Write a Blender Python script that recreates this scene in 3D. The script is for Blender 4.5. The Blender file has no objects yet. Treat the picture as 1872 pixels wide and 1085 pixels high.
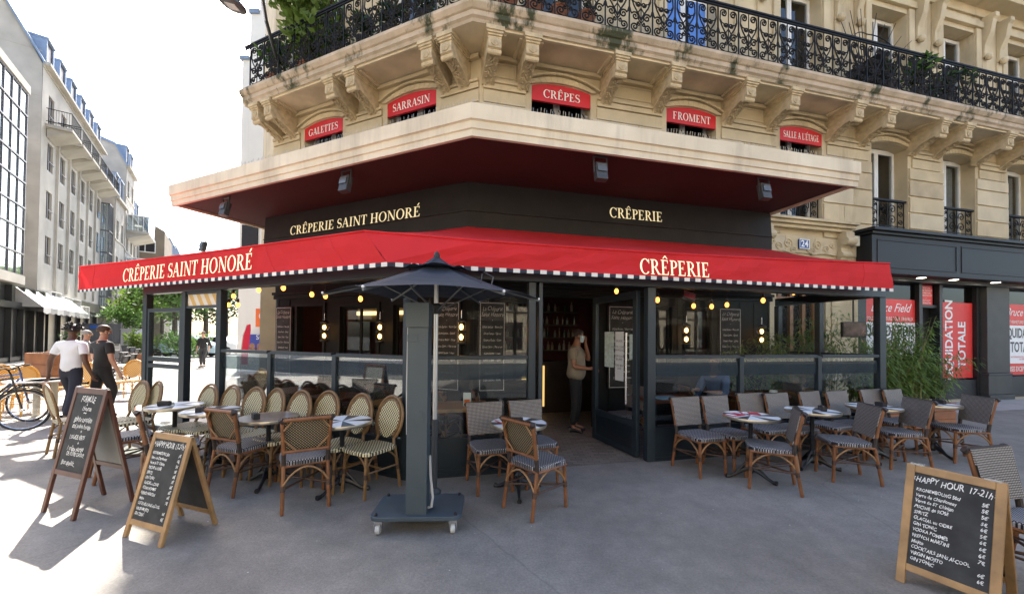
import bpy, bmesh, math, random
from mathutils import Vector, Matrix
random.seed(7)
R_ = math.radians
C = bpy.context.scene.collection
S = bpy.context.scene
# ------------------------------------------------------------------ camera, sky, sun, exposure
H = 1.65
cam = bpy.data.objects.new('camera', bpy.data.cameras.new('camera')); C.objects.link(cam)
cam.data.sensor_width = 36.0
cam.data.lens = 700.0 / 1872.0 * 36.0
cam.data.shift_y = (605.0 - 542.5) / 1872.0
cam.data.clip_end = 3000; cam.data.clip_start = 0.05
CAMM = Matrix.Translation((0, 0, H)) @ Matrix.Rotation(math.pi/2 + R_(.83), 4, 'X') @ Matrix.Rotation(R_(.54), 4, 'Z')
cam.matrix_world = CAMM
S.camera = cam
SUN_AZ = R_(-31.5)      # measured from +Y, towards +X
SUN_EL = R_(47)
W = bpy.data.worlds.new("World"); S.world = W; W.use_nodes = True
wt = W.node_tree; bg = wt.nodes['Background']
sky = wt.nodes.new('ShaderNodeTexSky'); sky.sky_type = 'NISHITA'; sky.sun_disc = False
sky.sun_elevation = SUN_EL; sky.sun_rotation = SUN_AZ
sky.dust_density = 3.0; sky.air_density = 1.0; sky.ozone_density = 1.0
wt.links.new(sky.outputs[0], bg.inputs[0]); bg.inputs[1].default_value = 0.12
sl = bpy.data.lights.new('sun', 'SUN'); sl.energy = 4.0; sl.angle = R_(.5); sl.color = (1, .94, .84)
so = bpy.data.objects.new('sun', sl); C.objects.link(so)
sd = Vector((math.sin(SUN_AZ)*math.cos(SUN_EL), math.cos(SUN_AZ)*math.cos(SUN_EL), math.sin(SUN_EL)))
so.rotation_euler = sd.to_track_quat('Z', 'Y').to_euler()
so.location = sd * 60
S.view_settings.view_transform = 'Standard'; S.view_settings.look = 'None'
S.view_settings.exposure = 2.25; S.view_settings.gamma = 1.0
S.render.engine = 'CYCLES'
S.cycles.use_denoising = True
S.cycles.max_bounces = 7; S.cycles.transparent_max_bounces = 12; S.cycles.sample_clamp_indirect = 8
S.cycles.caustics_reflective = False; S.cycles.caustics_refractive = False

# ------------------------------------------------------------------ frames: (u along the wall, n depth, z up)
TR, TL, TS = R_(13.64), R_(-23.95), R_(127.3)
MR, ML, MS = (Matrix.Rotation(t, 4, 'Z') for t in (TR, TL, TS))
I4 = Matrix.Identity(4)
def RP(u, n, z=0): return MR @ Vector((u, n, z))
def LP(u, n, z=0): return ML @ Vector((u, n, z))
def SP(u, n, z=0): return MS @ Vector((u, n, z))
def ray(px, py): return CAMM.to_3x3() @ Vector(((px-936)/700, (605-py)/700, -1))
def gp(px, py, z=0.0):                # point of the ground (or of a level at height z) seen at a photo pixel
    d = ray(px, py); t = (z - H)/d.z
    return Vector((d.x*t, d.y*t, z))
def dp(px, py, y):                    # point at depth y
    d = ray(px, py); t = y/d.y
    return Vector((d.x*t, y, H + d.z*t))
def fp(px, py, th, n):                # (u, z) on the wall plane at depth n of frame th
    d = Matrix.Rotation(-th, 3, 'Z') @ ray(px, py); t = n/d.y
    return d.x*t, H + d.z*t

# ------------------------------------------------------------------ materials
def lin(h):
    h = h.lstrip('#'); c = [int(h[i:i+2], 16)/255 for i in (0, 2, 4)]
    return tuple((x/12.92 if x <= .04045 else ((x+.055)/1.055)**2.4) for x in c)
MATS = {}
def mat(name, rgb, rough=.6, metal=0.0, var=.12, vs=6.0, bump=0.0, bs=60.0, spec=.5, emit=None, es=0, trans=0.0, hue2=None, detail=4):
    if name in MATS: return MATS[name]
    if isinstance(rgb, str): rgb = lin(rgb)
    m = bpy.data.materials.new(name); m.use_nodes = True
    nt = m.node_tree; b = nt.nodes['Principled BSDF']
    b.inputs['Roughness'].default_value = rough; b.inputs['Metallic'].default_value = metal
    b.inputs['Specular IOR Level'].default_value = spec
    b.inputs['Base Color'].default_value = (*rgb, 1)
    if var or bump or hue2:
        tc = nt.nodes.new('ShaderNodeTexCoord')
    if var or hue2:
        n = nt.nodes.new('ShaderNodeTexNoise'); n.inputs['Scale'].default_value = vs; n.inputs['Detail'].default_value = detail
        nt.links.new(tc.outputs['Object'], n.inputs['Vector'])
        r = nt.nodes.new('ShaderNodeValToRGB'); r.color_ramp.elements[0].position = .3; r.color_ramp.elements[1].position = .7
        h2 = hue2 or tuple(min(1, c*(1+var)) for c in rgb)
        h1 = tuple(c*(1-var) for c in rgb)
        r.color_ramp.elements[0].color = (*h1, 1); r.color_ramp.elements[1].color = (*h2, 1)
        nt.links.new(n.outputs['Fac'], r.inputs[0]); nt.links.new(r.outputs[0], b.inputs['Base Color'])
    if bump:
        n2 = nt.nodes.new('ShaderNodeTexNoise'); n2.inputs['Scale'].default_value = bs; n2.inputs['Detail'].default_value = 5
        nt.links.new(tc.outputs['Object'], n2.inputs['Vector'])
        bp = nt.nodes.new('ShaderNodeBump'); bp.inputs['Strength'].default_value = bump; bp.inputs['Distance'].default_value = .02
        nt.links.new(n2.outputs['Fac'], bp.inputs['Height']); nt.links.new(bp.outputs[0], b.inputs['Normal'])
    if emit:
        b.inputs['Emission Color'].default_value = (*(lin(emit) if isinstance(emit, str) else emit), 1)
        b.inputs['Emission Strength'].default_value = es
    if trans:
        out = nt.nodes['Material Output']; tr = nt.nodes.new('ShaderNodeBsdfTranslucent'); mx = nt.nodes.new('ShaderNodeMixShader')
        tr.inputs[0].default_value = (*rgb, 1); mx.inputs[0].default_value = trans
        nt.links.new(b.outputs[0], mx.inputs[1]); nt.links.new(tr.outputs[0], mx.inputs[2]); nt.links.new(mx.outputs[0], out.inputs[0])
    MATS[name] = m
    return m
def glass(name, tint=(.9, .95, .95), refl=1.0, ior=1.45, refl_paint=0.0, refl_paint_c=(.2, .25, .3), rough=0.0):
    if name in MATS: return MATS[name]
    m = bpy.data.materials.new(name); m.use_nodes = True; nt = m.node_tree
    for n in list(nt.nodes):
        if n.type != 'OUTPUT_MATERIAL': nt.nodes.remove(n)
    out = nt.nodes['Material Output']
    t = nt.nodes.new('ShaderNodeBsdfTransparent'); t.inputs[0].default_value = (*tint, 1)
    g = nt.nodes.new('ShaderNodeBsdfGlossy'); g.inputs['Roughness'].default_value = rough; g.inputs['Color'].default_value = (1, 1, 1, 1)
    lw = nt.nodes.new('ShaderNodeLayerWeight'); lw.inputs[0].default_value = .5
    pw = nt.nodes.new('ShaderNodeMath'); pw.operation = 'POWER'; pw.inputs[1].default_value = 5; nt.links.new(lw.outputs['Facing'], pw.inputs[0])
    fr = nt.nodes.new('ShaderNodeMath'); fr.operation = 'MULTIPLY_ADD'; fr.inputs[1].default_value = .955; fr.inputs[2].default_value = .045; nt.links.new(pw.outputs[0], fr.inputs[0])
    mu = nt.nodes.new('ShaderNodeMath'); mu.operation = 'MULTIPLY'; mu.inputs[1].default_value = refl; mu.use_clamp = True
    nt.links.new(fr.outputs[0], mu.inputs[0])
    mx = nt.nodes.new('ShaderNodeMixShader'); nt.links.new(mu.outputs[0], mx.inputs[0])
    base = t
    if refl_paint:
        d = nt.nodes.new('ShaderNodeBsdfDiffuse'); d.inputs[0].default_value = (*refl_paint_c, 1)
        m2 = nt.nodes.new('ShaderNodeMixShader'); m2.inputs[0].default_value = refl_paint
        nt.links.new(t.outputs[0], m2.inputs[1]); nt.links.new(d.outputs[0], m2.inputs[2]); base = m2
    nt.links.new(base.outputs[0], mx.inputs[1]); nt.links.new(g.outputs[0], mx.inputs[2]); nt.links.new(mx.outputs[0], out.inputs[0])
    MATS[name] = m
    return m
def weave(name, c1, c2, scale, mask, rough=.55, diag=False, dots=False):
    """two-colour basket weave in the part's own coordinates; mask flattens one axis"""
    m = bpy.data.materials.new(name); m.use_nodes = True; nt = m.node_tree; b = nt.nodes['Principled BSDF']
    b.inputs['Roughness'].default_value = rough
    tc = nt.nodes.new('ShaderNodeTexCoord'); mp = nt.nodes.new('ShaderNodeMapping')
    mp.inputs['Scale'].default_value = tuple(scale*k for k in mask); mp.inputs['Location'].default_value = (.37, .37, .37)
    if diag: mp.inputs['Rotation'].default_value = (0, 0, R_(45)) if mask[2] == 0 else (0, R_(45), 0)
    ck = nt.nodes.new('ShaderNodeTexChecker'); ck.inputs['Scale'].default_value = 1
    ck.inputs['Color1'].default_value = (*lin(c1), 1); ck.inputs['Color2'].default_value = (*lin(c2), 1)
    nt.links.new(tc.outputs['Object'], mp.inputs[0]); nt.links.new(mp.outputs[0], ck.inputs['Vector'])
    if dots:      # light knots on a dark ground, a quarter of the area
        sx = nt.nodes.new('ShaderNodeSeparateXYZ'); nt.links.new(mp.outputs[0], sx.inputs[0]); g = []
        for ax in [i for i in range(3) if mask[i]]:
            f = nt.nodes.new('ShaderNodeMath'); f.operation = 'FRACT'; nt.links.new(sx.outputs[ax], f.inputs[0])
            h = nt.nodes.new('ShaderNodeMath'); h.operation = 'GREATER_THAN'; h.inputs[1].default_value = dots; nt.links.new(f.outputs[0], h.inputs[0]); g.append(h)
        m_ = nt.nodes.new('ShaderNodeMath'); m_.operation = 'MULTIPLY'; nt.links.new(g[0].outputs[0], m_.inputs[0]); nt.links.new(g[1].outputs[0], m_.inputs[1])
        mc = nt.nodes.new('ShaderNodeMix'); mc.data_type = 'RGBA'; mc.inputs[6].default_value = (*lin(c2),1); mc.inputs[7].default_value = (*lin(c1),1)
        nt.links.new(m_.outputs[0], mc.inputs[0]); nt.links.new(mc.outputs[2], b.inputs['Base Color'])
    else: nt.links.new(ck.outputs['Color'], b.inputs['Base Color'])
    bp = nt.nodes.new('ShaderNodeBump'); bp.inputs['Strength'].default_value = .4; bp.inputs['Distance'].default_value = .004
    nt.links.new(ck.outputs['Fac'], bp.inputs['Height']); nt.links.new(bp.outputs[0], b.inputs['Normal'])
    MATS[name] = m
    return m

# ------------------------------------------------------------------ mesh builder
WM = {}          # object name -> world matrix of its root
class MB:
    def __init__(s, M=None): s.v = []; s.f = []; s.m = []; s.mi = 0; s.M = M or I4
    def add(s, vs, fs):
        o = len(s.v); M = s.M
        s.v += [M @ Vector(p) for p in vs]
        s.f += [tuple(i+o for i in q) for q in fs]; s.m += [s.mi]*len(fs); return s
    def quad(s, *p): return s.add(p, [tuple(range(len(p)))])
    def box(s, a, b):
        (x0, y0, z0), (x1, y1, z1) = a, b
        return s.add([(x0,y0,z0),(x1,y0,z0),(x1,y1,z0),(x0,y1,z0),(x0,y0,z1),(x1,y0,z1),(x1,y1,z1),(x0,y1,z1)],
                     [(0,3,2,1),(4,5,6,7),(0,1,5,4),(1,2,6,5),(2,3,7,6),(3,0,4,7)])
    def cbox(s, c, d, rot=None):
        o = s.M
        s.M = o @ Matrix.Translation(c) @ (rot.to_4x4() if rot else I4)
        s.box([-k/2 for k in d], [k/2 for k in d]); s.M = o; return s
    def bar(s, p, q, w, d, up=(0,0,1)):
        p, q = Vector(p), Vector(q); t = (q-p).normalized(); u = Vector(up)
        if abs(t.dot(u)) > .98: u = Vector((0,1,0))
        x = t.cross(u).normalized(); y = x.cross(t).normalized()
        x *= w/2; y *= d/2
        return s.add([p-x-y,p+x-y,p+x+y,p-x+y,q-x-y,q+x-y,q+x+y,q-x+y],[(0,3,2,1),(4,5,6,7),(0,1,5,4),(1,2,6,5),(2,3,7,6),(3,0,4,7)])
    def tube(s, pts, r, n=8, closed=False, flat=1.0):
        P = [Vector(p) for p in pts]; k = len(P); rs = r if isinstance(r, (list, tuple)) else [r]*k
        vs = []; ref = None
        for i in range(k):
            a = P[i-1] if (i or closed) else P[i]; b = P[(i+1) % k] if (i < k-1 or closed) else P[i]
            t = (b-a)
            t = t.normalized() if t.length > 1e-9 else Vector((0,0,1))
            if ref is None:
                ref = Vector((0,0,1)) if abs(t.z) < .9 else Vector((0,1,0))
            x = t.cross(ref)
            if x.length < 1e-4: x = t.cross(Vector((1,0,0)))
            x.normalize(); y = x.cross(t).normalized(); ref = y
            for j in range(n):
                a_ = 2*math.pi*j/n
                vs.append(P[i] + x*(rs[i]*math.cos(a_)*flat) + y*(rs[i]*math.sin(a_)))
        fs = []
        for i in range(k if closed else k-1):
            i2 = (i+1) % k
            for j in range(n): fs.append((i*n+j, i*n+(j+1)%n, i2*n+(j+1)%n, i2*n+j))
        if not closed: fs += [tuple(range(n-1,-1,-1)), tuple(range((k-1)*n, k*n))]
        return s.add(vs, fs)
    def lathe(s, prof, n=20, c=(0,0,0), a0=0, a1=2*math.pi):
        full = abs(a1-a0-2*math.pi) < 1e-6; k = n if full else n+1
        vs = []
        for r, z in prof:
            for j in range(k):
                a = a0+(a1-a0)*j/n; vs.append((c[0]+r*math.cos(a), c[1]+r*math.sin(a), c[2]+z))
        fs = []
        for i in range(len(prof)-1):
            for j in range(n):
                j2 = (j+1) % k
                fs.append((i*k+j, i*k+j2, (i+1)*k+j2, (i+1)*k+j))
        if full:
            if prof[0][0] > 1e-4: fs.append(tuple(range(k-1,-1,-1)))
            if prof[-1][0] > 1e-4: fs.append(tuple(range((len(prof)-1)*k, len(prof)*k)))
        return s.add(vs, fs)
    def sphere(s, c, r, n=12, m=8):
        r = r if isinstance(r, (tuple, list)) else (r,r,r); o = s.M
        s.M = o @ Matrix.Translation(c) @ Matrix.Diagonal((*r, 1))
        s.lathe([(max(1e-5, math.sin(math.pi*i/m)), -math.cos(math.pi*i/m)) for i in range(m+1)], n); s.M = o; return s
    def prism(s, poly, o, ux, uy, d):
        """poly in the plane (ux, uy) at o, thickened along the vector d"""
        o, ux, uy, d = map(Vector, (o, ux, uy, d)); k = len(poly)
        a = [o+ux*x+uy*y for x, y in poly]
        return s.add(a+[p+d for p in a], [tuple(range(k)), tuple(range(2*k-1, k-1, -1))]+[(i,(i+1)%k,k+(i+1)%k,k+i) for i in range(k)])
    def sweep(s, path, prof, closed_prof=False, caps=True):
        """profile [(out, z)] carried along a plan polyline [(x, y)] with mitred corners; out is to the right of travel"""
        P = [Vector((p[0], p[1])) for p in path]; k = len(P); m = len(prof); vs = []
        for i in range(k):
            d1 = (P[i]-P[i-1]).normalized() if i else (P[1]-P[0]).normalized()
            d2 = (P[i+1]-P[i]).normalized() if i < k-1 else d1
            n1 = Vector((d1.y, -d1.x)); n2 = Vector((d2.y, -d2.x)); mt = (n1+n2); mt = mt/(mt.dot(n1))
            for o, z in prof: q = P[i]+mt*o; vs.append((q.x, q.y, z))
        fs = []; mm = m if closed_prof else m-1
        for i in range(k-1):
            for j in range(mm): fs.append((i*m+j, i*m+(j+1)%m, (i+1)*m+(j+1)%m, (i+1)*m+j))
        if closed_prof and caps: fs += [tuple(range(m-1,-1,-1)), tuple(range((k-1)*m, k*m))]
        return s.add(vs, fs)
    def wall(s, u0, u1, z0, z1, n, ops, rev, us=(), zs=()):
        """a wall sheet at depth n with openings (a, b, c, d) = u0, u1, z0, z1 and reveals going back by rev"""
        U = sorted({round(x, 5) for x in [u0, u1, *us, *(k for o in ops for k in o[:2])] if u0-1e-6 <= x <= u1+1e-6})
        Z = sorted({round(x, 5) for x in [z0, z1, *zs, *(k for o in ops for k in o[2:4])] if z0-1e-6 <= x <= z1+1e-6})
        for a, b in zip(U, U[1:]):
            for c, d in zip(Z, Z[1:]):
                x, y = (a+b)/2, (c+d)/2
                if any(o[0] < x < o[1] and o[2] < y < o[3] for o in ops): continue
                s.quad((a,n,c),(b,n,c),(b,n,d),(a,n,d))
        for a, b, c, d in [o[:4] for o in ops]:
            m = n+rev
            s.quad((a,n,c),(a,m,c),(a,m,d),(a,n,d)); s.quad((b,n,c),(b,n,d),(b,m,d),(b,m,c))
            s.quad((a,n,d),(a,m,d),(b,m,d),(b,n,d)); s.quad((a,n,c),(b,n,c),(b,m,c),(a,m,c))
        return s
    def build(s, name, mats, parent=None, smooth=False, world=False, bevel=0, auto=False):
        me = bpy.data.meshes.new(name)
        W_ = WM.get(parent.name, I4) if parent else I4
        iv = W_.inverted() if world else I4
        me.from_pydata([iv @ v for v in s.v], [], s.f); me.validate()
        for m in (mats if isinstance(mats, (list, tuple)) else [mats]): me.materials.append(m)
        if len(me.polygons) == len(s.m): me.polygons.foreach_set('material_index', s.m)
        bm = bmesh.new(); bm.from_mesh(me); bmesh.ops.recalc_face_normals(bm, faces=bm.faces); bm.to_mesh(me); bm.free()
        if smooth: me.polygons.foreach_set('use_smooth', [True]*len(me.polygons))
        o = bpy.data.objects.new(name, me); C.objects.link(o)
        if smooth == 'auto':
            me.set_sharp_from_angle(angle=R_(35))
        if parent: o.parent = parent
        WM[o.name] = W_
        if bevel:
            md = o.modifiers.new('bevel', 'BEVEL'); md.width = bevel; md.segments = 2; md.limit_method = 'ANGLE'; md.angle_limit = R_(40)
        return o
def tag(o, label, cat, group=None, kind=None):
    if label: o['label'] = label
    if cat: o['category'] = cat
    if group: o['group'] = group
    if kind: o['kind'] = kind
    return o
def thing(name, label, cat, loc=(0,0,0), rz=0, group=None, scale=1):
    o = bpy.data.objects.new(name, None); C.objects.link(o); o.location = loc; o.rotation_euler = (0,0,rz); o.scale = (scale,)*3
    o.empty_display_size = .1
    WM[o.name] = Matrix.Translation(loc) @ Matrix.Rotation(rz, 4, 'Z') @ Matrix.Scale(scale, 4)
    return tag(o, label, cat, group)
def structure(o): o['kind'] = 'structure'; return o
KIDS = {}
def copy_tree(o, loc, rz, label=None, group=None, scale=None):
    r = o.copy(); C.objects.link(r); r.location = loc; r.rotation_euler = (0,0,rz)
    if scale: r.scale = (scale,)*3
    WM[r.name] = Matrix.Translation(loc) @ Matrix.Rotation(rz, 4, 'Z')
    if label: r['label'] = label
    if group: r['group'] = group
    def rec(src, dst):
        for ch in src.children:
            c = ch.copy(); C.objects.link(c); c.parent = dst; WM[c.name] = WM[r.name]; rec(ch, c)
    rec(o, r)
    return r
def part_copy(o, M, parent):
    c = o.copy(); C.objects.link(c); c.parent = parent; c.matrix_local = WM.get(parent.name, I4).inverted() @ M
    for ch in o.children:
        d = ch.copy(); C.objects.link(d); d.parent = c
    return c
def text(body, size, M, m, parent=None, align='CENTER', name='lettering', shear=0, off=0, sp=1, lsp=1, sx=1):
    cu = bpy.data.curves.new(name, 'FONT'); cu.body = body; cu.size = size; cu.align_x = align; cu.align_y = 'CENTER'
    cu.shear = shear; cu.offset = off; cu.space_character = sp; cu.space_line = lsp
    cu.materials.append(m); cu.resolution_u = 3
    o = bpy.data.objects.new(name, cu); C.objects.link(o)
    if parent: o.parent = parent
    o.matrix_local = WM.get(parent.name, I4).inverted() @ M @ Matrix.Diagonal((sx, 1, 1, 1)) if parent else M
    return o
def wallM(frame, u, n, z, out=0.0):   # text plane on a wall of the frame, facing the street (local x along the wall, y up)
    return frame @ Matrix.Translation((u, n-out, z)) @ Matrix.Rotation(math.pi/2, 4, 'X')

# ------------------------------------------------------------------ serif capitals
def glyph(ch):
    T, t, s, sh = .155, .06, .085, .05; P = []
    def rc(x0, x1, y0, y1): P.append([(x0,y0),(x1,y0),(x1,y1),(x0,y1)])
    def stem(x, w=T, top=True, bot=True):
        rc(x-w/2, x+w/2, 0, 1)
        if bot: rc(x-w/2-s, x+w/2+s, 0, sh)
        if top: rc(x-w/2-s, x+w/2+s, 1-sh, 1)
    def diag(x0, y0, x1, y1, w): P.append([(x0-w/2,y0),(x0+w/2,y0),(x1+w/2,y1),(x1-w/2,y1)])
    def arc(cx, cy, rx, ry, tx, ty, a0, a1, n=20):
        q = [(R_(a0+(a1-a0)*i/n)) for i in range(n+1)]
        for a, b in zip(q, q[1:]):
            P.append([(cx+rx*math.cos(a),cy+ry*math.sin(a)),(cx+rx*math.cos(b),cy+ry*math.sin(b)),
                      (cx+(rx-tx)*math.cos(b),cy+(ry-ty)*math.sin(b)),(cx+(rx-tx)*math.cos(a),cy+(ry-ty)*math.sin(a))])
    b = {'É':'E', 'Ê':'E'}.get(ch, ch)
    if b == 'I': stem(.22); w = .44
    elif b in 'EFL':
        stem(.22)
        if b != 'L': rc(.22,.64,1-t,1); P.append([(.60,.78),(.64,.78),(.64,1),(.57,1)]); rc(.22,.5,.5-t/2,.5+t/2); rc(.465,.5,.39,.61)
        if b != 'F': rc(.22,.66,0,t); P.append([(.64,.25),(.69,.25),(.66,0),(.58,0)])
        w = .76
    elif b == 'T': stem(.35, top=False); rc(.02,.68,1-t,1); P.append([(.02,.76),(.06,.76),(.09,1),(.02,1)]); P.append([(.64,.76),(.68,.76),(.68,1),(.61,1)]); w = .7
    elif b == 'H': stem(.22); stem(.74); rc(.22,.74,.5-t/2,.5+t/2); w = .96
    elif b == 'N': stem(.2, t, False, True); stem(.8, t, True, False); diag(.8,0,.2,1,T*1.1); rc(.04,.2,1-sh,1); w = .98
    elif b == 'M': stem(.18, t, False, True); stem(.96, T, True, True); diag(.55,0,.2,1,T); diag(.55,0,.93,1,t); rc(.03,.2,1-sh,1); w = 1.16
    elif b == 'A': diag(.12,0,.42,1,t*1.1); diag(.72,0,.42,1,T*1.05); rc(.22,.62,.32,.32+t); rc(.0,.25,0,sh); rc(.56,.87,0,sh); w = .86
    elif b == 'O': arc(.46,.5,.43,.52,.16,.055,0,360,32); w = .92
    elif b == 'C': arc(.46,.5,.43,.52,.16,.055,42,318,26); rc(.74,.79,.7,1); w = .84
    elif b == 'G': arc(.46,.5,.43,.52,.16,.055,42,330,26); rc(.74,.79,.7,1); rc(.66,.81,.08,.44); rc(.56,.9,.41,.46); w = .94
    elif b in 'PR':
        stem(.22); arc(.36,.735,.31,.265,.15,.055,-90,90,14); rc(.22,.37,1-.055,1); rc(.22,.37,.47,.525)
        if b == 'R': diag(.74,0,.42,.5,T); rc(.62,.88,0,sh)
        w = .68 if b == 'P' else .86
    elif b == 'S':
        c = []
        for i in range(25):
            k = i/24
            if k < .5: a = R_(40+230*k*2); c.append((.32+.22*math.cos(a), .745+.225*math.sin(a)))
            else: a = R_(90-230*(k-.5)*2); c.append((.32+.24*math.cos(a), .265+.24*math.sin(a)))
        for i in range(24):
            (x0,y0),(x1,y1) = c[i], c[i+1]; k = (i+.5)/24
            th = .05+.11*math.exp(-((k-.5)/.2)**2)+.03*math.exp(-((k-.25)/.1)**2)+.03*math.exp(-((k-.75)/.1)**2)
            dx, dy = x1-x0, y1-y0; L = math.hypot(dx,dy) or 1; nx, ny = -dy/L*th/2, dx/L*th/2; ex, ey = dx*.15, dy*.15
            P.append([(x0+nx-ex,y0+ny-ey),(x1+nx+ex,y1+ny+ey),(x1-nx+ex,y1-ny+ey),(x0-nx-ex,y0-ny-ey)])
        rc(.49,.53,.72,1); rc(.08,.12,0,.28); w = .64
    elif b == "'": P.append([(.06,1.02),(.18,1.02),(.11,.68)]); w = .22
    else: w = .36
    if ch == 'É': P.append([(.38,1.08),(.5,1.08),(.64,1.3),(.52,1.3)])
    if ch == 'Ê': P.append([(.2,1.08),(.28,1.08),(.44,1.22),(.42,1.31)]); P.append([(.56,1.08),(.64,1.08),(.44,1.31),(.42,1.22)])
    return P, w
def serif(s, h, width, M, m, parent, name='lettering', bold=0.0):
    """serif capitals of cap height h fitted to width, centred on M (x along, y up, facing +z)"""
    tot = sum(glyph(c)[1] for c in s)*h; k = width/tot
    mb = MB(M); x = -width/2; lift = 0.0
    for c in s:
        P, w = glyph(c)
        for p in P:
            lift += .00012
            mb.add([(x+px*h*k, (py-.5)*h, .003+lift % .003) for px, py in p], [tuple(range(len(p)))])
        x += w*h*k
    return mb.build(name, m, parent, world=True)
def leaf_cloud(mb, c, r, n, size, clumps=10, aspect=2.2, up=.3, droop=0.0, core=.25):
    """n leaf faces in clumps spread through an ellipsoid"""
    cs = []
    for i in range(clumps):
        d = Vector((random.gauss(0,1), random.gauss(0,1), random.gauss(0,1))).normalized()*random.uniform(core, .85)
        cs.append(Vector((c[0]+d.x*r[0], c[1]+d.y*r[1], c[2]+d.z*r[2])))
    rr = min(r)*(.75 if clumps > 1 else 1)
    for i in range(n):
        k = random.choice(cs); d = Vector((random.gauss(0,1), random.gauss(0,1), random.gauss(0,1))).normalized()*(random.random()**.5)*rr*.62
        p = k+d; t = (d.normalized()*.6+Vector((random.uniform(-1,1), random.uniform(-1,1), random.uniform(-.6,.8)+up-droop))).normalized()
        w = t.cross(Vector((random.uniform(-1,1), random.uniform(-1,1), random.uniform(-1,1)))).normalized()
        s = size*random.uniform(.6, 1.3); w = w*(s/aspect/2); e = p+t*s; mid = p+t*(s*.45)
        mb.add([p, mid+w, e, mid-w], [(0,1,2,3)])
    return mb
# ------------------------------------------------------------------ shared materials
STONE = mat('limestone', (.525,.43,.275), .85, var=.16, vs=1.3, bump=.25, bs=45, detail=8)
STONE_D = mat('limestone_carved', (.52,.415,.26), .88, var=.22, vs=9, bump=.6, bs=60, detail=8)
SLABST = mat('weathered_balcony_stone', (.50,.40,.275), .88, var=.25, vs=3.2, bump=.4, bs=40, hue2=(.57,.455,.34), detail=9)
def stain(m, colr, scale, lo, hi, zs=.35):
    nt = m.node_tree; b = nt.nodes['Principled BSDF']; src = b.inputs['Base Color'].links[0].from_socket
    tc = nt.nodes.new('ShaderNodeTexCoord'); mp = nt.nodes.new('ShaderNodeMapping'); mp.inputs['Scale'].default_value = (1,1,zs); n = nt.nodes.new('ShaderNodeTexNoise'); n.inputs['Scale'].default_value = scale; n.inputs['Detail'].default_value = 9; n.inputs['Roughness'].default_value = .68
    r = nt.nodes.new('ShaderNodeValToRGB'); r.color_ramp.elements[0].position = lo; r.color_ramp.elements[1].position = hi; mx = nt.nodes.new('ShaderNodeMix'); mx.data_type = 'RGBA'; mx.inputs[7].default_value = (*colr,1)
    nt.links.new(tc.outputs['Object'], mp.inputs[0]); nt.links.new(mp.outputs[0], n.inputs['Vector']); nt.links.new(n.outputs['Fac'], r.inputs[0]); nt.links.new(r.outputs[0], mx.inputs[0]); nt.links.new(src, mx.inputs[6]); nt.links.new(mx.outputs[2], b.inputs['Base Color'])
stain(SLABST, (.055,.06,.03), 1.3, .55, .62); stain(STONE, (.24,.18,.11), .9, .56, .74, .2)
PATCH = mat('worn_pale_paving', (.34,.33,.315), .85, var=.14, vs=1.4, bump=.1, bs=30, detail=8)
SOFFST = mat('soffit_stone', (.62,.52,.36), .88, var=.2, vs=2)
IRON = mat('black_iron', (.008,.008,.009), .6, var=.2, vs=20, spec=.25)
WHITEF = mat('white_window_paint', (.72,.72,.70), .45, var=.06)
PANE = glass('window_pane', (.55,.6,.62), 1.6, 1.5)
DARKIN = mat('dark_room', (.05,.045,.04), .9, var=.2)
TEAL = mat('dark_slate_paint', lin('#202c34'), .42, var=.1, vs=5)
TEALD = mat('dark_teal_panel', lin('#17222a'), .38, var=.14, vs=4)
REDF = mat('red_awning_cloth', (.74,.022,.026), .8, var=.07, vs=2.2, bump=.08, bs=25, trans=.3)
CREAM = mat('cream_letters', (.92,.86,.58), .6, var=.03, emit=(.9,.78,.45), es=.12)  # faint emission added so the cream letters look lit
BANDF = mat('black_fascia_cloth', (.015,.0135,.0125), .8, var=.2, vs=3, bump=.1, bs=20)
MOSS = mat('moss', (.06,.075,.025), .95, var=.4, vs=18)
FAC = [LP(-9.65,6.45).xy, None, RP(40,7.3).xy]
def isect(nL, nR):
    # plan point where the left and the right wall planes at those depths meet
    a1 = Matrix(((-math.sin(TL), math.cos(TL)), (-math.sin(TR), math.cos(TR))))
    return a1.inverted() @ Vector((nL, nR))
FC = isect(6.45, 7.3); FAC[1] = FC
def uR(p): return (MR.inverted() @ Vector((p[0],p[1],0))).x
def uL(p): return (ML.inverted() @ Vector((p[0],p[1],0))).x

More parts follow.
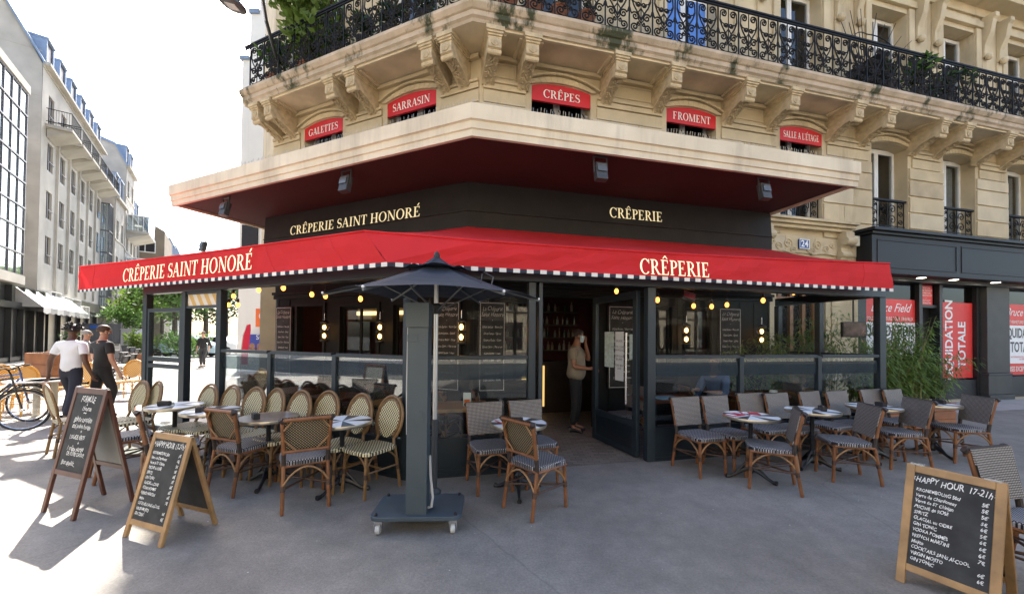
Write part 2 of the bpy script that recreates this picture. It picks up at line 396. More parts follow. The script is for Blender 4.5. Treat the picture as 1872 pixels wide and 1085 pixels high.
# ------------------------------------------------------------------ ground
def ground_mat():
    m = bpy.data.materials.new('asphalt_pavement'); m.use_nodes = True; nt = m.node_tree; b = nt.nodes['Principled BSDF']
    N = nt.nodes.new; L = nt.links.new
    tc = N('ShaderNodeTexCoord'); b.inputs['Roughness'].default_value = .78; b.inputs['Specular IOR Level'].default_value = .4
    def noise(sc, det=6, rough=.6):
        n = N('ShaderNodeTexNoise'); n.inputs['Scale'].default_value = sc; n.inputs['Detail'].default_value = det; n.inputs['Roughness'].default_value = rough
        L(tc.outputs['Object'], n.inputs['Vector']); return n
    def ramp(src, p0, c0, p1, c1):
        r = N('ShaderNodeValToRGB'); e = r.color_ramp.elements; e[0].position = p0; e[1].position = p1; e[0].color = (*c0,1); e[1].color = (*c1,1)
        L(src.outputs[0], r.inputs[0]); return r
    def mix(mode, f, a, bb):
        x = N('ShaderNodeMix'); x.data_type = 'RGBA'; x.blend_type = mode
        if isinstance(f, float): x.inputs[0].default_value = f
        else: L(f.outputs[0], x.inputs[0])
        L(a.outputs[2] if a.bl_idname == 'ShaderNodeMix' else a.outputs[0], x.inputs[6])
        if isinstance(bb, tuple): x.inputs[7].default_value = (*bb,1)
        else: L(bb.outputs[2] if bb.bl_idname == 'ShaderNodeMix' else bb.outputs[0], x.inputs[7])
        return x
    big = ramp(noise(.55, 8, .65), .35, (.185,.171,.153), .66, (.282,.262,.232))
    mid = ramp(noise(5, 8, .7), .3, (.78,.78,.78), .75, (1.12,1.12,1.12))
    c = mix('MULTIPLY', 1.0, big, mid)
    fine = ramp(noise(55, 5, .75), .32, (.77,.77,.77), .68, (1.18,1.18,1.18)); c = mix('MULTIPLY', 1.0, c, fine)
    vo = N('ShaderNodeTexVoronoi'); vo.inputs['Scale'].default_value = 4.6; L(tc.outputs['Object'], vo.inputs['Vector'])
    sp = ramp(vo, .026, (1,1,1), .036, (0,0,0)); c = mix('MIX', sp, c, (.42,.41,.39))
    st = ramp(noise(1.7, 3), .69, (0,0,0), .74, (.55,.55,.55)); c = mix('MIX', st, c, (.12,.117,.114))
    ve = N('ShaderNodeTexVoronoi'); ve.feature = 'DISTANCE_TO_EDGE'; ve.inputs['Scale'].default_value = .33
    wp = N('ShaderNodeMix'); wp.data_type = 'RGBA'; wp.inputs[0].default_value = .08; L(tc.outputs['Object'], wp.inputs[6]); L(noise(2.5, 6).outputs['Color'], wp.inputs[7]); L(wp.outputs[2], ve.inputs['Vector'])
    ck = ramp(ve, .0008, (.3,.3,.3), .003, (0,0,0)); c = mix('MIX', ck, c, (.075,.073,.07))
    L(c.outputs[2], b.inputs['Base Color'])
    bp = N('ShaderNodeBump'); bp.inputs['Strength'].default_value = .6; bp.inputs['Distance'].default_value = .008
    L(noise(70, 6, .7).outputs[0], bp.inputs['Height']); L(bp.outputs[0], b.inputs['Normal'])
    return m
structure(MB().quad((-400,-400,0),(400,-400,0),(400,600,0),(-400,600,0)).build('pavement', ground_mat()))
# paler square of the pedestrian street on the left
PALE = mat('pale_paving', (.27,.255,.235), .85, var=.1, vs=.8, bump=.1, bs=20)
mb = MB(MS); mb.quad((9.2,-3,.004),(9.2,9.55,.004),(120,9.55,.004),(120,-3,.004))
structure(mb.build('street', PALE))
mb = MB(MR); mb.quad((9.9,6.15,.004),(26,6.15,.004),(26,7.28,.004),(9.9,7.28,.004))
structure(mb.build('pavement_strip', PATCH))
# terrace floor of slate tiles
def tile_mat():
    m = bpy.data.materials.new('slate_floor_tiles'); m.use_nodes = True; nt = m.node_tree; b = nt.nodes['Principled BSDF']; b.inputs['Roughness'].default_value = .5
    tc = nt.nodes.new('ShaderNodeTexCoord'); br = nt.nodes.new('ShaderNodeTexBrick'); br.inputs['Scale'].default_value = 3.4
    br.inputs['Color1'].default_value = (.16,.145,.125,1); br.inputs['Color2'].default_value = (.25,.225,.19,1); br.inputs['Mortar'].default_value = (.06,.055,.05,1)
    br.inputs['Mortar Size'].default_value = .012
    nt.links.new(tc.outputs['Object'], br.inputs['Vector']); nt.links.new(br.outputs['Color'], b.inputs['Base Color']); return m
tc_ = isect(3.62, 4.62); tb_ = isect(8.4, 9.4)
mb = MB(MR); mb.quad((-.12,4.62,.006),(7.2,4.62,.006),(7.2,9.4,.006),(1.6,9.4,.006),(.5,6.5,.006))
mb.M = ML; mb.quad((-8.6,3.62,.006),(-2.88,3.62,.006),(-3.6,6.6,.006),(-4.0,8.4,.006),(-8.6,8.4,.006))
structure(mb.build('terrace_floor', tile_mat()))

# ------------------------------------------------------------------ corner building
FPd = FC.to_3d()
bld = thing('corner_building', 'golden limestone corner building with long scrolled iron balcony above the red awning', 'building', (FC.x, FC.y, 0), TR)
WC = [2.77, 5.85, 8.93, 11.83, 14.42, 17.05, 19.7, 22.3]; WW = 1.28
LC = [-7.85, -5.25]
uc_R, uc_L = uR(FC), uL(FC)
Rend, Lend = 26.0, -9.65
wm = MB(MR)
ops = [(c-WW/2, c+WW/2, 4.55, 6.78) for c in WC] + [(c-WW/2, c+WW/2, 7.44, 10.3) for c in WC]
opsd = [(8.18, 9.68, .02, 3.35), (10.72, 25.5, .02, 3.27)]
wm.wall(7.35, Rend, 0, 3.6, 7.3, opsd, .45)
wm.wall(uc_R, Rend, 3.6, 19, 7.3, ops, .42)
wm.M = ML
opl = [(c-WW/2, c+WW/2, 4.55, 6.78) for c in LC] + [(c-WW/2, c+WW/2, 7.44, 10.3) for c in LC]
wm.wall(Lend, uc_L, 3.6, 19, 6.45, opl, .42)
# the side along the street
wm.M = I4; a = LP(Lend, 6.45); b = a + Vector((-.606,.795,0))*3.2
wm.quad((a.x,a.y,3.6),(b.x,b.y,3.6),(b.x,b.y,19),(a.x,a.y,19))
# segmental heads and arch mouldings
def archpts(c, w, zs, zc, k=12):
    hgt = zc-zs; r = (w*w/4+hgt*hgt)/(2*hgt); cz = zc-r; a = math.asin(w/2/r)
    return [(c+r*math.sin(-a+2*a*i/k), cz+r*math.cos(-a+2*a*i/k)) for i in range(k+1)]
def arch_head(mb, c, w, zs, zc, n, rev):
    P = archpts(c, w, zs, zc)
    for (x0,z0),(x1,z1) in zip(P, P[1:]):
        mb.quad((x0,n,z0),(x1,n,z1),(x1,n,zc),(x0,n,zc)); mb.quad((x0,n,z0),(x0,n+rev,z0),(x1,n+rev,z1),(x1,n,z1))
def band_arc(mb, c, w, zs, zc, n, th, pr):
    P = archpts(c, w, zs, zc); Q = archpts(c, w+2*th, zs+.02, zc+th)
    for i in range(len(P)-1):
        v = [P[i],P[i+1],Q[i+1],Q[i]]
        mb.prism(v, (0,n,0), (1,0,0), (0,0,1), (0,-pr,0))
for M_, cs, n in ((MR, WC, 7.3), (ML, LC, 6.45)):
    wm.M = M_
    for c in cs: arch_head(wm, c, WW, 6.69, 6.78, n, .42)
wm.build('wall', STONE, bld, world=True)
random.seed(12); row = 0
tr = MB()
for M_, cs, n, u0, u1 in ((MR, WC, 7.3, uc_R, Rend), (ML, LC, 6.45, Lend, uc_L)):
    tr.M = M_
    for c in cs:
        band_arc(tr, c, WW+.03, 6.695, 6.79, n, .12, .05); band_arc(tr, c, WW+.33, 6.74, 6.94, n, .05, .08)
    xs = [u0+.06]+[k for c in cs for k in (c-WW/2-.13, c+WW/2+.13)]+[u1-.02]
    xs = [x for x in xs]
    for a, b in zip(xs[0::2], xs[1::2]):
        if b-a < .1: continue
        tr.box((a, n-.05, 6.46), (b, n, 6.57)); tr.box((a, n-.08, 6.575), (b, n, 6.63)); tr.box((a, n-.03, 6.2), (b, n, 6.44))
        # sunk panels between the brackets
        if b-a > .5:
            x0, x1 = a+.2, b-.2
            for q in (((x0,n-.02,6.72),(x1,n,6.745)), ((x0,n-.02,6.975),(x1,n,7.0)), ((x0,n-.02,6.745),(x0+.025,n,6.975)), ((x1-.025,n-.02,6.745),(x1,n,6.975))): tr.box(*q)
    # rusticated courses of the lower storey
    z = 3.72
    while z < 6.15:
        zt = min(z+.40, 6.18)
        op_ = [(c-WW/2-.02, c+WW/2+.02) for c in cs if zt > 4.55]
        xs2 = [u0+.03]+[k for o in op_ for k in o]+[u1-.03]
        for a, b in zip(xs2[0::2], xs2[1::2]):
            if b-a > .05:
                k = max(1, round((b-a)/.9)); row += 1; cut = [a]+[a+(b-a)*(q+(.22 if row % 2 else -.18)*(0 < q < k))/k for q in range(1,k)]+[b]
                for x0, x1 in zip(cut, cut[1:]): tr.mi = random.choice((0,0,1,2)); tr.box((x0+.003, n-.035-random.uniform(0,.004), z), (x1-.003, n, zt))
                tr.mi = 0
        z += .435
    # cornice under the slab
    for x0, x1 in ((u0+.04, u1),): tr.box((x0, n-.1, 7.02), (x1, n, 7.1))
tr.M = MR
z = .3
while z < 3.2:
    for a, b in ((7.38, 8.02), (9.84, 10.1)): tr.box((a, 7.3-.03, z), (b, 7.3, z+.40))
    z += .435
STONE2 = mat('limestone_pale_block', (.55,.465,.32), .85, var=.14, vs=1.7, bump=.25, bs=45, detail=8); STONE3 = mat('limestone_brown_block', (.455,.37,.24), .87, var=.18, vs=2.1, bump=.3, bs=45, detail=8)
tr.build('stone_courses', [STONE, STONE2, STONE3], bld, world=True, bevel=.012)
# upper pilasters, surrounds and cornice
up = MB()
for M_, cs, n, u0, u1 in ((MR, WC, 7.3, uc_R, Rend), (ML, LC, 6.45, Lend, uc_L)):
    up.M = M_
    for c in cs:
        for s_ in (-1, 1):
            x = c+s_*(WW/2+.12); up.box((x-.1, n-.05, 7.45), (x+.1, n, 10.42))
        up.box((c-WW/2-.25, n-.09, 10.43), (c+WW/2+.25, n, 10.6))
    xs = [x for x in cs]
    for a, b in zip(xs, xs[1:]):
        m = (a+b)/2
        for k in (-.32, .32):
            up.box((m+k-.10, n-.04, 7.45), (m+k+.10, n, 9.6))
            up.prism([(0,10.75),(-.30,10.75),(-.30,10.64),(-.25,10.58),(-.2,10.25),(-.09,9.95),(-.08,9.65),(0,9.6)], (m+k-.085,n,0), (0,1,0), (0,0,1), (.17,0,0))
            up.sphere((m+k, n-.12, 9.62), (.1,.08,.1), 10, 6)
        for k in (-.75, .75): up.lathe([(.1,-.03),(.1,.0),(.07,.02),(.03,.03)], 12, (0,0,0)) if False else None
    up.box((u0+.02, n-.06, 10.76), (u1, n, 11.0))
up.build('upper_dressings', STONE, bld, world=True, bevel=.012)
sw = MB(); sw.sweep(FAC, [(.0,10.99),(.42,10.99),(.46,11.1),(.52,11.14),(.55,11.3),(.0,11.3)], True)
sw.build('cornice', STONE, bld, world=True)
# balcony slab with weathered lip
sl_ = MB(); path = [LP(-9.62,6.45).xy, FC, RP(Rend,7.3).xy]
sl_.sweep(path, [(0,7.12),(.74,7.12),(.76,7.17),(.80,7.20),(.80,7.285),(.83,7.30),(.88,7.37),(.88,7.43),(0,7.43)], True)
sl_.build('balcony_slab', SLABST, bld, world=True)
sf = MB(); sf.sweep(path, [(.0,7.117),(.735,7.117)]); sf.build('slab_soffit', SOFFST, bld, world=True)
# carved brackets
def bracket_mesh():
    b = MB(); t = .12
    prof = [(0,0),(-.70,0),(-.70,-.34),(-.66,-.36),(-.60,-.37),(-.50,-.385),(-.36,-.42),(-.22,-.48),(-.12,-.54),(-.05,-.60),(0,-.60)]
    b.prism(prof, (-t,0,0), (0,1,0), (0,0,1), (2*t,0,0))
    b.box((-t-.045,-.765,-.075),(t+.045,-.05,-.002)); b.box((-t-.03,-.745,-.115),(t+.03,-.06,-.076)); b.box((-t-.012,-.722,-.15),(t+.012,-.1,-.116))
    for r, y in ((.075,-.703),(.05,-.712),(.022,-.722)): b.M = Matrix.Translation((0,y,-.245)) @ Matrix.Rotation(math.pi/2,4,'X'); b.lathe([(r,-.004),(r,.012),(r*.6,.018)], 12)
    b.M = I4
    b.tube([(-t-.008,-.62,-.385),(t+.008,-.62,-.385)], .05, 10)
    random.seed(2)
    for i in range(46):
        k = i/46; y = -.58+.53*k; z = -.385-.215*k**1.5
        b.sphere((random.uniform(-.085,.085), y, z-.012), (.02,.024,.016), 6, 4)
    return b
bb = bracket_mesh()
br0 = None
def place(o0, M_, parent): return part_copy(o0, M_, parent)
Bs = [(MR, u, 7.3) for u in (1.24,1.94,3.73,4.95,6.75,7.93,9.78,10.78,12.55,13.4,15.0,16.05,17.8,18.8)] + [(ML, u, 6.45) for u in (-9.3,-8.85,-6.85,-6.25,-4.35,-3.92)]
for M_, u, n in Bs:
    Mx = M_ @ Matrix.Translation((u, n, 7.118))
    if br0 is None:
        br0 = bb.build('bracket', STONE_D, bld); br0.matrix_local = WM[bld.name].inverted() @ Mx
    else: place(br0, Mx, bld)
# moulded coffers under the slab
for M_, n, us in ((MR, 7.3, (1.24,1.94,3.73,4.95,6.75,7.93,9.78,10.78,12.55,13.4,15.0,16.05)), (ML, 6.45, (-8.85,-6.85,-6.25,-4.35,-3.92))):
    for a, b in zip(us, us[1:]):
        cf = MB(M_)
        x0, x1 = a+.17, b-.17
        cf.box((x0,n-.7,7.08),(x1,n-.64,7.118)); cf.box((x0,n-.63,7.06),(x0+.06,n-.11,7.118)); cf.box((x1-.06,n-.63,7.06),(x1,n-.11,7.118))
        cf.build('soffit_moulding', SOFFST, bld, world=True)
# scrolled railing
def spiral(cx, cz, r, a0, turns, k=15, sgn=1, r1=.012):
    return [(cx+(r+(r1-r)*i/k)*math.cos(a0+sgn*2*math.pi*turns*i/k), 0, cz+(r+(r1-r)*i/k)*math.sin(a0+sgn*2*math.pi*turns*i/k)) for i in range(k+1)]
def rail_panel():
    b = MB(); t = .0165
    b.bar((0,0,.05),(0,0,.97),.022,.022); b.bar((.25,0,.05),(.25,0,.97),.014,.014)
    for s in (1, -1):
        def X(pts): return [(.25+s*(p[0]-.25), 0, p[2]) for p in pts]
        sp1 = spiral(.135,.83,.085, R_(200), 1.6, 18, -1)          # top curl
        b.tube(X([(.245,0,.30),(.20,0,.40),(.10,0,.55),(.045,0,.68)]+sp1), t, 4)
        b.tube(X(spiral(.19,.60,.055, R_(150), 1.5, 14, 1)), t*.9, 4)
        b.tube(X([(.05,0,.70),(.09,0,.63),(.14,0,.62)]), t*.8, 4)
        b.tube(X([(.01,0,.50),(.03,0,.43)]+spiral(.125,.355,.085, R_(150), 1.5, 16, -1)), t, 4)
        b.tube(X([(.245,0,.06),(.17,0,.05)]+spiral(.115,.15,.085, R_(270), 1.5, 16, -1)), t, 4)
        b.tube(X([(.245,0,.52),(.19,0,.44),(.20,0,.30),(.245,0,.24)]), t*.8, 4)
        b.tube(X(spiral(.20,.215,.04, R_(90), 1.2, 10, 1)), t*.8, 4)
    return b
rl = MB(); rpath = [LP(-9.5,6.45).xy, FC, RP(Rend,7.3).xy]
for z0, z1, o0, o1 in ((7.955-.5,7.985-.5,.80,.83), (8.39,8.42,.80,.83), (8.43,8.465,.79,.845)):
    rl.sweep(rpath, [(o0,z0),(o1,z0),(o1,z1),(o0,z1)], True)
rail = rl.build('railing', IRON, bld, world=True)
pm = rail_panel(); p0 = None
cR = RP(0,7.3-.815); cL = isect(6.45-.815, 7.3-.815); ur, ul = uR(cL), uL(cL)
spots = [(MR, ur+.5*i, 7.3-.815) for i in range(44)] + [(ML, ul-.5*(i+1), 6.45-.815) for i in range(12) if ul-.5*(i+1) > -9.7]
for M_, u, n in spots:
    Mx = M_ @ Matrix.Translation((u, n, 7.44))
    if p0 is None: p0 = pm.build('railing_panel', IRON, rail); p0.matrix_local = WM[bld.name].inverted() @ Mx
    else: place(p0, Mx, rail)
# end return of the balcony rail on the left
# windows
CURT = mat('net_curtain', (.42,.42,.41), .9, var=.15, vs=12)
BLUE = mat('blue_reflection_paint', (.08,.22,.62), .5, var=.08)  # blue panels painted in for sky mirrored in one upper window
def french(name, M_, c, n, z0, z1, arch, blue=False, guard=False, curtain=False):
    f = MB(M_); w = WW; y = n+.30
    zt = z1-.02
    for s in (-1, 1):
        f.box((c+s*(w/2-.035)-.035, y, z0), (c+s*(w/2-.035)+.035, y+.07, zt))
        f.box((c+s*.035-.03, y+.004, z0), (c+s*.035+.03, y+.06, zt-.05))
    f.box((c-w/2+.07, y+.002, zt-.13 if arch else zt-.1), (c+w/2-.07, y+.062, zt-.012))
    f.box((c-w/2+.07, y+.002, z0), (c+w/2-.07, y+.062, z0+.1))
    if not arch: f.box((c-w/2+.07, y+.006, z1-.8), (c+w/2-.07, y+.056, z1-.72))
    fr = f.build('window', WHITEF, bld, world=True)
    p = MB(M_); p.quad((c-w/2,y+.03,z0),(c+w/2,y+.03,z0),(c+w/2,y+.03,z1),(c-w/2,y+.03,z1)); p.build('pane', PANE, fr, world=True)
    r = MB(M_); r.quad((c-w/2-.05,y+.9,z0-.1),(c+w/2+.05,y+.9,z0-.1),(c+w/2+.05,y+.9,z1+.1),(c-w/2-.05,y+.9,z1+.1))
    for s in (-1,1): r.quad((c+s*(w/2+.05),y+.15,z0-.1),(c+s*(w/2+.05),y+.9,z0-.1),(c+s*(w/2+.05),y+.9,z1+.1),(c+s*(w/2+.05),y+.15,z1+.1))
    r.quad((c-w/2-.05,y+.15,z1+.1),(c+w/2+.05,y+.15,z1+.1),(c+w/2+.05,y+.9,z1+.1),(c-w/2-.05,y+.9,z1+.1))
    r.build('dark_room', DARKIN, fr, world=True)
    if curtain:
        q = MB(M_); k = 24
        for s in (-1,1):
            x0 = c+s*.06; x1 = c+s*(w/2-.08)
            pts = [(x0+(x1-x0)*i/k, y+.14+.02*math.sin(i*1.6)) for i in range(k+1)]
            for a, b in zip(pts, pts[1:]): q.quad((a[0],a[1],z0+.1),(b[0],b[1],z0+.1),(b[0],b[1],z1-.15),(a[0],a[1],z1-.15))
        q.build('curtain', CURT, fr, world=True)
    if blue:
        q = MB(M_)
        for s in (-1,1): q.box((c+s*.34-.22, y-.05, z0+.05), (c+s*.34+.22, y-.015, z1-.85))
        q.build('painted_sky_reflection', BLUE, fr, world=True)
    if guard:
        g = MB(M_); yy = n+.06
        g.box((c-w/2+.01,yy-.04,5.27),(c+w/2-.01,yy+.05,5.315)); g.box((c-w/2+.02,yy-.01,4.62),(c+w/2-.02,yy+.01,4.64))
        for x in (-.58,-.36,0,.36,.58): g.bar((c+x,yy,4.56),(c+x,yy,5.27),.016,.016)
        for s in (-1,1):
            for cx, cz, r in ((.18,5.08,.13),(.18,4.80,.14),(.47,4.95,.09),(.47,5.16,.08),(.47,4.74,.08)):
                g.tube([(c+s*p[0], yy, p[2]) for p in spiral(cx,cz,r,R_(200),1.5,16,-1)], .012, 4)
        g.build('window_guard', IRON, fr, world=True)
for i, c in enumerate(WC):
    french('w', MR, c, 7.3, 4.56, 6.78, True, guard=(i >= 2), curtain=(i >= 4))
    french('w', MR, c, 7.3, 7.45, 10.3, False, blue=(i == 1))
for c in LC:
    french('w', ML, c, 6.45, 4.56, 6.78, True); french('w', ML, c, 6.45, 7.45, 10.3, False)
# door of number 24: wood and ironwork behind stone jambs, pediment above
WOOD_D = mat('varnished_oak_door', (.20,.085,.025), .45, var=.25, vs=9)
d = MB(MR)
for x in (8.22, 8.55, 8.93, 9.31, 9.64): d.box((x-.05, 7.55, .03), (x+.05, 7.63, 3.3))
d.box((8.2, 7.552, .03), (9.66, 7.628, .8)); d.box((8.2, 7.553, 2.55), (9.66, 7.627, 2.7))
dr = d.build('entrance_door', WOOD_D, bld, world=True)
d = MB(MR)
for x0, x1 in ((8.27,8.5),(8.6,8.88),(8.98,9.26),(9.36,9.59)):
    xm = (x0+x1)/2
    for k in range(6):
        z = .95+k*.27; d.tube([(xm+.09*math.sin(R_(a)),7.59,z+.12*math.cos(R_(a))) for a in range(0,360,30)], .011, 4, True)
        d.tube([(xm-.1,7.59,z+.13),(xm,7.59,z),(xm+.1,7.59,z+.13)], .011, 4)
d.build('door_grille', IRON, dr, world=True)
d = MB(MR); d.quad((8.2,7.66,.03),(9.66,7.66,.03),(9.66,7.66,3.3),(8.2,7.66,3.3)); d.build('door_glass', mat('dark_door_glass', (.02,.02,.022), .12, var=.1), dr, world=True)
pdm = MB(MR)
pdm.box((7.45,7.02,4.44),(10.41,7.3,4.50)); pdm.box((7.5,7.08,4.36),(10.36,7.3,4.435)); pdm.box((7.58,7.15,4.28),(10.28,7.3,4.355))
pdm.box((7.75,7.22,3.5),(10.11,7.264,3.58))
for x in (7.72, 10.14):
    pdm.prism([(0,4.275),(-.24,4.275),(-.25,4.1),(-.2,4.0),(-.12,3.9),(-.14,3.75),(-.1,3.62),(0,3.55)], (x-.13,7.3,0), (0,1,0), (0,0,1), (.26,0,0))
    for z, r in ((4.05,.1),(3.74,.075)):
        pdm.tube([(x-.15,7.09 if z > 4 else 7.19,z),(x+.15,7.09 if z > 4 else 7.19,z)], r, 12)
for s in (-1,1):
    for cx, cz, r in ((.45,3.93,.13),(.72,3.85,.1),(.3,3.78,.09),(.9,3.95,.07)):
        pdm.tube([(8.93+s*p[0],7.262,p[2]) for p in spiral(cx,cz,r,R_(200),1.6,18,-1,.02)], .022, 6)
    pdm.tube([(8.93+s*.1,7.262,3.8),(8.93+s*.3,7.262,3.7),(8.93+s*.62,7.262,3.76),(8.93+s*1.0,7.262,3.72)], .02, 6)
pdm.build('pediment', STONE, bld, world=True, bevel=.008)
# house number plate
np_ = thing('number_plate', 'small blue enamel house number plate reading 24 above the carved door head', 'sign', RP(8.93,7.26,3.93), TR)
m = MB(); m.box((-.15,-.04,-.115),(.15,0,.115)); m.build('plate', mat('blue_enamel', (.02,.05,.2), .3, var=.05), np_)
m = MB(); 
for a in (((-.15,-.043,.1),(.15,-.0405,.115)),((-.15,-.043,-.115),(.15,-.0405,-.1)),((-.15,-.043,-.099),(-.135,-.0405,.099)),((.135,-.043,-.099),(.15,-.0405,.099))): m.box(*a)
m.build('border', mat('white_enamel', (.8,.8,.8), .3, var=.03), np_)
text('24', .22, MR @ Matrix.Translation((8.93,7.26-.044,3.93)) @ Matrix.Rotation(math.pi/2,4,'X'), MATS['white_enamel'], np_, off=.004)
# red arched name boards over the first-floor windows
REDP = mat('red_sign_paint', (.55,.012,.016), .5, var=.08, vs=3)
WLET = mat('white_sign_letters', (.86,.83,.76), .5, var=.03)
for M_, th, c, n, wd, lw, lab in ((ML,TL,LC[0],6.45,'GALETTES',.98,'red arched sign reading GALETTES over a first-floor window'), (ML,TL,LC[1],6.45,'SARRASIN',.98,'red arched sign reading SARRASIN over a first-floor window'),
        (MR,TR,WC[0],7.3,'CRÊPES',.80,'red arched sign reading CRÊPES, next to the building corner'), (MR,TR,WC[1],7.3,'FROMENT',.98,'red arched sign reading FROMENT over a first-floor window'), (MR,TR,WC[2],7.3,"SALLE A L'ÉTAGE",1.08,"red arched sign reading SALLE A L'ÉTAGE above the canopy end")):
    pos = M_ @ Vector((c, n+.05, 6.40)); t = thing('window_sign', lab, 'sign', pos, th, 'red arched signs over the first-floor windows')
    P = archpts(0, WW-.01, .285, .372); poly = [(-WW/2+.005,0)]+[(WW/2-.005,0)]+P[::-1]
    m = MB(); m.prism(poly, (0,-.05,0), (1,0,0), (0,0,1), (0,.05,0)); m.build('board', REDP, t)
    serif(wd, .165 if len(wd) < 10 else .155, lw, M_ @ Matrix.Translation((c, n-.002, 6.40+.16)) @ Matrix.Rotation(math.pi/2,4,'X'), WLET, t)
    g = MB()
    for k in range(9):
        x = -WW/2+.1+k*.135; g.tube([(x,.1,-1.5),(x,.1,-.2),(x+.03,.1,-.12),(x-.02,.1,-.05)], .011, 5)
    g.build('bars', IRON, t)
# roof and rear of the corner building (keeps the street in its shade)
bk = MB(); A_ = LP(Lend,6.45).xy; B_ = RP(Rend,7.3).xy
sdv = Vector((-.606,.795)); A2 = A_+sdv*3.2; A3 = A2+Vector((MR @ Vector((8,3,0))).xy); nv = Vector((-math.sin(TR), math.cos(TR)))
B2 = B_+nv*12; 
poly = [A_, FC, B_, B2, A3, A2]
bk.add([(p.x,p.y,19) for p in poly], [tuple(range(6))])
for p, q in ((B_,B2),(B2,A3),(A3,A2)): bk.quad((p.x,p.y,0),(q.x,q.y,0),(q.x,q.y,19),(p.x,p.y,19))
bk.build('rear_walls', STONE, bld, world=True)
# mansard above the cornice
rf = MB(); inn = [p+(Vector((sum(k.x for k in poly)/6, sum(k.y for k in poly)/6))-p)*.12 for p in poly]
ro = [Vector((p.x,p.y,19.01)) for p in poly]+[Vector((p.x,p.y,22.0)) for p in inn]
rf.add(ro, [(i,(i+1)%6,6+(i+1)%6,6+i) for i in range(6)]+[tuple(range(6,12))]); rf.build('roof', mat('zinc_roof', (.22,.25,.29), .5, var=.12, vs=3), bld, world=True)

# ------------------------------------------------------------------ concrete canopy
CREAMC = mat('cream_concrete', (.70,.61,.46), .85, var=.12, vs=1.6, bump=.12, bs=50, hue2=(.76,.68,.53), detail=8)
SOFF = mat('maroon_soffit', (.05,.007,.008), .85, var=.12, vs=1.2)
stain(CREAMC, (.36,.31,.24), 1.4, .5, .8, .12)
cn = isect(4.13, 4.75)
can = thing('canopy', 'long cream concrete canopy with maroon underside wrapping the building corner', 'canopy', (cn.x,cn.y,4.2), TR)
cp = [LP(-9.33,4.13).xy, cn, RP(7.06,4.75).xy]
f = MB(); f.sweep(cp, [(-.10,4.19),(-.05,4.19),(-.05,4.275),(-.035,4.285),(-.03,4.285),(-.03,4.375),(-.012,4.388),(0,4.388),(0,4.585),(-.10,4.585)], True)
# end returns
for M_, u, n0, n1, s in ((MR, 7.06, 4.85, 7.28, -1), (ML, -9.33, 4.23, 6.44, 1)):
    f.M = M_
    for a, z0, z1 in ((0,4.388,4.585),(.03,4.285,4.388),(.05,4.19,4.285)):
        x0, x1 = sorted((u+s*a, u+s*.12)); f.box((x0,n0,z0),(x1,n1,z1))
f.build('fascia', CREAMC, can, world=True)
f = MB(); inner = [LP(-9.2,4.23), LP(uL(isect(4.23,4.85)),4.23), RP(6.93,4.85)]; back = [LP(-9.2,6.43), FC.to_3d(), RP(6.93,7.28)]
for i in (0,1):
    f.quad(*[(p.x,p.y,4.225) for p in (inner[i],inner[i+1],back[i+1],back[i])]); f.quad(*[(p.x,p.y,4.58) for p in (inner[i],inner[i+1],back[i+1],back[i])])
f.build('soffit', SOFF, can, world=True)
f = MB(); f.sweep([LP(-9.2,4.27).xy, isect(4.27,4.89), RP(6.93,4.89).xy], [(0,4.20),(.03,4.20),(.03,4.222),(0,4.222)], True); f.build('edge_strip', SOFF, can, world=True)
# bird spikes along the top
sp = MB(); random.seed(5)
for M_, u0, u1, n in ((ML,-9.3,uL(cn)-.03,4.2),(MR,uR(cn)+.03,7.0,4.82)):
    sp.M = M_; u = u0
    while u < u1:
        sp.tube([(u,n,4.58),(u+random.uniform(-.012,.012),n+random.uniform(-.03,.02),4.68)], .0025, 3); u += .045
spk = sp.build('bird_spikes', mat('spike_steel', (.5,.48,.44), .4, metal=.6, var=0), can, world=True); spk['kind'] = 'stuff'
# flood lamps below the fascia
LAMPG = mat('lamp_grey', (.05,.053,.056), .45, var=.08); LGL = mat('lamp_glass', (.10,.11,.115), .2, var=.05)
fl0 = None
for M_, th, px, py, n, lab in ((MR,TR,1098,300,4.95,'grey flood lamp under the canopy above the single word CRÊPERIE on the band'), (MR,TR,1397,335,4.95,'grey flood lamp by the canopy end over door 24'),
      (ML,TL,632,320,4.35,'grey flood lamp under the canopy above the SAINT HONORÉ band lettering'), (ML,TL,412,362,4.35,'grey flood lamp near the street end of the canopy'), (ML,TL,372,425,6.0,'small flood lamp at the far rear corner of the canopy')):
    u, z = fp(px, py, th, n); pos = M_ @ Vector((u, n, 4.22))
    if fl0 is None:
        fl0 = thing('flood_lamp', lab, 'lamp', pos, th, 'flood lamps under the canopy')
        b = MB(); b.cbox((0,-.0,-.23),(.17,.1,.26), Matrix.Rotation(R_(-12),3,'X')); b.build('housing', LAMPG, fl0, bevel=.01)
        b = MB(); b.cbox((0,-.057,-.18),(.14,.004,.11), Matrix.Rotation(R_(-12),3,'X')); b.build('lens', LGL, fl0)
        b = MB(); b.bar((-.1,.02,-.0),(-.1,.0,-.24),.014,.02); b.bar((.1,.02,0),(.1,0,-.24),.014,.02); b.bar((-.107,.02,-.008),(.107,.02,-.008),.02,.014); b.build('bracket', LAMPG, fl0)
    else: copy_tree(fl0, pos, th, lab)

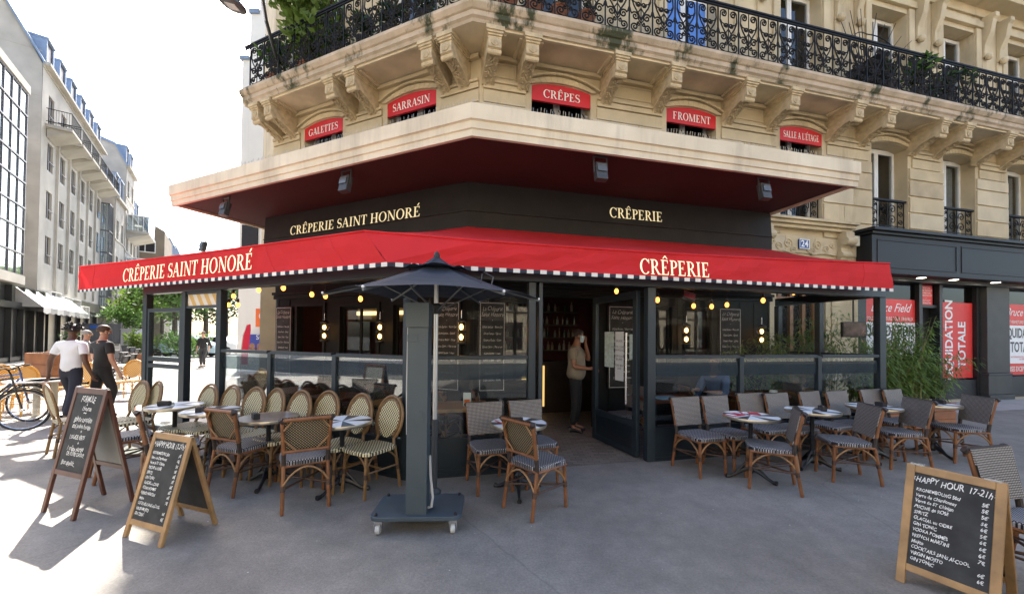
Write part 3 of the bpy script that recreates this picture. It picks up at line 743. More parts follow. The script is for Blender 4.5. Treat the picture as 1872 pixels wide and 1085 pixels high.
# ------------------------------------------------------------------ black fascia band with the name
bc = isect(5.45, 6.3)
bnd = thing('fascia_band', 'black cloth fascia band with cream lettering below the canopy', 'sign', (bc.x,bc.y,3.55), TR)
f = MB(); f.sweep([LP(-8.42,5.45).xy, bc, RP(6.95,6.3).xy], [(0,3.44),(0,3.715),(.016,3.725),(.016,3.735),(0,3.745),(-.03,4.22),(-.3,4.22),(-.3,3.44)], True)
f.build('cloth', BANDF, bnd, world=True)
tl = math.atan2(.03,.475)
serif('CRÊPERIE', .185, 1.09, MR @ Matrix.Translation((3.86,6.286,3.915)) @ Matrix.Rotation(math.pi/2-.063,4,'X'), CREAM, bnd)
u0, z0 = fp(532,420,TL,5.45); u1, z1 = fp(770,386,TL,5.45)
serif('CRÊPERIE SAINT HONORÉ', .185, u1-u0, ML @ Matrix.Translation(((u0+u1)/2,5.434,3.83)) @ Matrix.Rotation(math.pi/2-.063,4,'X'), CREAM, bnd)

# ------------------------------------------------------------------ red awning
aw = thing('red_awning', 'broad red cloth awning with cream CRÊPERIE SAINT HONORÉ lettering and checked edge', 'awning', (isect(3.2,4.3).x,isect(3.2,4.3).y,2.4), TR)
vc = isect(3.2,4.3); ZB = 2.43
def V(p, z): return Vector((p[0],p[1],z))
def sag(a, b, k, s): return [a.lerp(b, i/k)+Vector((0,0,-s*math.sin(math.pi*i/k))) for i in range(k+1)]
tL0 = LP(-10.22,3.22,2.87); tLc = LP(-3.27,3.24,2.82); tR0 = RP(.67,4.34,2.745); tR1 = RP(7.02,4.34,2.83)
bL0 = LP(-10.2,3.2,ZB); bC = V(vc,ZB); bR1 = RP(7.02,4.3,ZB)
f = MB(); K = 24
def strip(a, b):
    for i in range(len(a)-1): f.quad(a[i],a[i+1],b[i+1],b[i])
def wav(p, i, s): return p
topL = sag(tL0,tLc,K,.02); botL = [bL0.lerp(bC,i/K) for i in range(K+1)]
random.seed(11)
def valance(top, bot, nrm, rows=5):
    prev = top
    for r in range(1, rows+1):
        k = r/rows; cur = []
        for i, (t, b) in enumerate(zip(top, bot)):
            w = .014*math.sin(math.pi*k)*(math.sin(i*1.7+r)+math.sin(i*.6))
            cur.append(t.lerp(b, k)+nrm*w)
        strip(prev, cur); prev = cur
valance(topL, botL, LP(0,-1).normalized())
f.quad(tLc, tR0, bC)
topR = sag(tR0,tR1,K,.03); botR = [bC.lerp(bR1,i/K) for i in range(K+1)]
valance(topR, botR, RP(0,-1).normalized())
f.build('valance', REDF, aw, world=True, smooth=True)
f = MB()
bkL = LP(-8.4,5.44,3.46); bkC = V(bc,3.46); bkR = RP(6.93,6.29,3.46)
def roof(top, back, k2=10):
    prev = top
    for r in range(1, k2+1):
        k = r/k2; cur = [t.lerp(b, k)+Vector((0,0,-.05*math.sin(math.pi*k)+.015*math.sin(math.pi*k)*math.sin(i*.9))) for i, (t,b) in enumerate(zip(top, back))]
        strip(prev, cur); prev = cur
roof(topL, [bkL.lerp(bkC,i/K) for i in range(K+1)]); roof(topR, [bkC.lerp(bkR,i/K) for i in range(K+1)]); roof([tLc, tR0], [bkC, bkC+Vector((.001,0,0))])
# left end cheek
f.add([tL0,bL0,LP(-10.2,4.2,2.9)],[(0,1,2)]); f.add([tR1,bR1,RP(7.02,4.9,2.95)],[(0,1,2)])
f.build('canopy_cloth', REDF, aw, world=True, smooth=True)
NAVY = mat('navy_braid', (.022,.028,.045), .8, var=.1); WBR = mat('white_braid', (.74,.72,.68), .8, var=.06)
f = MB()
for a, b in ((bL0,bC),(bC,bR1)):
    L = (b-a).length; n = int(L/.08); n -= n % 2; nn = Vector(((b-a).y, -(b-a).x, 0)).normalized()*.006
    for i in range(n):
        f.mi = i % 2; p = a.lerp(b,i/n)+nn; q = a.lerp(b,(i+1)/n)+nn; z0_, z1_ = (-.038,.008) if i % 2 else (-.036,.006)
        d1 = Vector((0,0,z0_)); d2 = Vector((0,0,z1_)); f.quad(p+d1,q+d1,q+d2,p+d2)
        f.quad(p+d1-nn*1.5,q+d1-nn*1.5,q+d2-nn*1.5,p+d2-nn*1.5)
f.mi = 0
f.build('checked_braid', [NAVY, WBR], aw, world=True)
f = MB(); 
for a, b in ((tL0,tLc),(tLc,tR0),(tR0,tR1)): f.tube([p for p in sag(a,b,K,.02 if a is tL0 else (.03 if a is tR0 else 0))], .014, 6)
f.build('front_rail', REDF, aw, world=True, smooth=True)
for i in range(2, K, 4):
    for top, bot, nn in ((topL,botL,LP(0,-1)),(topR,botR,RP(0,-1))):
        f = MB(); pts = [top[i].lerp(bot[i],j/5)+nn*(.012*math.sin(math.pi*j/5)*1.17*(math.sin(i*1.7+j)+math.sin(i*.6))+.003) for j in range(6)]
        for p, q in zip(pts, pts[1:]): f.bar(p, q, .016, .003, nn)
        f.build('seam', mat('darker_red_seam', (.62,.018,.022), .85, var=.05), aw, world=True)
# folding arms below the cloth
f = MB(); f.M = MR
for u in (1.0, 3.9, 6.6): f.tube([(u,6.2,3.2),(u+.5,5.3,2.75),(u,4.4,2.72)], .03, 8)
f.M = ML
for u in (-9.2, -7.0, -4.6): f.tube([(u,5.4,3.2),(u+.5,4.4,2.8),(u,3.3,2.76)], .03, 8)
arms = f.build('folding_arms', LAMPG, aw, world=True)
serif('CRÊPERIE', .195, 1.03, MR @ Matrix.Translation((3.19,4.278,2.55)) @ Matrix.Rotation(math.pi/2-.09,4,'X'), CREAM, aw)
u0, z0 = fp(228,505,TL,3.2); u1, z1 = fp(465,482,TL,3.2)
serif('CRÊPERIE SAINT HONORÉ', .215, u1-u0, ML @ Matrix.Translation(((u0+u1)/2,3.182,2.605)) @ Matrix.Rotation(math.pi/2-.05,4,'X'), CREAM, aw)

# ------------------------------------------------------------------ terrace glass screens
TG = glass('terrace_glass', (.88,.93,.93), 1.15, 1.5); TGL = glass('mirroring_terrace_glass', (.84,.9,.9), 4.2, 1.5); TG2 = glass('clear_upper_glass', (.96,.97,.97), .07, 1.4)
PAINT_REFL = glass('painted_reflection', (.45,.52,.56), .35, 1.45, refl_paint=.7, refl_paint_c=(.035,.05,.062)); PAINT_REFL_L = glass('pale_painted_reflection', (.5,.57,.6), 1.2, 1.45, refl_paint=.45, refl_paint_c=(.035,.05,.06))  # dark reflection across the panes, painted on as a flat tinted band
def screen(name, lab, th, M_, n, posts, mull, segs, refl_paint=True, head=None, pos=None, upper=()):
    t = thing(name, lab, 'glass screen', M_ @ Vector((pos, n, 0)), th)
    for x, w in posts:
        b = MB(M_); b.box((x-w/2,n-.05,0),(x+w/2,n+.05,2.33)); b.build('post', TEAL, t, world=True, bevel=.006)
    for x in mull:
        b = MB(M_); b.box((x-.035,n-.035,0),(x+.035,n+.035,1.40)); b.build('mullion', TEAL, t, world=True, bevel=.004)
    for a, b_ in segs:
        b = MB(M_); b.box((a,n-.03,.0),(b_,n+.03,.40)); b.box((a,n-.038,.05),(b_,n-.031,.10)); b.box((a,n-.045,.0),(b_,n-.0385,.055)); b.box((a,n-.04,.402),(b_,n+.04,.45)); b.build('kick_panel', TEALD, t, world=True)
        b = MB(M_); b.box((a,n-.04,1.375),(b_,n+.04,1.42)); b.build('rail', TEAL, t, world=True, bevel=.004)
        b = MB(M_); b.box((a,n-.005,.455),(b_,n+.005,1.372)); p = b.build('pane', TGL if M_ is ML else TG, t, world=True)
        if refl_paint: b = MB(M_); b.quad((a,n-.008,1.13),(b_,n-.008,1.13),(b_,n-.008,1.32),(a,n-.008,1.32)); b.build('painted_reflection', PAINT_REFL_L if M_ is ML else PAINT_REFL, p, world=True)
    for a, b_ in upper:
        b = MB(M_); b.box((a,n-.004,1.422),(b_,n+.004,2.22)); b.build('upper_pane', TG2, t, world=True)
    if head:
        b = MB(M_); b.box((head[0],n-.06,2.335),(head[1],n+.06,2.50)); b.build('header_beam', TEAL, t, world=True, bevel=.006)
    return t
scL = screen('glass_screen', 'dark framed glass screen behind the tan oval-backed chairs', TL, ML, 3.58, [(-8.66,.13),(-7.46,.12),(-6.5,.12)], [-5.32,-4.06], [(-6.44,-5.36),(-5.28,-4.10),(-4.02,-2.95)], head=(-8.7,-2.86), pos=-5)
cpost = MB(ML); cpost.box((-2.94,3.52,0),(-2.83,3.64,2.33)); cpost.build('post', TEAL, scL, world=True, bevel=.006)
# tilt window bay and transom beside the street opening
b = MB(ML)
for q in (((-8.6,3.545,.0),(-7.52,3.615,.08)), ((-8.6,3.545,1.06),(-7.52,3.615,1.13)), ((-8.6,3.545,1.17),(-7.52,3.615,1.25)), ((-8.6,3.545,2.02),(-7.52,3.615,2.08)), ((-8.6,3.546,.08),(-8.53,3.614,2.02)), ((-7.59,3.546,.08),(-7.52,3.614,2.02)),
          ((-7.40,3.546,2.06),(-6.56,3.614,2.10)), ((-7.40,3.547,2.285),(-6.56,3.613,2.33))): b.box(*q)
b.build('window_frame', TEAL, scL, world=True)
b = MB(ML); b.box((-8.53,3.575,.08),(-7.59,3.585,1.06)); b.box((-8.53,3.575,1.25),(-7.59,3.585,2.02)); b.build('pane', TG, scL, world=True)
STRP = bpy.data.materials.new('striped_transom'); STRP.use_nodes = True
def stripes(m, c1, c2, sc, rot):
    nt = m.node_tree; bs = nt.nodes['Principled BSDF']; tc = nt.nodes.new('ShaderNodeTexCoord'); mp = nt.nodes.new('ShaderNodeMapping'); mp.inputs['Rotation'].default_value = rot
    wv = nt.nodes.new('ShaderNodeTexWave'); wv.inputs['Scale'].default_value = sc; rp = nt.nodes.new('ShaderNodeValToRGB'); rp.color_ramp.interpolation = 'CONSTANT'
    rp.color_ramp.elements[0].color = (*c1,1); rp.color_ramp.elements[1].position = .5; rp.color_ramp.elements[1].color = (*c2,1)
    nt.links.new(tc.outputs['Object'], mp.inputs[0]); nt.links.new(mp.outputs[0], wv.inputs[0]); nt.links.new(wv.outputs['Fac'], rp.inputs[0]); nt.links.new(rp.outputs[0], bs.inputs['Base Color']); bs.inputs['Roughness'].default_value = .7
stripes(STRP, (.75,.74,.7), (.65,.46,.18), 2.0, (0,R_(35),TL))
b = MB(ML); b.box((-7.40,3.57,2.10),(-6.56,3.59,2.285)); b.build('striped_transom', STRP, scL, world=True)
screen('glass_screen', 'dark framed glass screen between the parasol pillar and the doorway', TR, MR, 4.59, [(1.36,.09),(1.47,.05)], [], [(-.06,1.31)], head=(-.1,7.25), pos=.6, upper=[(.55,1.31)])
b = None
scR = screen('glass_screen', 'long dark framed glass screen behind the long row of black and white chairs', TR, MR, 4.59, [(3.03,.12),(7.2,.13)], [4.50,5.93], [(3.09,4.46),(4.54,5.89),(5.97,7.13)], pos=5, upper=[(3.09,7.13)])
# end return of the terrace
b = MB(MR)
for n in (5.55, 6.38): b.box((7.15,n-.05,0),(7.25,n+.05,2.33))
b.build('post', TEAL, scR, world=True, bevel=.006)
b = MB(MR); b.box((7.17,4.66,0),(7.23,5.49,.42)); b.box((7.17,5.61,0),(7.23,6.32,.42)); b.box((7.165,4.66,1.375),(7.235,5.49,1.42)); b.box((7.165,5.61,1.375),(7.235,6.32,1.42)); b.box((7.14,4.66,2.335),(7.26,6.4,2.48)); b.build('side_frame', TEALD, scR, world=True)
b = MB(MR); b.box((7.196,4.66,.43),(7.204,5.49,1.37)); b.box((7.196,5.61,.43),(7.204,6.32,1.37)); b.box((7.197,4.66,1.425),(7.203,5.49,2.32)); b.box((7.197,5.61,1.425),(7.203,6.32,2.32)); b.build('side_pane', TG2, scR, world=True)
# open door leaf
p0_, p1_ = gp(1166,838), gp(1091,803)
dv = (p1_-p0_); ang = math.atan2(dv.y, dv.x); Ld = 1.12
dl = thing('open_door', 'open glass door leaf with dark teal frame and two long steel handles', 'door', p0_, ang)
b = MB()
for q in (((0,-.03,.02),(.09,.03,2.3)), ((Ld-.09,-.03,.02),(Ld,.03,2.3)), ((.09,-.029,2.2),(Ld-.09,.029,2.3)), ((.09,-.029,.42),(Ld-.09,.029,.5)), ((.09,-.029,.02),(Ld-.09,.029,.1))): b.box(*q)
b.build('frame', TEAL, dl, bevel=.006)
b = MB(); b.box((.09,-.02,.1),(Ld-.09,.02,.42)); b.build('kick_panel', TEALD, dl)
b = MB(); b.box((.09,-.004,.5),(Ld-.09,.004,2.2)); b.build('pane', TG2, dl)
STEEL = mat('brushed_steel', (.62,.62,.62), .25, metal=.9, var=.04)
for s in (-1, 1):
    b = MB(); b.tube([(.17,s*.075,.72),(.17,s*.075,1.72)], .016, 10); b.tube([(.17,s*.03,.85),(.17,s*.075,.85)], .009, 8); b.tube([(.17,s*.03,1.6),(.17,s*.075,1.6)], .009, 8); b.build('handle', STEEL, dl, smooth='auto')
PAPER = mat('white_paper', (.72,.74,.72), .8, var=.05); PAPT = mat('pale_print', (.5,.6,.55), .8, var=.2, vs=30)
for x0, x1, z0, z1, m in ((.32,.52,1.02,1.74,PAPER), (.56,.80,1.2,1.74,PAPT), (.095,.18,1.35,1.7,PAPT)):
    b = MB(); b.box((x0,.006,z0),(x1,.010,z1)); b.build('notice', m, dl)
text('\n'.join(['SALADE','','GALETTE COMPLÈTE','CHAMPIGNON','','CRÊPE SUCRE','BEURRE','','CIDRE BRUT','CAFÉ']), .045, dl.matrix_basis if False else WM[dl.name] @ Matrix.Translation((.42,.012,1.4)) @ Matrix.Rotation(math.pi,4,'Z') @ Matrix.Rotation(math.pi/2,4,'X'), DARKIN, dl)

# ------------------------------------------------------------------ restaurant front inside the terrace
NF, NLF = 6.45, 5.62
fc = isect(NLF, NF); ucr, ucl = uR(fc), uL(fc)
rst = thing('restaurant_facade', 'dark panelled restaurant front with windows and open doorway behind the terrace', 'shop front', (fc.x,fc.y,0), TR)
CHAR = mat('charcoal_panelling', lin('#191918'), .65, var=.12, vs=4, spec=.25)
opsR = [(1.25,2.02,.85,2.28),(2.12,3.12,.0,2.36),(4.22,4.72,1.0,2.25),(5.05,5.62,1.25,2.25)]
opsL = [(-7.5,-6.74,.0,2.25),(-6.25,-5.3,.85,2.22),(-4.9,-4.2,.85,2.22)]
w = MB(MR); w.wall(ucr,7.06,0,3.6,NF,opsR,.12); w.M = ML; w.wall(-8.2,ucl,0,3.6,NLF,opsL,.12)
w.M = MR; w.quad((7.06,NF,0),(7.06,7.28,0),(7.06,7.28,3.6),(7.06,NF,3.6)); w.M = ML; w.quad((-8.2,NLF,0),(-9.55,6.52,0),(-9.55,6.52,3.6),(-8.2,NLF,3.6))
w.build('wall', CHAR, rst, world=True)
w = MB()
for M_, n, ops_, u0, u1 in ((MR,NF,opsR,ucr+.02,7.04),(ML,NLF,opsL,-8.18,ucl-.02)):
    w.M = M_
    for a, b_, c, d in ops_:
        w.box((a-.07,n-.03,max(0,c-.07)),(a-.001,n,d+.07)); w.box((b_+.001,n-.03,max(0,c-.07)),(b_+.07,n,d+.07)); w.box((a,n-.031,d+.001),(b_,n-.001,d+.07))
        if c > .5: w.box((a,n-.04,c-.08),(b_,n,c-.001)); w.box((a-.02,n-.02,.2),(b_+.02,n-.001,.25)); w.box((a-.02,n-.02,c-.2),(b_+.02,n-.001,c-.15))
    w.box((u0,n-.09,2.42),(u1,n,2.5)); w.box((u0,n-.13,2.505),(u1,n,2.56)); w.box((u0,n-.05,2.565),(u1,n,2.75))
    x = u0+.05
    while x < u1:
        if not any(a-.1 < x < b_+.1 for a, b_, c, d in ops_): w.box((x-.012,n-.014,.25),(x+.012,n-.001,2.4))
        x += .36
w.build('panel_moulding', CHAR, rst, world=True)
w = MB()
for M_, n, ops_ in ((MR,NF,opsR),(ML,NLF,opsL)):
    w.M = M_
    for a, b_, c, d in ops_:
        if c > .5:
            w.M = M_; g = MB(M_); 
            for q in (((a,n+.05,c),(a+.045,n+.09,d)),((b_-.045,n+.05,c),(b_,n+.09,d)),((a+.045,n+.051,c),(b_-.045,n+.089,c+.045)),((a+.045,n+.051,d-.045),(b_-.045,n+.089,d)),(((a+b_)/2-.025,n+.052,c+.045),((a+b_)/2+.025,n+.088,d-.045))): g.box(*q)
            fr = g.build('window', CHAR, rst, world=True)
            g = MB(M_); g.quad((a,n+.07,c),(b_,n+.07,c),(b_,n+.07,d),(a,n+.07,d)); g.build('pane', PANE if False else TG, fr, world=True)
# rooms behind: maroon walls, ceiling light coves, shelves of bottles
MARO = mat('maroon_wall', (.10,.018,.014), .8, var=.25, vs=3); 
sh = MB(); 
back = [LP(-8.3,8.6), V(isect(8.4,9.3),0), RP(7.0,9.3)]
for i in (0,1): a, b_ = back[i], back[i+1]; sh.quad((a.x,a.y,0),(b_.x,b_.y,0),(b_.x,b_.y,3.5),(a.x,a.y,3.5))
sh.M = MR; sh.quad((7.03,NF+.02,0),(7.03,9.3,0),(7.03,9.3,3.5),(7.03,NF+.02,3.5))
sh.M = ML; sh.quad((-8.3,5.76,0),(-8.3,8.6,0),(-8.3,8.6,3.5),(-8.3,5.76,3.5)); sh.build('inner_wall', MARO, rst, world=True)
sh = MB()
fr_ = [LP(-8.3,5.66), V(isect(5.66,6.49),0), RP(7.0,6.49)]
for i in (0,1): sh.quad(*[(p.x,p.y,2.95) for p in (fr_[i],fr_[i+1],back[i+1],back[i])])
sh.build('ceiling', mat('dark_ceiling', (.06,.05,.045), .8, var=.1), rst, world=True)
COVE = mat('cove_light', (1,.85,.55), .6, var=0, emit=(1,.68,.30), es=.5)
sh = MB(ML); sh.box((-8.2,7.9,2.20),(-4.0,7.93,2.30)); sh.build('light_cove', COVE, rst, world=True)
WARMW = mat('warm_frieze', (.35,.27,.15), .7, var=.1); sh = MB(ML); sh.box((-8.2,7.94,2.02),(-4.0,8.0,2.5)); sh.build('frieze', WARMW, rst, world=True)
BRASS = mat('brass_strip', (.75,.5,.15), .3, metal=.8, var=.05, emit=(1,.6,.2), es=.25)  # emission paints a warm glint onto the brass
sh = MB(MR); sh.box((1.7,7.95,0),(3.9,8.35,1.06)); sh.box((1.65,7.9,1.06),(3.95,8.4,1.11)); sh.build('bar_counter', mat('dark_walnut', (.035,.022,.015), .4, var=.2), rst, world=True)
sh = MB(MR); sh.box((2.62,7.925,.15),(2.66,7.948,1.03)); sh.box((2.15,7.925,.2),(2.3,7.948,.8)); sh.build('brass_trim', BRASS, rst, world=True)
sh = MB(MR)
for z in (1.3,1.62,1.94,2.26): sh.box((1.7,8.95,z),(3.9,9.25,z+.03))
sh.build('shelf', mat('shelf_wood', (.10,.065,.035), .5, var=.15), rst, world=True)
random.seed(4); BOT = [mat('bottle_green', (.03,.06,.02), .15, var=.1), mat('bottle_amber', (.16,.07,.015), .15, var=.1), mat('bottle_pale', (.35,.33,.28), .2, var=.1), mat('paper_pack', (.4,.3,.2), .7, var=.1)]
bs_ = MB(MR)
for z in (1.33,1.65,1.97,2.29):
    u = 1.78
    while u < 3.85:
        bs_.mi = random.randrange(4); h = random.uniform(.17,.26); bs_.lathe([(.034,0),(.034,h*.6),(.014,h*.75),(.014,h)], 8, (u,9.05,z)); u += random.uniform(.085,.2)
bs_.mi = 0; bt = bs_.build('bottles', BOT, rst, world=True); bt['kind'] = 'stuff'
# dark ceiling boards of the terrace
tcb = MB(); 
for M_, u0, u1, n0, n1 in ((MR, .4, 7.0, 4.9, 6.3), (ML, -6.4, -3.3, 3.9, 5.45)):
    tcb.M = M_
    for k in range(6):
        n = n0+(n1-n0)*k/5; tcb.box((u0,n-.04,2.56+.02*k),(u1,n+.04,2.63+.02*k))
    x = u0
    while x < u1: tcb.box((x-.03,n0,2.64),(x+.03,n1,2.72)); x += 1.3
tcb.build('terrace_rafters', mat('blackened_steel', (.02,.02,.022), .6, var=.1), rst, world=True)
# chalk menu boards
BLK = mat('chalkboard', (.020,.019,.018), .75, var=.3, vs=7, bump=.05, hue2=(.045,.044,.042), detail=9); CHALK = mat('chalk_white', (.74,.73,.69), .95, var=.35, vs=45)
menu = ['Galette Saucisse  /  Beurre Salé','Galette Saumon  /  Épinard','Galette au Poulet  /  Crème','Galette Chèvre  /  Miel et noix','Galette Saumon  /  Aneth','Galette au Bœuf  /  Oignon','Crêpe Sucre  /  Beurre','Crêpe Caramel  /  Salé','Crêpe Chocolat  /  Banane']
for M_, th, n, a, b_, z0, z1, lab in ((MR,TR,NF,5.76,6.28,.72,2.26,'tall chalk menu board between the shop-side pair of wall lanterns'), (MR,TR,NF,3.36,3.92,.72,2.24,'tall chalk menu board seen through the open glass door'),
        (ML,TL,NLF,-8.12,-7.62,.8,2.25,'tall chalk menu board at the street end of the dark front'), (ML,TL,NLF,ucl-.68,ucl-.16,.72,2.24,'tall chalk menu board just past the parasol pole towards the doorway'), (MR,TR,NF,ucr+.14,ucr+.60,.72,2.24,'tall chalk menu board beside the glass pane before the doorway')):
    t = thing('menu_board', lab, 'menu board', M_ @ Vector(((a+b_)/2,n-.05,z0)), th, 'chalk menu boards on the dark front'); w_ = (b_-a)/2; hh = z1-z0
    b = MB(); b.box((-w_,-.02,0),(w_,.02,hh)); b.build('panel', BLK, t)
    b = MB(); 
    for q in (((-w_+.02,-.024,.02),(w_-.02,-.021,.028)),((-w_+.02,-.024,hh-.028),(w_-.02,-.021,hh-.02)),((-w_+.02,-.0242,.03),(-w_+.028,-.0212,hh-.03)),((w_-.028,-.0242,.03),(w_-.02,-.0212,hh-.03))): b.box(*q)
    b.build('border_line', CHALK, t)
    Mx = WM[t.name] @ Matrix.Translation((0,-.026,hh-.17)) @ Matrix.Rotation(math.pi/2,4,'X')
    text('La Crêperie\nSaint Honoré', .098, Mx, CHALK, t, shear=.35, off=-.001, sx=.86*w_/.27)
    Mx = WM[t.name] @ Matrix.Translation((0,-.026,hh-.82)) @ Matrix.Rotation(math.pi/2,4,'X')
    text('•\n'+'\n'.join(menu), .052, Mx, CHALK, t, shear=.3, lsp=2.15, sx=.62*w_/.27)
# wall lanterns
BULB = mat('bulb_filament', (1,.7,.3), .5, var=0, emit=(1,.50,.13), es=2.2); BULBG = mat('amber_bulb_glass', (1,.7,.35), .3, var=0, emit=(1,.36,.05), es=1.25)
LBL = mat('lantern_black', (.02,.02,.02), .4, var=.1); LGLS = glass('lantern_glass', (.97,.93,.85), .8, 1.4)
def lantern(pos, th, lab):
    t = thing('wall_lantern', lab, 'lantern', pos, th, 'caged wall lanterns on the dark front')
    b = MB(); b.lathe([(.075,-.2),(.08,-.19),(.08,-.17),(.072,-.165)], 16); b.lathe([(.072,.165),(.08,.17),(.08,.19),(.03,.21),(.012,.23)], 16)
    for k in range(8): a = math.pi/4*k; b.tube([(.074*math.cos(a),.074*math.sin(a),-.17),(.074*math.cos(a),.074*math.sin(a),.17)], .0035, 4)
    b.lathe([(.076,-.01),(.078,0),(.076,.01)], 16)
    b.build('cage', LBL, t)
    b = MB(); b.tube([(0,0,.22),(0,0,.36),(0,.13,.42)], .007, 6); b.build('hanger', STEEL, t); b = MB(); b.tube([(0,.13,.1),(0,.07,.02)], .01, 6); b.build('wall_arm', STEEL, t)
    for z in (-.085,.085): b = MB(); b.sphere((0,0,z),(.034,.034,.05),10,8); b.build('bulb', BULB, t, smooth=True)
    return t
ln0 = None
for M_, th, n, u, lab in ((MR,TR,NF,4.96,'lit wall lantern beside the narrow window past the open glass door'), (MR,TR,NF,6.72,'lit wall lantern last along the front towards door 24'), (ML,TL,NLF,ucl-.09,'lit wall lantern at the inner corner between two chalk menus'),
        (ML,TL,NLF,-4.06,'lit wall lantern just behind the parasol pole'), (ML,TL,NLF,-5.12,'lit wall lantern between the two street-side windows'), (ML,TL,NLF,-6.56,'lit wall lantern beside the dark doorway at the street end')):
    pos = M_ @ Vector((u, n-.13, 1.72))
    ln0 = (copy_tree(ln0, pos, th, lab) and ln0) if ln0 else lantern(pos, th, lab)
# pendant bulbs
def pend(pos, lab):
    t = thing('pendant_bulb', lab, 'light bulb', pos, 0, 'glowing pendant bulbs under the awning')
    b = MB(); b.sphere((0,0,0),(.034,.034,.046),12,8); b.build('bulb', BULBG, t, smooth=True)
    b = MB(); b.lathe([(.02,.045),(.022,.05),(.022,.11),(.008,.12)],10); b.build('socket', LBL, t)
    b = MB(); b.tube([(0,0,.115),(0,0,.42)], .004, 5); b.build('cord', LBL, t)
    return t
pb0 = None
names = ['topmost of the three bulbs by the striped transom','lower street-side bulb of the three by the striped transom','lower inner bulb of the three by the striped transom','bulb over the tan chairs, fourth from the street end','high bulb in front of the street-end chalk menu','bulb hanging over the dark doorway on the street side','bulb just beside the parasol tip','bulb showing below the street-side parasol edge','bulb between parasol pole and pillar','small bulb hanging above the open doorway','bulb above the narrow window by the open door','door-side bulb of three above the shop-side window','middle bulb of three above the shop-side window','bulb of three above the shop-side menu board','bulb over the wall lantern next to door 24','last bulb at the shop end of the awning']
for (px, py, M_, th, n), lab in zip([(427,541,ML,TL,4.3),(418,557,ML,TL,4.5),(435,557,ML,TL,4.5),(473,530,ML,TL,4.3),(518,526,ML,TL,4.1),(570,538,ML,TL,4.5),(595,541,ML,TL,4.6),(659,546,ML,TL,4.6),(786,560,ML,TL,5.0),(1127,532,MR,TR,5.9),(1202,548,MR,TR,5.5),(1268,559,MR,TR,5.9),(1301,560,MR,TR,5.9),(1329,557,MR,TR,5.8),(1395,549,MR,TR,5.5),(1451,534,MR,TR,5.2)], names):
    u, z = fp(px, py, th, n); pos = M_ @ Vector((u,n,z)); lab = 'amber '+lab
    if pb0 is None: pb0 = pend(pos, lab)
    else: copy_tree(pb0, pos, 0, lab)
# ------------------------------------------------------------------ clothing shop on the right
SHOPB = mat('blue_black_shop_paint', lin('#101316'), .55, var=.08, vs=2); SHOPD = mat('shop_black', (.014,.015,.017), .45, var=.15)
shp = thing('clothing_shop', 'blue-black shop front with lit soffit and sale posters beyond door 24', 'shop front', RP(10.65,7.3,0), TR)
b = MB(MR)
b.box((10.62,6.92,3.31),(26,7.27,4.22)); b.box((10.56,6.86,4.225),(26,7.29,4.29)); b.box((10.5,6.78,4.295),(26,7.292,4.37)); b.box((10.6,6.89,3.28),(26,7.28,3.308))
for u0, u1 in ((10.78,13.55),(13.72,17.4),(17.6,21)):
    for q in (((u0,6.905,3.42),(u1,6.918,3.45)),((u0,6.905,4.08),(u1,6.918,4.11)),((u0,6.905,3.451),(u0+.03,6.918,4.079)),((u1-.03,6.905,3.451),(u1,6.918,4.079))): b.box(*q)
b.build('fascia', SHOPB, shp, world=True, bevel=.008)
b = MB(MR)
b.box((10.72,7.3,3.2),(25.4,7.72,3.26)); b.quad((10.72,7.74,0),(25.4,7.74,0),(25.4,7.74,3.2),(10.72,7.74,3.2))
for a, c in ((10.73,11.3),(13.22,13.34),(14.0,14.12),(15.5,15.62)): b.box((a,7.5,.0),(c,7.72,3.2))
b.box((11.3,7.52,0),(13.22,7.7,.62)); b.box((14.12,7.52,0),(15.5,7.7,.55)); b.box((16.62,7.52,0),(20.4,7.7,.6)); b.box((13.34,7.56,2.56),(14.0,7.68,2.64))
b.build('shop_frame', SHOPD, shp, world=True)
PILM = mat('dark_painted_stone', (.045,.045,.043), .55, var=.15, vs=3)
for a, c in ((15.64,16.6),(20.42,21.4)):
    b = MB(MR); b.box((a,7.36,.75),(c,7.7,3.2)); b.box((a-.03,7.32,.68),(c+.03,7.72,.745)); b.box((a-.02,7.33,.14),(c+.02,7.71,.675)); b.box((a-.05,7.29,.0),(c+.05,7.73,.135)); b.build('pilaster', PILM, shp, world=True, bevel=.01)
b = MB(MR)
for a, c, z in ((11.3,13.22,.62),(14.12,15.5,.55),(16.62,20.4,.6)): b.quad((a,7.6,z),(c,7.6,z),(c,7.6,3.2),(a,7.6,3.2))
b.quad((13.34,7.62,2.64),(14.0,7.62,2.64),(14.0,7.62,3.2),(13.34,7.62,3.2)); b.build('shop_window', glass('shop_glass', (.2,.22,.23), .9, 1.5), shp, world=True)
LEDM = mat('soffit_spot', (1,1,.95), .5, var=0, emit=(1,.93,.75), es=5)
for u in (12.55,13.75,15.4,17.3,19.2):
    b = MB(MR); b.lathe([(.11,3.277),(.12,3.262),(.09,3.262)], 16, (u,7.08,0)) ; o = b.build('downlight', STEEL, shp, world=True)
    b = MB(MR); b.lathe([(.088,3.2615),(.001,3.2612)], 16, (u,7.08,0)); b.build('lamp_disc', LEDM, o, world=True)
b = MB(MR); b.box((10.06,7.1,3.96),(10.5,7.29,4.2)); b.box((10.09,7.092,4.0),(10.28,7.099,4.16)); b.build('alarm_box', mat('ivory_plastic', (.55,.52,.42), .5, var=.08), shp, world=True, bevel=.01)
REDV = mat('red_vinyl', (.68,.035,.03), .45, var=.05); WHV = mat('white_vinyl', (.80,.82,.84), .4, var=.03); GRT = mat('charcoal_vinyl', (.05,.05,.06), .5, var=.05)
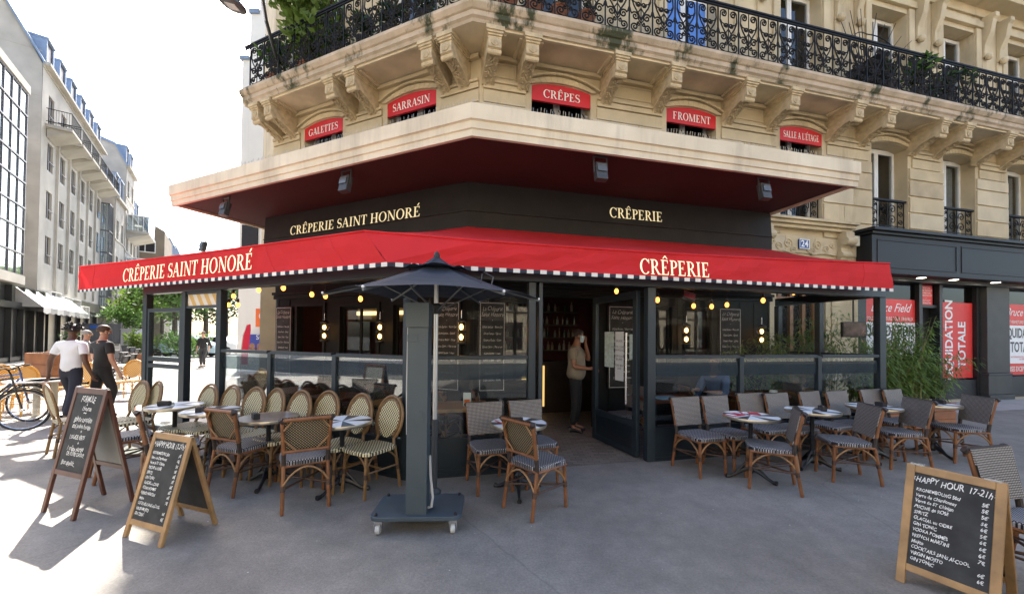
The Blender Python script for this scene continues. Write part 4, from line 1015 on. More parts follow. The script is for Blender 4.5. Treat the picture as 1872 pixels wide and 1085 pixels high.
def poster(lab, a, c, z0, z1, bands):
    t = thing('sale_poster', lab, 'poster', RP((a+c)/2,7.585,z0), TR); w = (c-a)/2; h = z1-z0
    b = MB()
    for k0, k1, mi in bands: b.mi = mi; b.box((-w,0,h*k0),(w,.008,h*k1-.001))
    b.build('sheet', [REDV, WHV], t); return t, w, h
def ptxt(t, body, x, z, size, m, **k):
    return text(body, size, WM[t.name] @ Matrix.Translation((x,-.004,z)) @ Matrix.Rotation(math.pi/2,4,'X'), m, t, **k)
for lab, a, c in (('red and white LIQUIDATION TOTALE poster behind the terrace corner post', 11.36, 13.2), ('red and white LIQUIDATION TOTALE poster beyond the dark pilaster', 16.68, 18.6)):
    t, w, h = poster(lab, a, c, .66, 2.76, [(0,.16,0),(.16,.70,1),(.70,1,0)])
    ptxt(t, 'Bruce Field', 0, h*.885, .33, WHV, shear=.45, sx=.95); ptxt(t, 'AVANT FERMETURE POUR TRAVAUX' if a > 12 else 'SOLDES FERMETURE POUR TRAVAUX', 0, h*.745, .14, WLET, sx=.72)
    ptxt(t, 'LIQUIDATION', 0, h*.585, .40, GRT, off=.008, sx=.68); ptxt(t, 'TOTALE', 0, h*.385, .42, GRT, off=.008, sx=.68); ptxt(t, 'AUTORISATION DE LA PRÉFECTURE\nDE PARIS', 0, h*.235, .07, REDV, sx=.9)
    ptxt(t, 'REMISES EXCEPTIONNELLES' if a > 12 else 'DERNIERS JOURS', 0, h*.08, .2, WLET, off=.003, sx=.6 if a > 12 else .85)
t, w, h = poster('tall red poster with LIQUIDATION TOTALE written vertically', 14.17, 15.48, .6, 2.74, [(0,1,0)])
for body, x in (('LIQUIDATION', -.30), ('TOTALE', .22)):
    text(body, .42, WM[t.name] @ Matrix.Translation((x,-.004,h*.5 if x < 0 else h*.44)) @ Matrix.Rotation(math.pi/2,4,'X') @ Matrix.Rotation(math.pi/2,4,'Z'), WHV, t, off=.01, sx=.85)
t = thing('opening_notice', 'small red notice sheet above the shop doorway', 'notice', RP(13.64,7.6,2.62), TR)
b = MB(); b.box((-.26,0,0),(.26,.008,.56)); b.build('sheet', REDV, t)
ptxt(t, 'FERMETURE\nPOUR TRAVAUX\nOUVERTURE\nLE MAGASIN EST\n—\nTOUT DOIT\nDISPARAÎTRE', 0, .28, .066, WHV, lsp=1.05)

# ------------------------------------------------------------------ opposite houses behind the viewer (light and reflections)
OPP = mat('pale_opposite_stone', (.50,.44,.33), .85, var=.12, vs=.8)
opp = thing('opposite_building', 'long pale stone building across the square, seen mirrored in the shop glass', 'building', (0,-24,0), 0)
b = MB(); ops = [(x-.6,x+.6,z,z+2.1) for x in range(-44,45,3) for z in (4.5,7.9,11.3)]
b.wall(-46,46,0,18,0,ops,-.3); b.quad((-46,0,18),(46,0,18),(46,-10,18),(-46,-10,18))
b.build('wall', OPP, opp)
b = MB()
for x in range(-44,45,3): b.box((x-1.1,.0,.3),(x+1.1,.06,3.2))
for z in (4.4,7.8,11.2): b.box((-46,.0,z-.12),(46,.14,z-.01))
b.build('shop_glazing', SHOPD, opp)
ww = None
for x in range(-44,45,3):
    for z in (4.5,7.9,11.3):
        Mx = Matrix.Translation((x,-24.28,z))
        if ww is None:
            b = MB(); b.quad((-.6,0,0),(.6,0,0),(.6,0,2.1),(-.6,0,2.1)); ww = b.build('window', mat('far_window', (.06,.07,.08), .15, var=.2), opp); ww.matrix_local = WM[opp.name].inverted() @ Mx
        elif len(opp.children) < 98: part_copy(ww, Mx, opp)

# ------------------------------------------------------------------ left side of the street
CONC = mat('pale_concrete_panels', (.37,.345,.30), .85, var=.22, vs=.5, detail=7); CONCD = mat('grey_concrete_gable', (.43,.39,.335), .88, var=.2, vs=.6, detail=8)
ZINC = mat('blue_zinc', (.20,.26,.36), .45, var=.15, vs=1.2); DWIN = mat('dark_window_glass', (.018,.015,.018), .35, var=.15, spec=.25); STORE = mat('black_storefront', (.02,.021,.022), .3, var=.2, vs=1)
GLB = bpy.data.materials.new('curtain_wall_glass'); GLB.use_nodes = True
GLB.node_tree.nodes['Principled BSDF'].inputs['Base Color'].default_value = (.45,.52,.56,1); GLB.node_tree.nodes['Principled BSDF'].inputs['Metallic'].default_value = .85; GLB.node_tree.nodes['Principled BSDF'].inputs['Roughness'].default_value = .06
MULL = mat('curtain_wall_mullion', (.08,.08,.09), .4, var=.1)
def window_part(par, M_, w, h, proto=[None]):
    pass
n0 = 9.6
c1 = thing('apartment_block', 'pale concrete apartment block with blue zinc dormers behind the glass offices', 'building', SP(38.8,n0,0), TS)
b = MB(); cols = [1.75, 4.4, 7.05, 9.7, 12.35, 15.0]; rows = [6.3, 9.4, 12.7]
opw = [(u-.55,u+.55,z,z+1.95) for u in cols for z in rows]+[(u-.55,u+.55,15.75-.0,17.9) for u in cols]
b.wall(0,16.0,4.4,19.2,0,opw,.18)
for u0 in (3.05,5.7,8.35,11.0,13.65): b.box((u0-.09,-.14,4.6),(u0+.09,0,15.3))
b.box((0,-.05,19.21),(16.0,.0,19.35)); b.box((-.05,-.35,19.355),(16.05,.0,19.55))
b.build('wall', CONC, c1)
b = MB(); b.add([(0,0,0),(0,16,0),(0,16,25),(0,6.5,23.9),(0,1.6,22.9),(0,.02,19.4)],[(0,1,2,3,4,5)]); b.add([(16.0,0,0),(16.0,16,0),(16.0,16,25),(16.0,6.5,23.9),(16.0,1.6,22.9),(16.0,.02,19.4)],[(0,1,2,3,4,5)])
for z in (5.2,8.2,11.2,14.2,17.2,20.2): b.box((-.015,.05,z),(0,15,z+.03))
b.build('gable', CONCD, c1)
b = MB(); 
for p, q in (((-.1,19.56),(1.6,22.95)),((1.6,22.95),(6.5,23.95)),((6.5,23.95),(16,25.05))):
    b.quad((-.15,p[0],p[1]),(16.1,p[0],p[1]),(16.1,q[0],q[1]),(-.15,q[0],q[1])); b.quad((-.15,p[0],p[1]),(-.15,p[0],p[1]-.25),(-.15,q[0],q[1]-.25),(-.15,q[0],q[1]))
rf1 = b.build('roof', ZINC, c1)
d0 = None
for u in cols:
    Mx = MS @ Matrix.Translation((38.8+u, n0+.1, 19.6))
    if d0 is None:
        b = MB(); b.box((-.72,0,.0),(-.58,2.2,2.0)); b.box((.58,0,0),(.72,2.2,2.0)); b.box((-.75,-.08,2.0),(.75,2.2,2.14)); b.box((-.58,.01,0),(.58,.1,.25)); d0 = b.build('dormer', ZINC, c1); d0.matrix_local = WM[c1.name].inverted() @ Mx
        b = MB(); b.quad((-.58,.08,.25),(.58,.08,.25),(.58,.08,2.0),(-.58,.08,2.0)); b.build('pane', DWIN, d0)
    else: part_copy(d0, Mx, c1)
w0 = None
for (a, c, z, z1) in opw:
    Mx = MS @ Matrix.Translation((38.8+(a+c)/2, n0+.12, z)) @ Matrix.Scale((z1-z)/1.95, 4, (0,0,1))
    if w0 is None:
        b = MB(); b.quad((-.55,0,0),(.55,0,0),(.55,0,1.95),(-.55,0,1.95)); w0 = b.build('window', DWIN, c1); w0.matrix_local = WM[c1.name].inverted() @ Mx
        b = MB(); b.box((-.55,-.12,0),(.55,-.06,.06)); b.box((-.55,-.2,.62),(.55,-.16,.66)); b.box((-.03,-.05,.06),(.03,-.01,1.95)); b.build('frame', MULL, w0)
    else: part_copy(w0, Mx, c1)
for u in cols:
    b = MB(MS @ Matrix.Translation((38.8+u,n0,0))); b.box((-1.15,-1.25,15.5),(1.15,-.02,15.7)); b.prism([(0,15.5),(-1.2,15.5),(0,14.9)], (-.9,-.03,0), (0,1,0), (0,0,1), (1.8,0,0)); k = b.build('balcony', CONC, c1, world=True)
    b = MB(MS @ Matrix.Translation((38.8+u,n0,0)))
    for z in (16.72,15.85): b.box((-1.15,-1.22,z),(1.15,-1.18,z+.04)); b.box((-1.15,-1.18,z),(-1.11,-.05,z+.04)); b.box((1.11,-1.18,z),(1.15,-.05,z+.04))
    for i in range(20): b.box((-1.13+i*.118,-1.21,15.7),(-1.115+i*.118,-1.195,16.72))
    for i in range(9): b.box((-1.14,-1.1+i*.12,15.7),(-1.125,-1.085+i*.12,16.72))
    b.build('railing', IRON, k, world=True)
b = MB(MS); b.box((38.9,n0+.3,0),(54.8,n0+.8,4.4)); 
for u in (39,41.6,44.2,46.8,49.4,52,54.7): b.box((u-.09,n0+.1,0),(u+.09,n0+.29,4.35))
b.box((38.85,n0-.05,3.55),(54.8,n0+.29,4.38)); st = b.build('ground_floor', STORE, c1, world=True)
b = MB(MS)
for u0, u1, z0, z1, dn in ((39.4,41.6,3.55,4.45,.5),(42.3,46.6,3.1,4.3,.45),(47.2,49.2,2.9,3.9,.45)):
    for q in (((u0,n0-dn,z0),(u1,n0-.06,z0+.06)),((u0,n0-dn,z1-.06),(u1,n0-.06,z1)),((u0,n0-dn+.01,z0+.06),(u0+.07,n0-.06,z1-.06)),((u1-.07,n0-dn+.01,z0+.06),(u1,n0-.06,z1-.06)),(((u0+u1)/2-.03,n0-dn+.01,z0+.06),((u0+u1)/2+.03,n0-dn+.07,z1-.06))): b.box(*q)
b.build('box_window', WHITEF, c1, world=True)
# striped awning on the storefront
AWS = bpy.data.materials.new('grey_striped_cloth'); AWS.use_nodes = True
def ustripes(m, c1_, c2_, sc):
    nt = m.node_tree; bs = nt.nodes['Principled BSDF']; tc = nt.nodes.new('ShaderNodeTexCoord'); sx = nt.nodes.new('ShaderNodeSeparateXYZ'); mu = nt.nodes.new('ShaderNodeMath'); mu.operation = 'MULTIPLY'; mu.inputs[1].default_value = sc
    fr = nt.nodes.new('ShaderNodeMath'); fr.operation = 'FRACT'; rp = nt.nodes.new('ShaderNodeValToRGB'); rp.color_ramp.interpolation = 'CONSTANT'; rp.color_ramp.elements[0].color = (*c1_,1); rp.color_ramp.elements[1].position = .5; rp.color_ramp.elements[1].color = (*c2_,1)
    nt.links.new(tc.outputs['Object'], sx.inputs[0]); nt.links.new(sx.outputs[0], mu.inputs[0]); nt.links.new(mu.outputs[0], fr.inputs[0]); nt.links.new(fr.outputs[0], rp.inputs[0]); nt.links.new(rp.outputs[0], bs.inputs['Base Color']); bs.inputs['Roughness'].default_value = .85
ustripes(AWS, (.42,.42,.40), (.24,.24,.235), .42)
sa = thing('storefront_awning', 'pale grey striped awning over the dark storefront across the square', 'awning', SP(34,9.3,3), TS)
b = MB()
for i in range(9):
    u0, u1 = i*1.06, (i+1)*1.06
    b.quad((u0,.0,1.3),(u1,0,1.3),(u1,-1.15,.1),(u0,-1.15,.1)); k = 6
    for j in range(k):
        a0, a1 = u0+(u1-u0)*j/k, u0+(u1-u0)*(j+1)/k; s0, s1 = [-.18-.09*math.sin(math.pi*x) for x in (j/k,(j+1)/k)]
        b.quad((a0,-1.16,.1),(a1,-1.16,.1),(a1,-1.16,s1),(a0,-1.16,s0))
b.add([(0,0,1.3),(0,-1.15,.1),(0,0,.1)],[(0,1,2)]); b.build('cloth', AWS, sa)
b = MB(); b.box((-.05,-1.14,.06),(9.6,-1.1,.1)); b.build('rail', IRON, sa)
# glass office building
g1 = thing('glass_offices', 'mirror-glass office building with dark grid across the square', 'building', SP(20,8.9,0), TS)
b = MB(); b.box((0,0,4.8),(13.7,9,15.1)); b.box((0,1.0,15.1),(12.6,9,18.6)); b.build('glass_wall', GLB, g1)
b = MB()
for i in range(15): b.box((i*.98-.03,-.05,4.8),(i*.98+.03,-.005,15.1))
for z in (4.8,6.0,7.4,8.6,10.0,11.2,12.6,13.8,15.05): b.box((-.05,-.06,z-.04),(13.75,-.006,z+.04))
for i in range(14): b.box((i*.97-.03,.95,15.1),(i*.97+.03,.995,18.6))
for z in (15.9,17.2,18.58): b.box((0,.94,z-.04),(12.65,.996,z+.04))
b.build('mullion_grid', MULL, g1)
b = MB(); b.box((-.1,-.12,15.1),(13.8,.98,15.55)); b.box((-.1,-.1,4.3),(13.8,8.9,4.79)); b.box((-.1,.9,18.6),(12.7,9,18.9)); b.box((13.71,.1,4.8),(13.95,9,15.1)); b.build('concrete_edge', CONC, g1)
b = MB(); b.box((0,.3,0),(18.7,8.9,4.29))
for i in range(12): b.box((i*1.6-.1,.05,0),(i*1.6+.1,.29,4.2))
b.box((0,.03,2.95),(18.7,.28,3.3)); b.box((0,.1,.05),(18.7,.28,.3)); b.build('ground_floor', STORE, g1)
STG = glass('storefront_glass', (.1,.1,.1), 1.6, 1.5)
# glazed bay between the two blocks
g2 = thing('glazed_stair_tower', 'narrow dark glazed bay squeezed between the two pale apartment blocks', 'building', SP(54.9,9.0,0), TS)
b = MB(); b.box((0,.05,3.2),(1.55,4,14.6)); b.box((-.9,.62,3.2),(-.02,4,13.4)); b.build('glass_wall', GLB, g2)
b = MB()
for z in (3.2,5.2,7.4,9.6,11.8,14.5): b.box((-.05,-.02,z),(1.58,.045,z+.12)); b.box((-.05,.05,z),(-.005,.6,z+.12))
for k in range(4): b.box((-.04,.06+.18*k,3.2),(-.006,.1+.18*k,14.5)); b.box((.02+.5*k,-.01,3.3),(.07+.5*k,.046,14.5))
b.build('mullion_grid', MULL, g2)
def row_house(lab, u0, u1, n, zc, zr, depth, wallm, cols, rows, wh=1.95, roofz=ZINC, chim=0, dorm=True, name='apartment_block'):
    t = thing(name, lab, 'building', SP(u0,n,0), TS); L = u1-u0; cs = [L*(k+.5)/cols for k in range(cols)]
    ow = [(c-.55,c+.55,z,z+wh) for c in cs for z in rows]
    b = MB(); b.wall(0,L,0,zc,0,ow,.3); b.box((-.08,-.3,zc),(L+.08,0,zc+.28)); 
    for z in rows: b.box((0,-.08,z-.28),(L,-.001,z-.14))
    b.build('wall', wallm, t)
    b = MB(); m = depth*.16; P = [(0,0),(depth,0),(depth,zr),(depth*.5,zr),(m,zc+(zr-zc)*.8),(.02,zc+.28)]
    for x in (0,L): b.add([(x,y,z) for y, z in P],[(0,1,2,3,4,5)])
    b.build('gable', CONCD if wallm is not BROWN else BROWN, t)
    b = MB(); Q = [(-.1,zc+.285),(m,zc+(zr-zc)*.8+.1),(depth*.5,zr+.1),(depth,zr+.1)]
    for p, q in zip(Q, Q[1:]): b.quad((-.15,p[0],p[1]),(L+.1,p[0],p[1]),(L+.1,q[0],q[1]),(-.15,q[0],q[1])); b.quad((-.15,p[0],p[1]),(-.15,p[0],p[1]-.3),(-.15,q[0],q[1]-.3),(-.15,q[0],q[1]))
    b.build('roof', roofz, t)
    for a, c, z, z1 in ow: part_copy(w0, MS @ Matrix.Translation((u0+(a+c)/2, n+.22, z)) @ Matrix.Scale((z1-z)/1.95,4,(0,0,1)), t)
    if dorm:
        for c in cs: part_copy(d0, MS @ Matrix.Translation((u0+c, n+.12, zc+.3)) @ Matrix.Scale(min(1.2,(zr-zc)*.36),4), t)
    for k in range(chim):
        b = MB(MS @ Matrix.Translation((u0+L*(k+.3)/max(1,chim),n+depth*.55,zr))); b.box((-.9,-.25,0),(.9,.25,1.3))
        for q in range(4): b.lathe([(.1,1.3),(.12,1.7)],8,(-.65+.43*q,0,0))
        b.build('chimney', CONCD, t, world=True)
    return t
BROWN = mat('brown_brick_block', (.20,.155,.11), .9, var=.15, vs=.6)
row_house('second pale apartment block with low eaves and a tall blue mansard gable', 56.5, 61.2, 8.85, 15.6, 20.9, 9.5, CONC, 2, (4.6,7.8,11.6), chim=1)
tw = row_house('tall pale tower house with blue zinc top and glazed balconies', 61.3, 66.5, 8.8, 20.6, 23.6, 6.0, CONC, 2, (4.6,7.8,11.2,14.4,17.4), chim=1)
for z in (3.2, 8.3, 13.3):
    b = MB(MS @ Matrix.Translation((62,6.9,z))); b.box((0,0,0),(5.4,1.88,.28)); b.prism([(0,0),(1.9,0),(1.9,-.7)], (0.1,0,-.001), (0,1,0), (0,0,1), (5.2,0,0)); k = b.build('balcony', CONC, tw, world=True)
    b = MB(MS @ Matrix.Translation((62,6.9,z))); b.box((.05,.05,.29),(5.3,1.85,2.0)); b.build('glass_parapet', GLB, k, world=True)
    b = MB(MS @ Matrix.Translation((62,6.9,z)))
    b.box((0,0,2.01),(5.4,1.88,2.12))
    for q in range(5): b.box((.0,.02+.45*q,.285),(.045,.07+.45*q,2.0))
    b.build('balcony_frame', WHITEF, k, world=True)
row_house('pale house with mansard dormers behind the glazed balconies', 66.7, 71.8, 8.9, 15.8, 19.2, 9, CONC, 2, (4.6,7.8,11.2), chim=1)
c3 = thing('apartment_block', 'brown brick block with ribbon windows standing forward up the street', 'building', SP(72,6.4,0), TS)
b = MB(); D = 7.5; P = [(0,0),(D,0),(D,16.6),(2.7,17.6),(0,15.9)]
b.add([(0,y,z) for y,z in P]+[(10,y,z) for y,z in P],[(0,1,2,3,4),(5,6,7,8,9),(0,1,6,5),(1,2,7,6),(2,3,8,7),(3,4,9,8),(4,0,5,9)]); b.build('wall', BROWN, c3)
for z in (2.2,5.8,9.3,12.7):
    b = MB(); b.box((-.14,.9,z),(-.01,3.0,z+1.7)); b.box((-.14,3.3,z),(-.01,5.4,z+1.7)); f_ = b.build('window', WHITEF, c3)
    b = MB()
    for y in (.98,2.0,3.38,4.4): b.box((-.16,y,z+.12),(-.141,y+.92,z+1.6))
    b.build('pane', DWIN, f_)
for k, (u0, u1, n, zc, zr, lab) in enumerate([(82.2,92,6.6,14.2,18.0,'cream house with blue mansard just beyond the brown brick block'),(92.2,104,6.6,14.8,18.6,'second cream mansard house beyond the brown brick block'),(104.2,120,6.7,13.6,17.4,'third, lower mansard house beyond the brown brick block'),(120.2,150,6.8,14.5,18.4,'long pale house at the far end of the street')]):
    row_house(lab, u0, u1, n, zc, zr, 9, CONC, int((u1-u0)/2.4), (4.4,7.6,10.8), chim=2, name='mansard_house')
# pale party-wall house beyond the corner building
PALEW = mat('pale_rendered_wall', (.80,.77,.70), .9, var=.06, vs=.7, detail=8)
YW = 17.0; xa = dp(440,300,YW).x; xb = dp(458,60,YW).x; z1, z2 = dp(440,110,YW).z, dp(458,26,YW).z
ph = thing('party_wall_house', 'tall pale rendered house end rising behind the restaurant corner', 'building', (xa,YW,0), 0)
b = MB(); b.box((0,0,0),(xb-xa,12,z1)); b.box((xb-xa+.001,.003,0),(9,12,z2)); b.box((.72,.006,z2),(9,12,24)); b.build('wall', PALEW, ph)  # topmost step is made up, shaped to shade the foreground pavement
b = MB(); b.box((-.1,-.1,z1),(xb-xa,12,z1+.15)); b.box((xb-xa-.05,-.08,z2),(.72,12,z2+.2)); b.build('coping', ZINC, ph)
zw = dp(455,436,YW).z; b = MB(); b.box((.15,-.06,zw-1.0),(.85,-.01,zw+.6)); b.build('window', DWIN, ph)
# poster panels on its base
def flat(name, lab, cat, a, bb, Y, m):
    A, B = dp(*a,Y), dp(*bb,Y); t = thing(name, lab, cat, (A.x,Y,min(A.z,B.z)), 0); w_, h_ = B.x-A.x, abs(A.z-B.z)
    q = MB(); q.box((0,0,0),(w_,.05,h_)); q.build('panel', m, t); return t, w_, h_
ORG = mat('orange_poster', (.85,.16,.03), .6, var=.05); BLUP = mat('blue_poster', (.03,.05,.3), .5, var=.1)
t, w_, h_ = flat('orange_poster', 'square orange poster with pale ring on the pale wall', 'poster', (467,597), (497,564), 16.8, ORG)
b = MB(Matrix.Translation((w_*.5,-.012,h_*.6)) @ Matrix.Rotation(math.pi/2,4,'X')); k = 24
for i in range(k):
    a0, a1 = 2*math.pi*i/k, 2*math.pi*(i+1)/k; b.add([(.2*math.cos(a0),.2*math.sin(a0),0),(.2*math.cos(a1),.2*math.sin(a1),0),(.16*math.cos(a1),.16*math.sin(a1),0),(.16*math.cos(a0),.16*math.sin(a0),0)],[(0,1,2,3)])
b.box((-.1,-.35,-.001),(.1,-.28,.001)); b.build('print', WHV, t)
t, w_, h_ = flat('blue_poster', 'wide dark blue poster with portrait and white capitals low on the pale wall', 'poster', (450,641), (500,611), 16.7, BLUP)
text('SOLDES', .3, WM[t.name] @ Matrix.Translation((w_*.8,-.01,h_*.82)) @ Matrix.Rotation(math.pi/2,4,'X'), WHV, t); text('DE', .34, WM[t.name] @ Matrix.Translation((w_*.85,-.01,h_*.4)) @ Matrix.Rotation(math.pi/2,4,'X'), WHV, t)
b = MB()
for x in (.22,.5): b.M = Matrix.Translation((w_*x,-.006,h_*.3)) @ Matrix.Rotation(math.pi/2,4,'X'); b.lathe([(.13,0),(.001,.004)],12); b.box((-.2,-.28,-.003),(.2,-.1,.003))
b.build('portrait', mat('portrait_tone', (.3,.15,.1), .7, var=.3, vs=12), t)
fb = dp(441,655,14.5); t = thing('feather_flag', 'tall curved red feather flag standing before the pale wall', 'flag', (fb.x,14.5,0), 0)
b = MB(); P = [(0,.5),(.0,1.0),(.06,1.6),(.2,2.0),(.3,2.04)]; Q = [(.22,.5),(.25,1.0),(.3,1.5),(.33,1.8),(.32,2.02)]
for i in range(4): b.quad((P[i][0],0,P[i][1]),(Q[i][0],.02,Q[i][1]),(Q[i+1][0],.02,Q[i+1][1]),(P[i+1][0],0,P[i+1][1]))
b.build('cloth', mat('crimson_flag', (.62,.02,.05), .7, var=.08, trans=.3), t); b = MB(); b.tube([(-.02,.0,0),(-.02,0,1.0),(.04,0,1.62),(.2,0,2.04)], .012, 6); b.lathe([(.2,0),(.2,.03),(.03,.06)],12,(-.02,0,0)); b.build('pole', STEEL, t)

# ------------------------------------------------------------------ gate, steps, hedge and trees up the left side
gy = 27.5; A, B = dp(152,640,gy), dp(220,640,gy)
gt = thing('metal_gate', 'dark barred metal gate with small blue plate beyond the café square', 'gate', (A.x,gy,0), 0); w_ = B.x-A.x
b = MB(); n = 26
for i in range(n+1): b.box((w_*i/n-.03,-.02,.9),(w_*i/n+.03,.02,2.3))
for z in (.9,2.25): b.box((0,-.03,z),(w_,.03,z+.07))
for x in (0,w_/2,w_): b.box((x-.06,-.05,.85),(x+.06,.05,2.4))
b.build('bars', mat('gate_grey', (.10,.10,.11), .5, var=.1), gt); b = MB(); b.box((w_*.18,-.06,1.95),(w_*.38,-.04,2.2)); b.build('plate', mat('blue_street_plate', (.05,.14,.5), .4, var=.05), gt)
stp = thing('stone_steps', 'flight of pale stone steps below the metal gate', 'steps', (A.x,gy-1.6,0), 0)
b = MB()
for i in range(6): b.box((0,i*.3,i*.15),(w_,2.4,(i+1)*.15-.001))
b.build('treads', CONCD, stp)
A2_, B2_ = dp(220,640,26.5), dp(246,640,26.5)
el = thing('utility_box', 'plain pale grey utility cabinet beside the metal gate', 'cabinet', (A2_.x,26.5,0), 0); b = MB(); w2 = B2_.x-A2_.x; b.box((0,0,0),(w2,.6,1.9)); b.box((-.03,-.03,1.9),(w2+.03,.63,1.96)); b.box((w2/2-.01,-.012,.1),(w2/2+.01,-.001,1.8)); b.build('body', mat('cabinet_grey', (.34,.35,.37), .5, var=.06), el)
LEAFA = mat('leaf_mid_green', (.075,.15,.03), .6, var=.45, vs=2.5, trans=.35); LEAFB = mat('leaf_dark_green', (.035,.075,.022), .6, var=.4, vs=2.5, trans=.25); LEAFC = mat('leaf_yellow_green', (.13,.20,.035), .6, var=.35, vs=3, trans=.4); BARK = mat('bark', (.07,.055,.04), .95, var=.3, vs=8, bump=.5)
def tree(lab, p, h, r, m, n=2600, size=.3, name='street_tree', seed=1):
    random.seed(seed); t = thing(name, lab, 'tree', p, 0)
    b = MB(); b.tube([(0,0,0),(.05,0,h*.3),(-.05,.05,h*.6),(0,0,h*.85)], [h*.028,h*.022,h*.014,h*.005], 8)
    for i in range(7):
        a = i*2.4; z = h*(.35+.07*i); b.tube([(0,0,z),(math.cos(a)*r*.4,math.sin(a)*r*.4,z+h*.1),(math.cos(a)*r*.75,math.sin(a)*r*.75,z+h*.16)], [h*.01,h*.007,h*.003], 6)
    b.build('trunk', BARK, t); b = MB(); leaf_cloud(b, (0,0,h*.66), (r,r,h*.33), n, size, 22, 1.8); b.build('crown', m, t)
for i, (px, Y, h, r, m, lab) in enumerate([(318,30,7.5,2.6,LEAFA,'mid green street tree showing through the tilted terrace window'),(375,36,8.5,3.2,LEAFB,'dark green street tree above the walking man in black'),(412,40,9,3.2,LEAFB,'dark tree behind the open terrace doorway, next to the pale wall'),
        (258,34,7,2.4,LEAFC,'bright yellow-green tree outside the terrace end post'),(295,46,8,3,LEAFC,'pale green tree last up the street')]):
    p = dp(px,620,Y); tree(lab, (p.x,Y,0), h, r, m, 2600, .34, seed=i+1)
def shrub(lab, p, r, m, n, size, seed, name='shrub', cat='shrub'):
    random.seed(seed); t = thing(name, lab, cat, p, 0); b = MB()
    for i in range(6): a = i*1.05; b.tube([(0,0,0),(math.cos(a)*r[0]*.4,math.sin(a)*r[1]*.4,r[2]*1.1)], [.03,.01], 5)
    b.build('stem', BARK, t); b = MB(); leaf_cloud(b, (0,0,r[2]), r, n, size, 16, 2, core=.1); b.build('foliage', m, t); return t
p = dp(226,600,30); shrub('round clipped green bush above the metal gate', (p.x,30,1.6), (1.35,1.35,1.15), LEAFA, 1500, .24, 5)
p = dp(256,640,25); shrub('loose sunlit shrub beside the grey utility cabinet', (p.x,25,0), (1.2,1.0,1.0), LEAFC, 1300, .2, 6)
p = dp(330,640,24); shrub('low leafy bush seen through the tilted window bay', (p.x,24,0), (1.6,1.0,1.0), LEAFA, 1300, .2, 8)
p = dp(125,610,23.6); shrub('slim climbing plant at the end of the dark storefront', (p.x,23.6,0), (.45,.4,1.1), LEAFB, 500, .14, 9)
# parked car up the street
def car(lab, p, rz, m):
    t = thing('parked_car', lab, 'car', p, rz); b = MB()
    prof = [(-2.0,.35),(-2.05,.75),(-1.9,.9),(-1.15,.98),(-.55,1.42),(.75,1.46),(1.45,1.02),(1.95,.92),(2.05,.6),(2.0,.3)]
    b.prism(prof, (0,-.82,0), (1,0,0), (0,0,1), (0,1.64,0)); b.build('body', m, t, bevel=.06)
    b = MB(); 
    for s in (-1,1): b.prism([(-1.0,1.0),(-.5,1.36),(.05,1.39),(.05,1.0)], (0,s*.825,0),(1,0,0),(0,0,1),(0,s*.01,0)); b.prism([(.12,1.0),(.12,1.39),(.7,1.4),(1.25,1.03)], (0,s*.825,0),(1,0,0),(0,0,1),(0,s*.01,0))
    b.build('side_window', DWIN, t)
    for x in (-1.3,1.3):
        for s in (-1,1):
            b = MB(Matrix.Translation((x,s*.76,.32)) @ Matrix.Rotation(math.pi/2,4,'X')); b.lathe([(.2,-.1),(.31,-.1),(.32,-.06),(.32,.06),(.31,.1),(.2,.1)],18); w_ = b.build('wheel', mat('tyre', (.02,.02,.02), .8, var=.1), t); b = MB(Matrix.Translation((x,s*.76,.32)) @ Matrix.Rotation(math.pi/2,4,'X')); b.lathe([(.19,-.08),(.19,.08),(.05,.1)],14); b.build('rim', STEEL, w_)
p = dp(338,650,27); car('pale blue parked car half hidden by the terrace window frame', (p.x,27,0), R_(20), mat('pale_blue_paint', (.35,.48,.58), .25, var=.03))
p = dp(392,650,31); car('white parked car behind the walking man in black', (p.x,31,0), R_(10), mat('white_car_paint', (.7,.7,.7), .25, var=.03))
# street lamp on a wall bracket
sp_ = LP(-9.2,6.4,7.9); hp = dp(425,10,5.6)
t = thing('street_lamp', 'flat oval street lamp reaching out from the wall on a curved arm', 'street lamp', sp_, 0)
L0 = Matrix.Translation(-sp_)
b = MB(L0); b.tube([sp_, (sp_+hp)/2+Vector((0,0,.75)), hp+Vector((.35,.1,.28)), hp+Vector((.05,0,.1))], .035, 8); b.build('arm', LAMPG, t)
b = MB(L0 @ Matrix.Translation(hp) @ Matrix.Rotation(R_(14),4,'Y') @ Matrix.Diagonal((.95,.78,.8,1))); b.lathe([(.05,.11),(.12,.085),(.19,.03),(.2,0),(.17,-.02)],24); b.build('head', LAMPG, t, smooth='auto')
b = MB(L0 @ Matrix.Translation(hp) @ Matrix.Rotation(R_(14),4,'Y')); b.box((-.08,-.06,-.022),(.08,.06,-.0165)); b.build('lens', mat('lamp_lens', (.6,.6,.58), .2, var=.05), t)
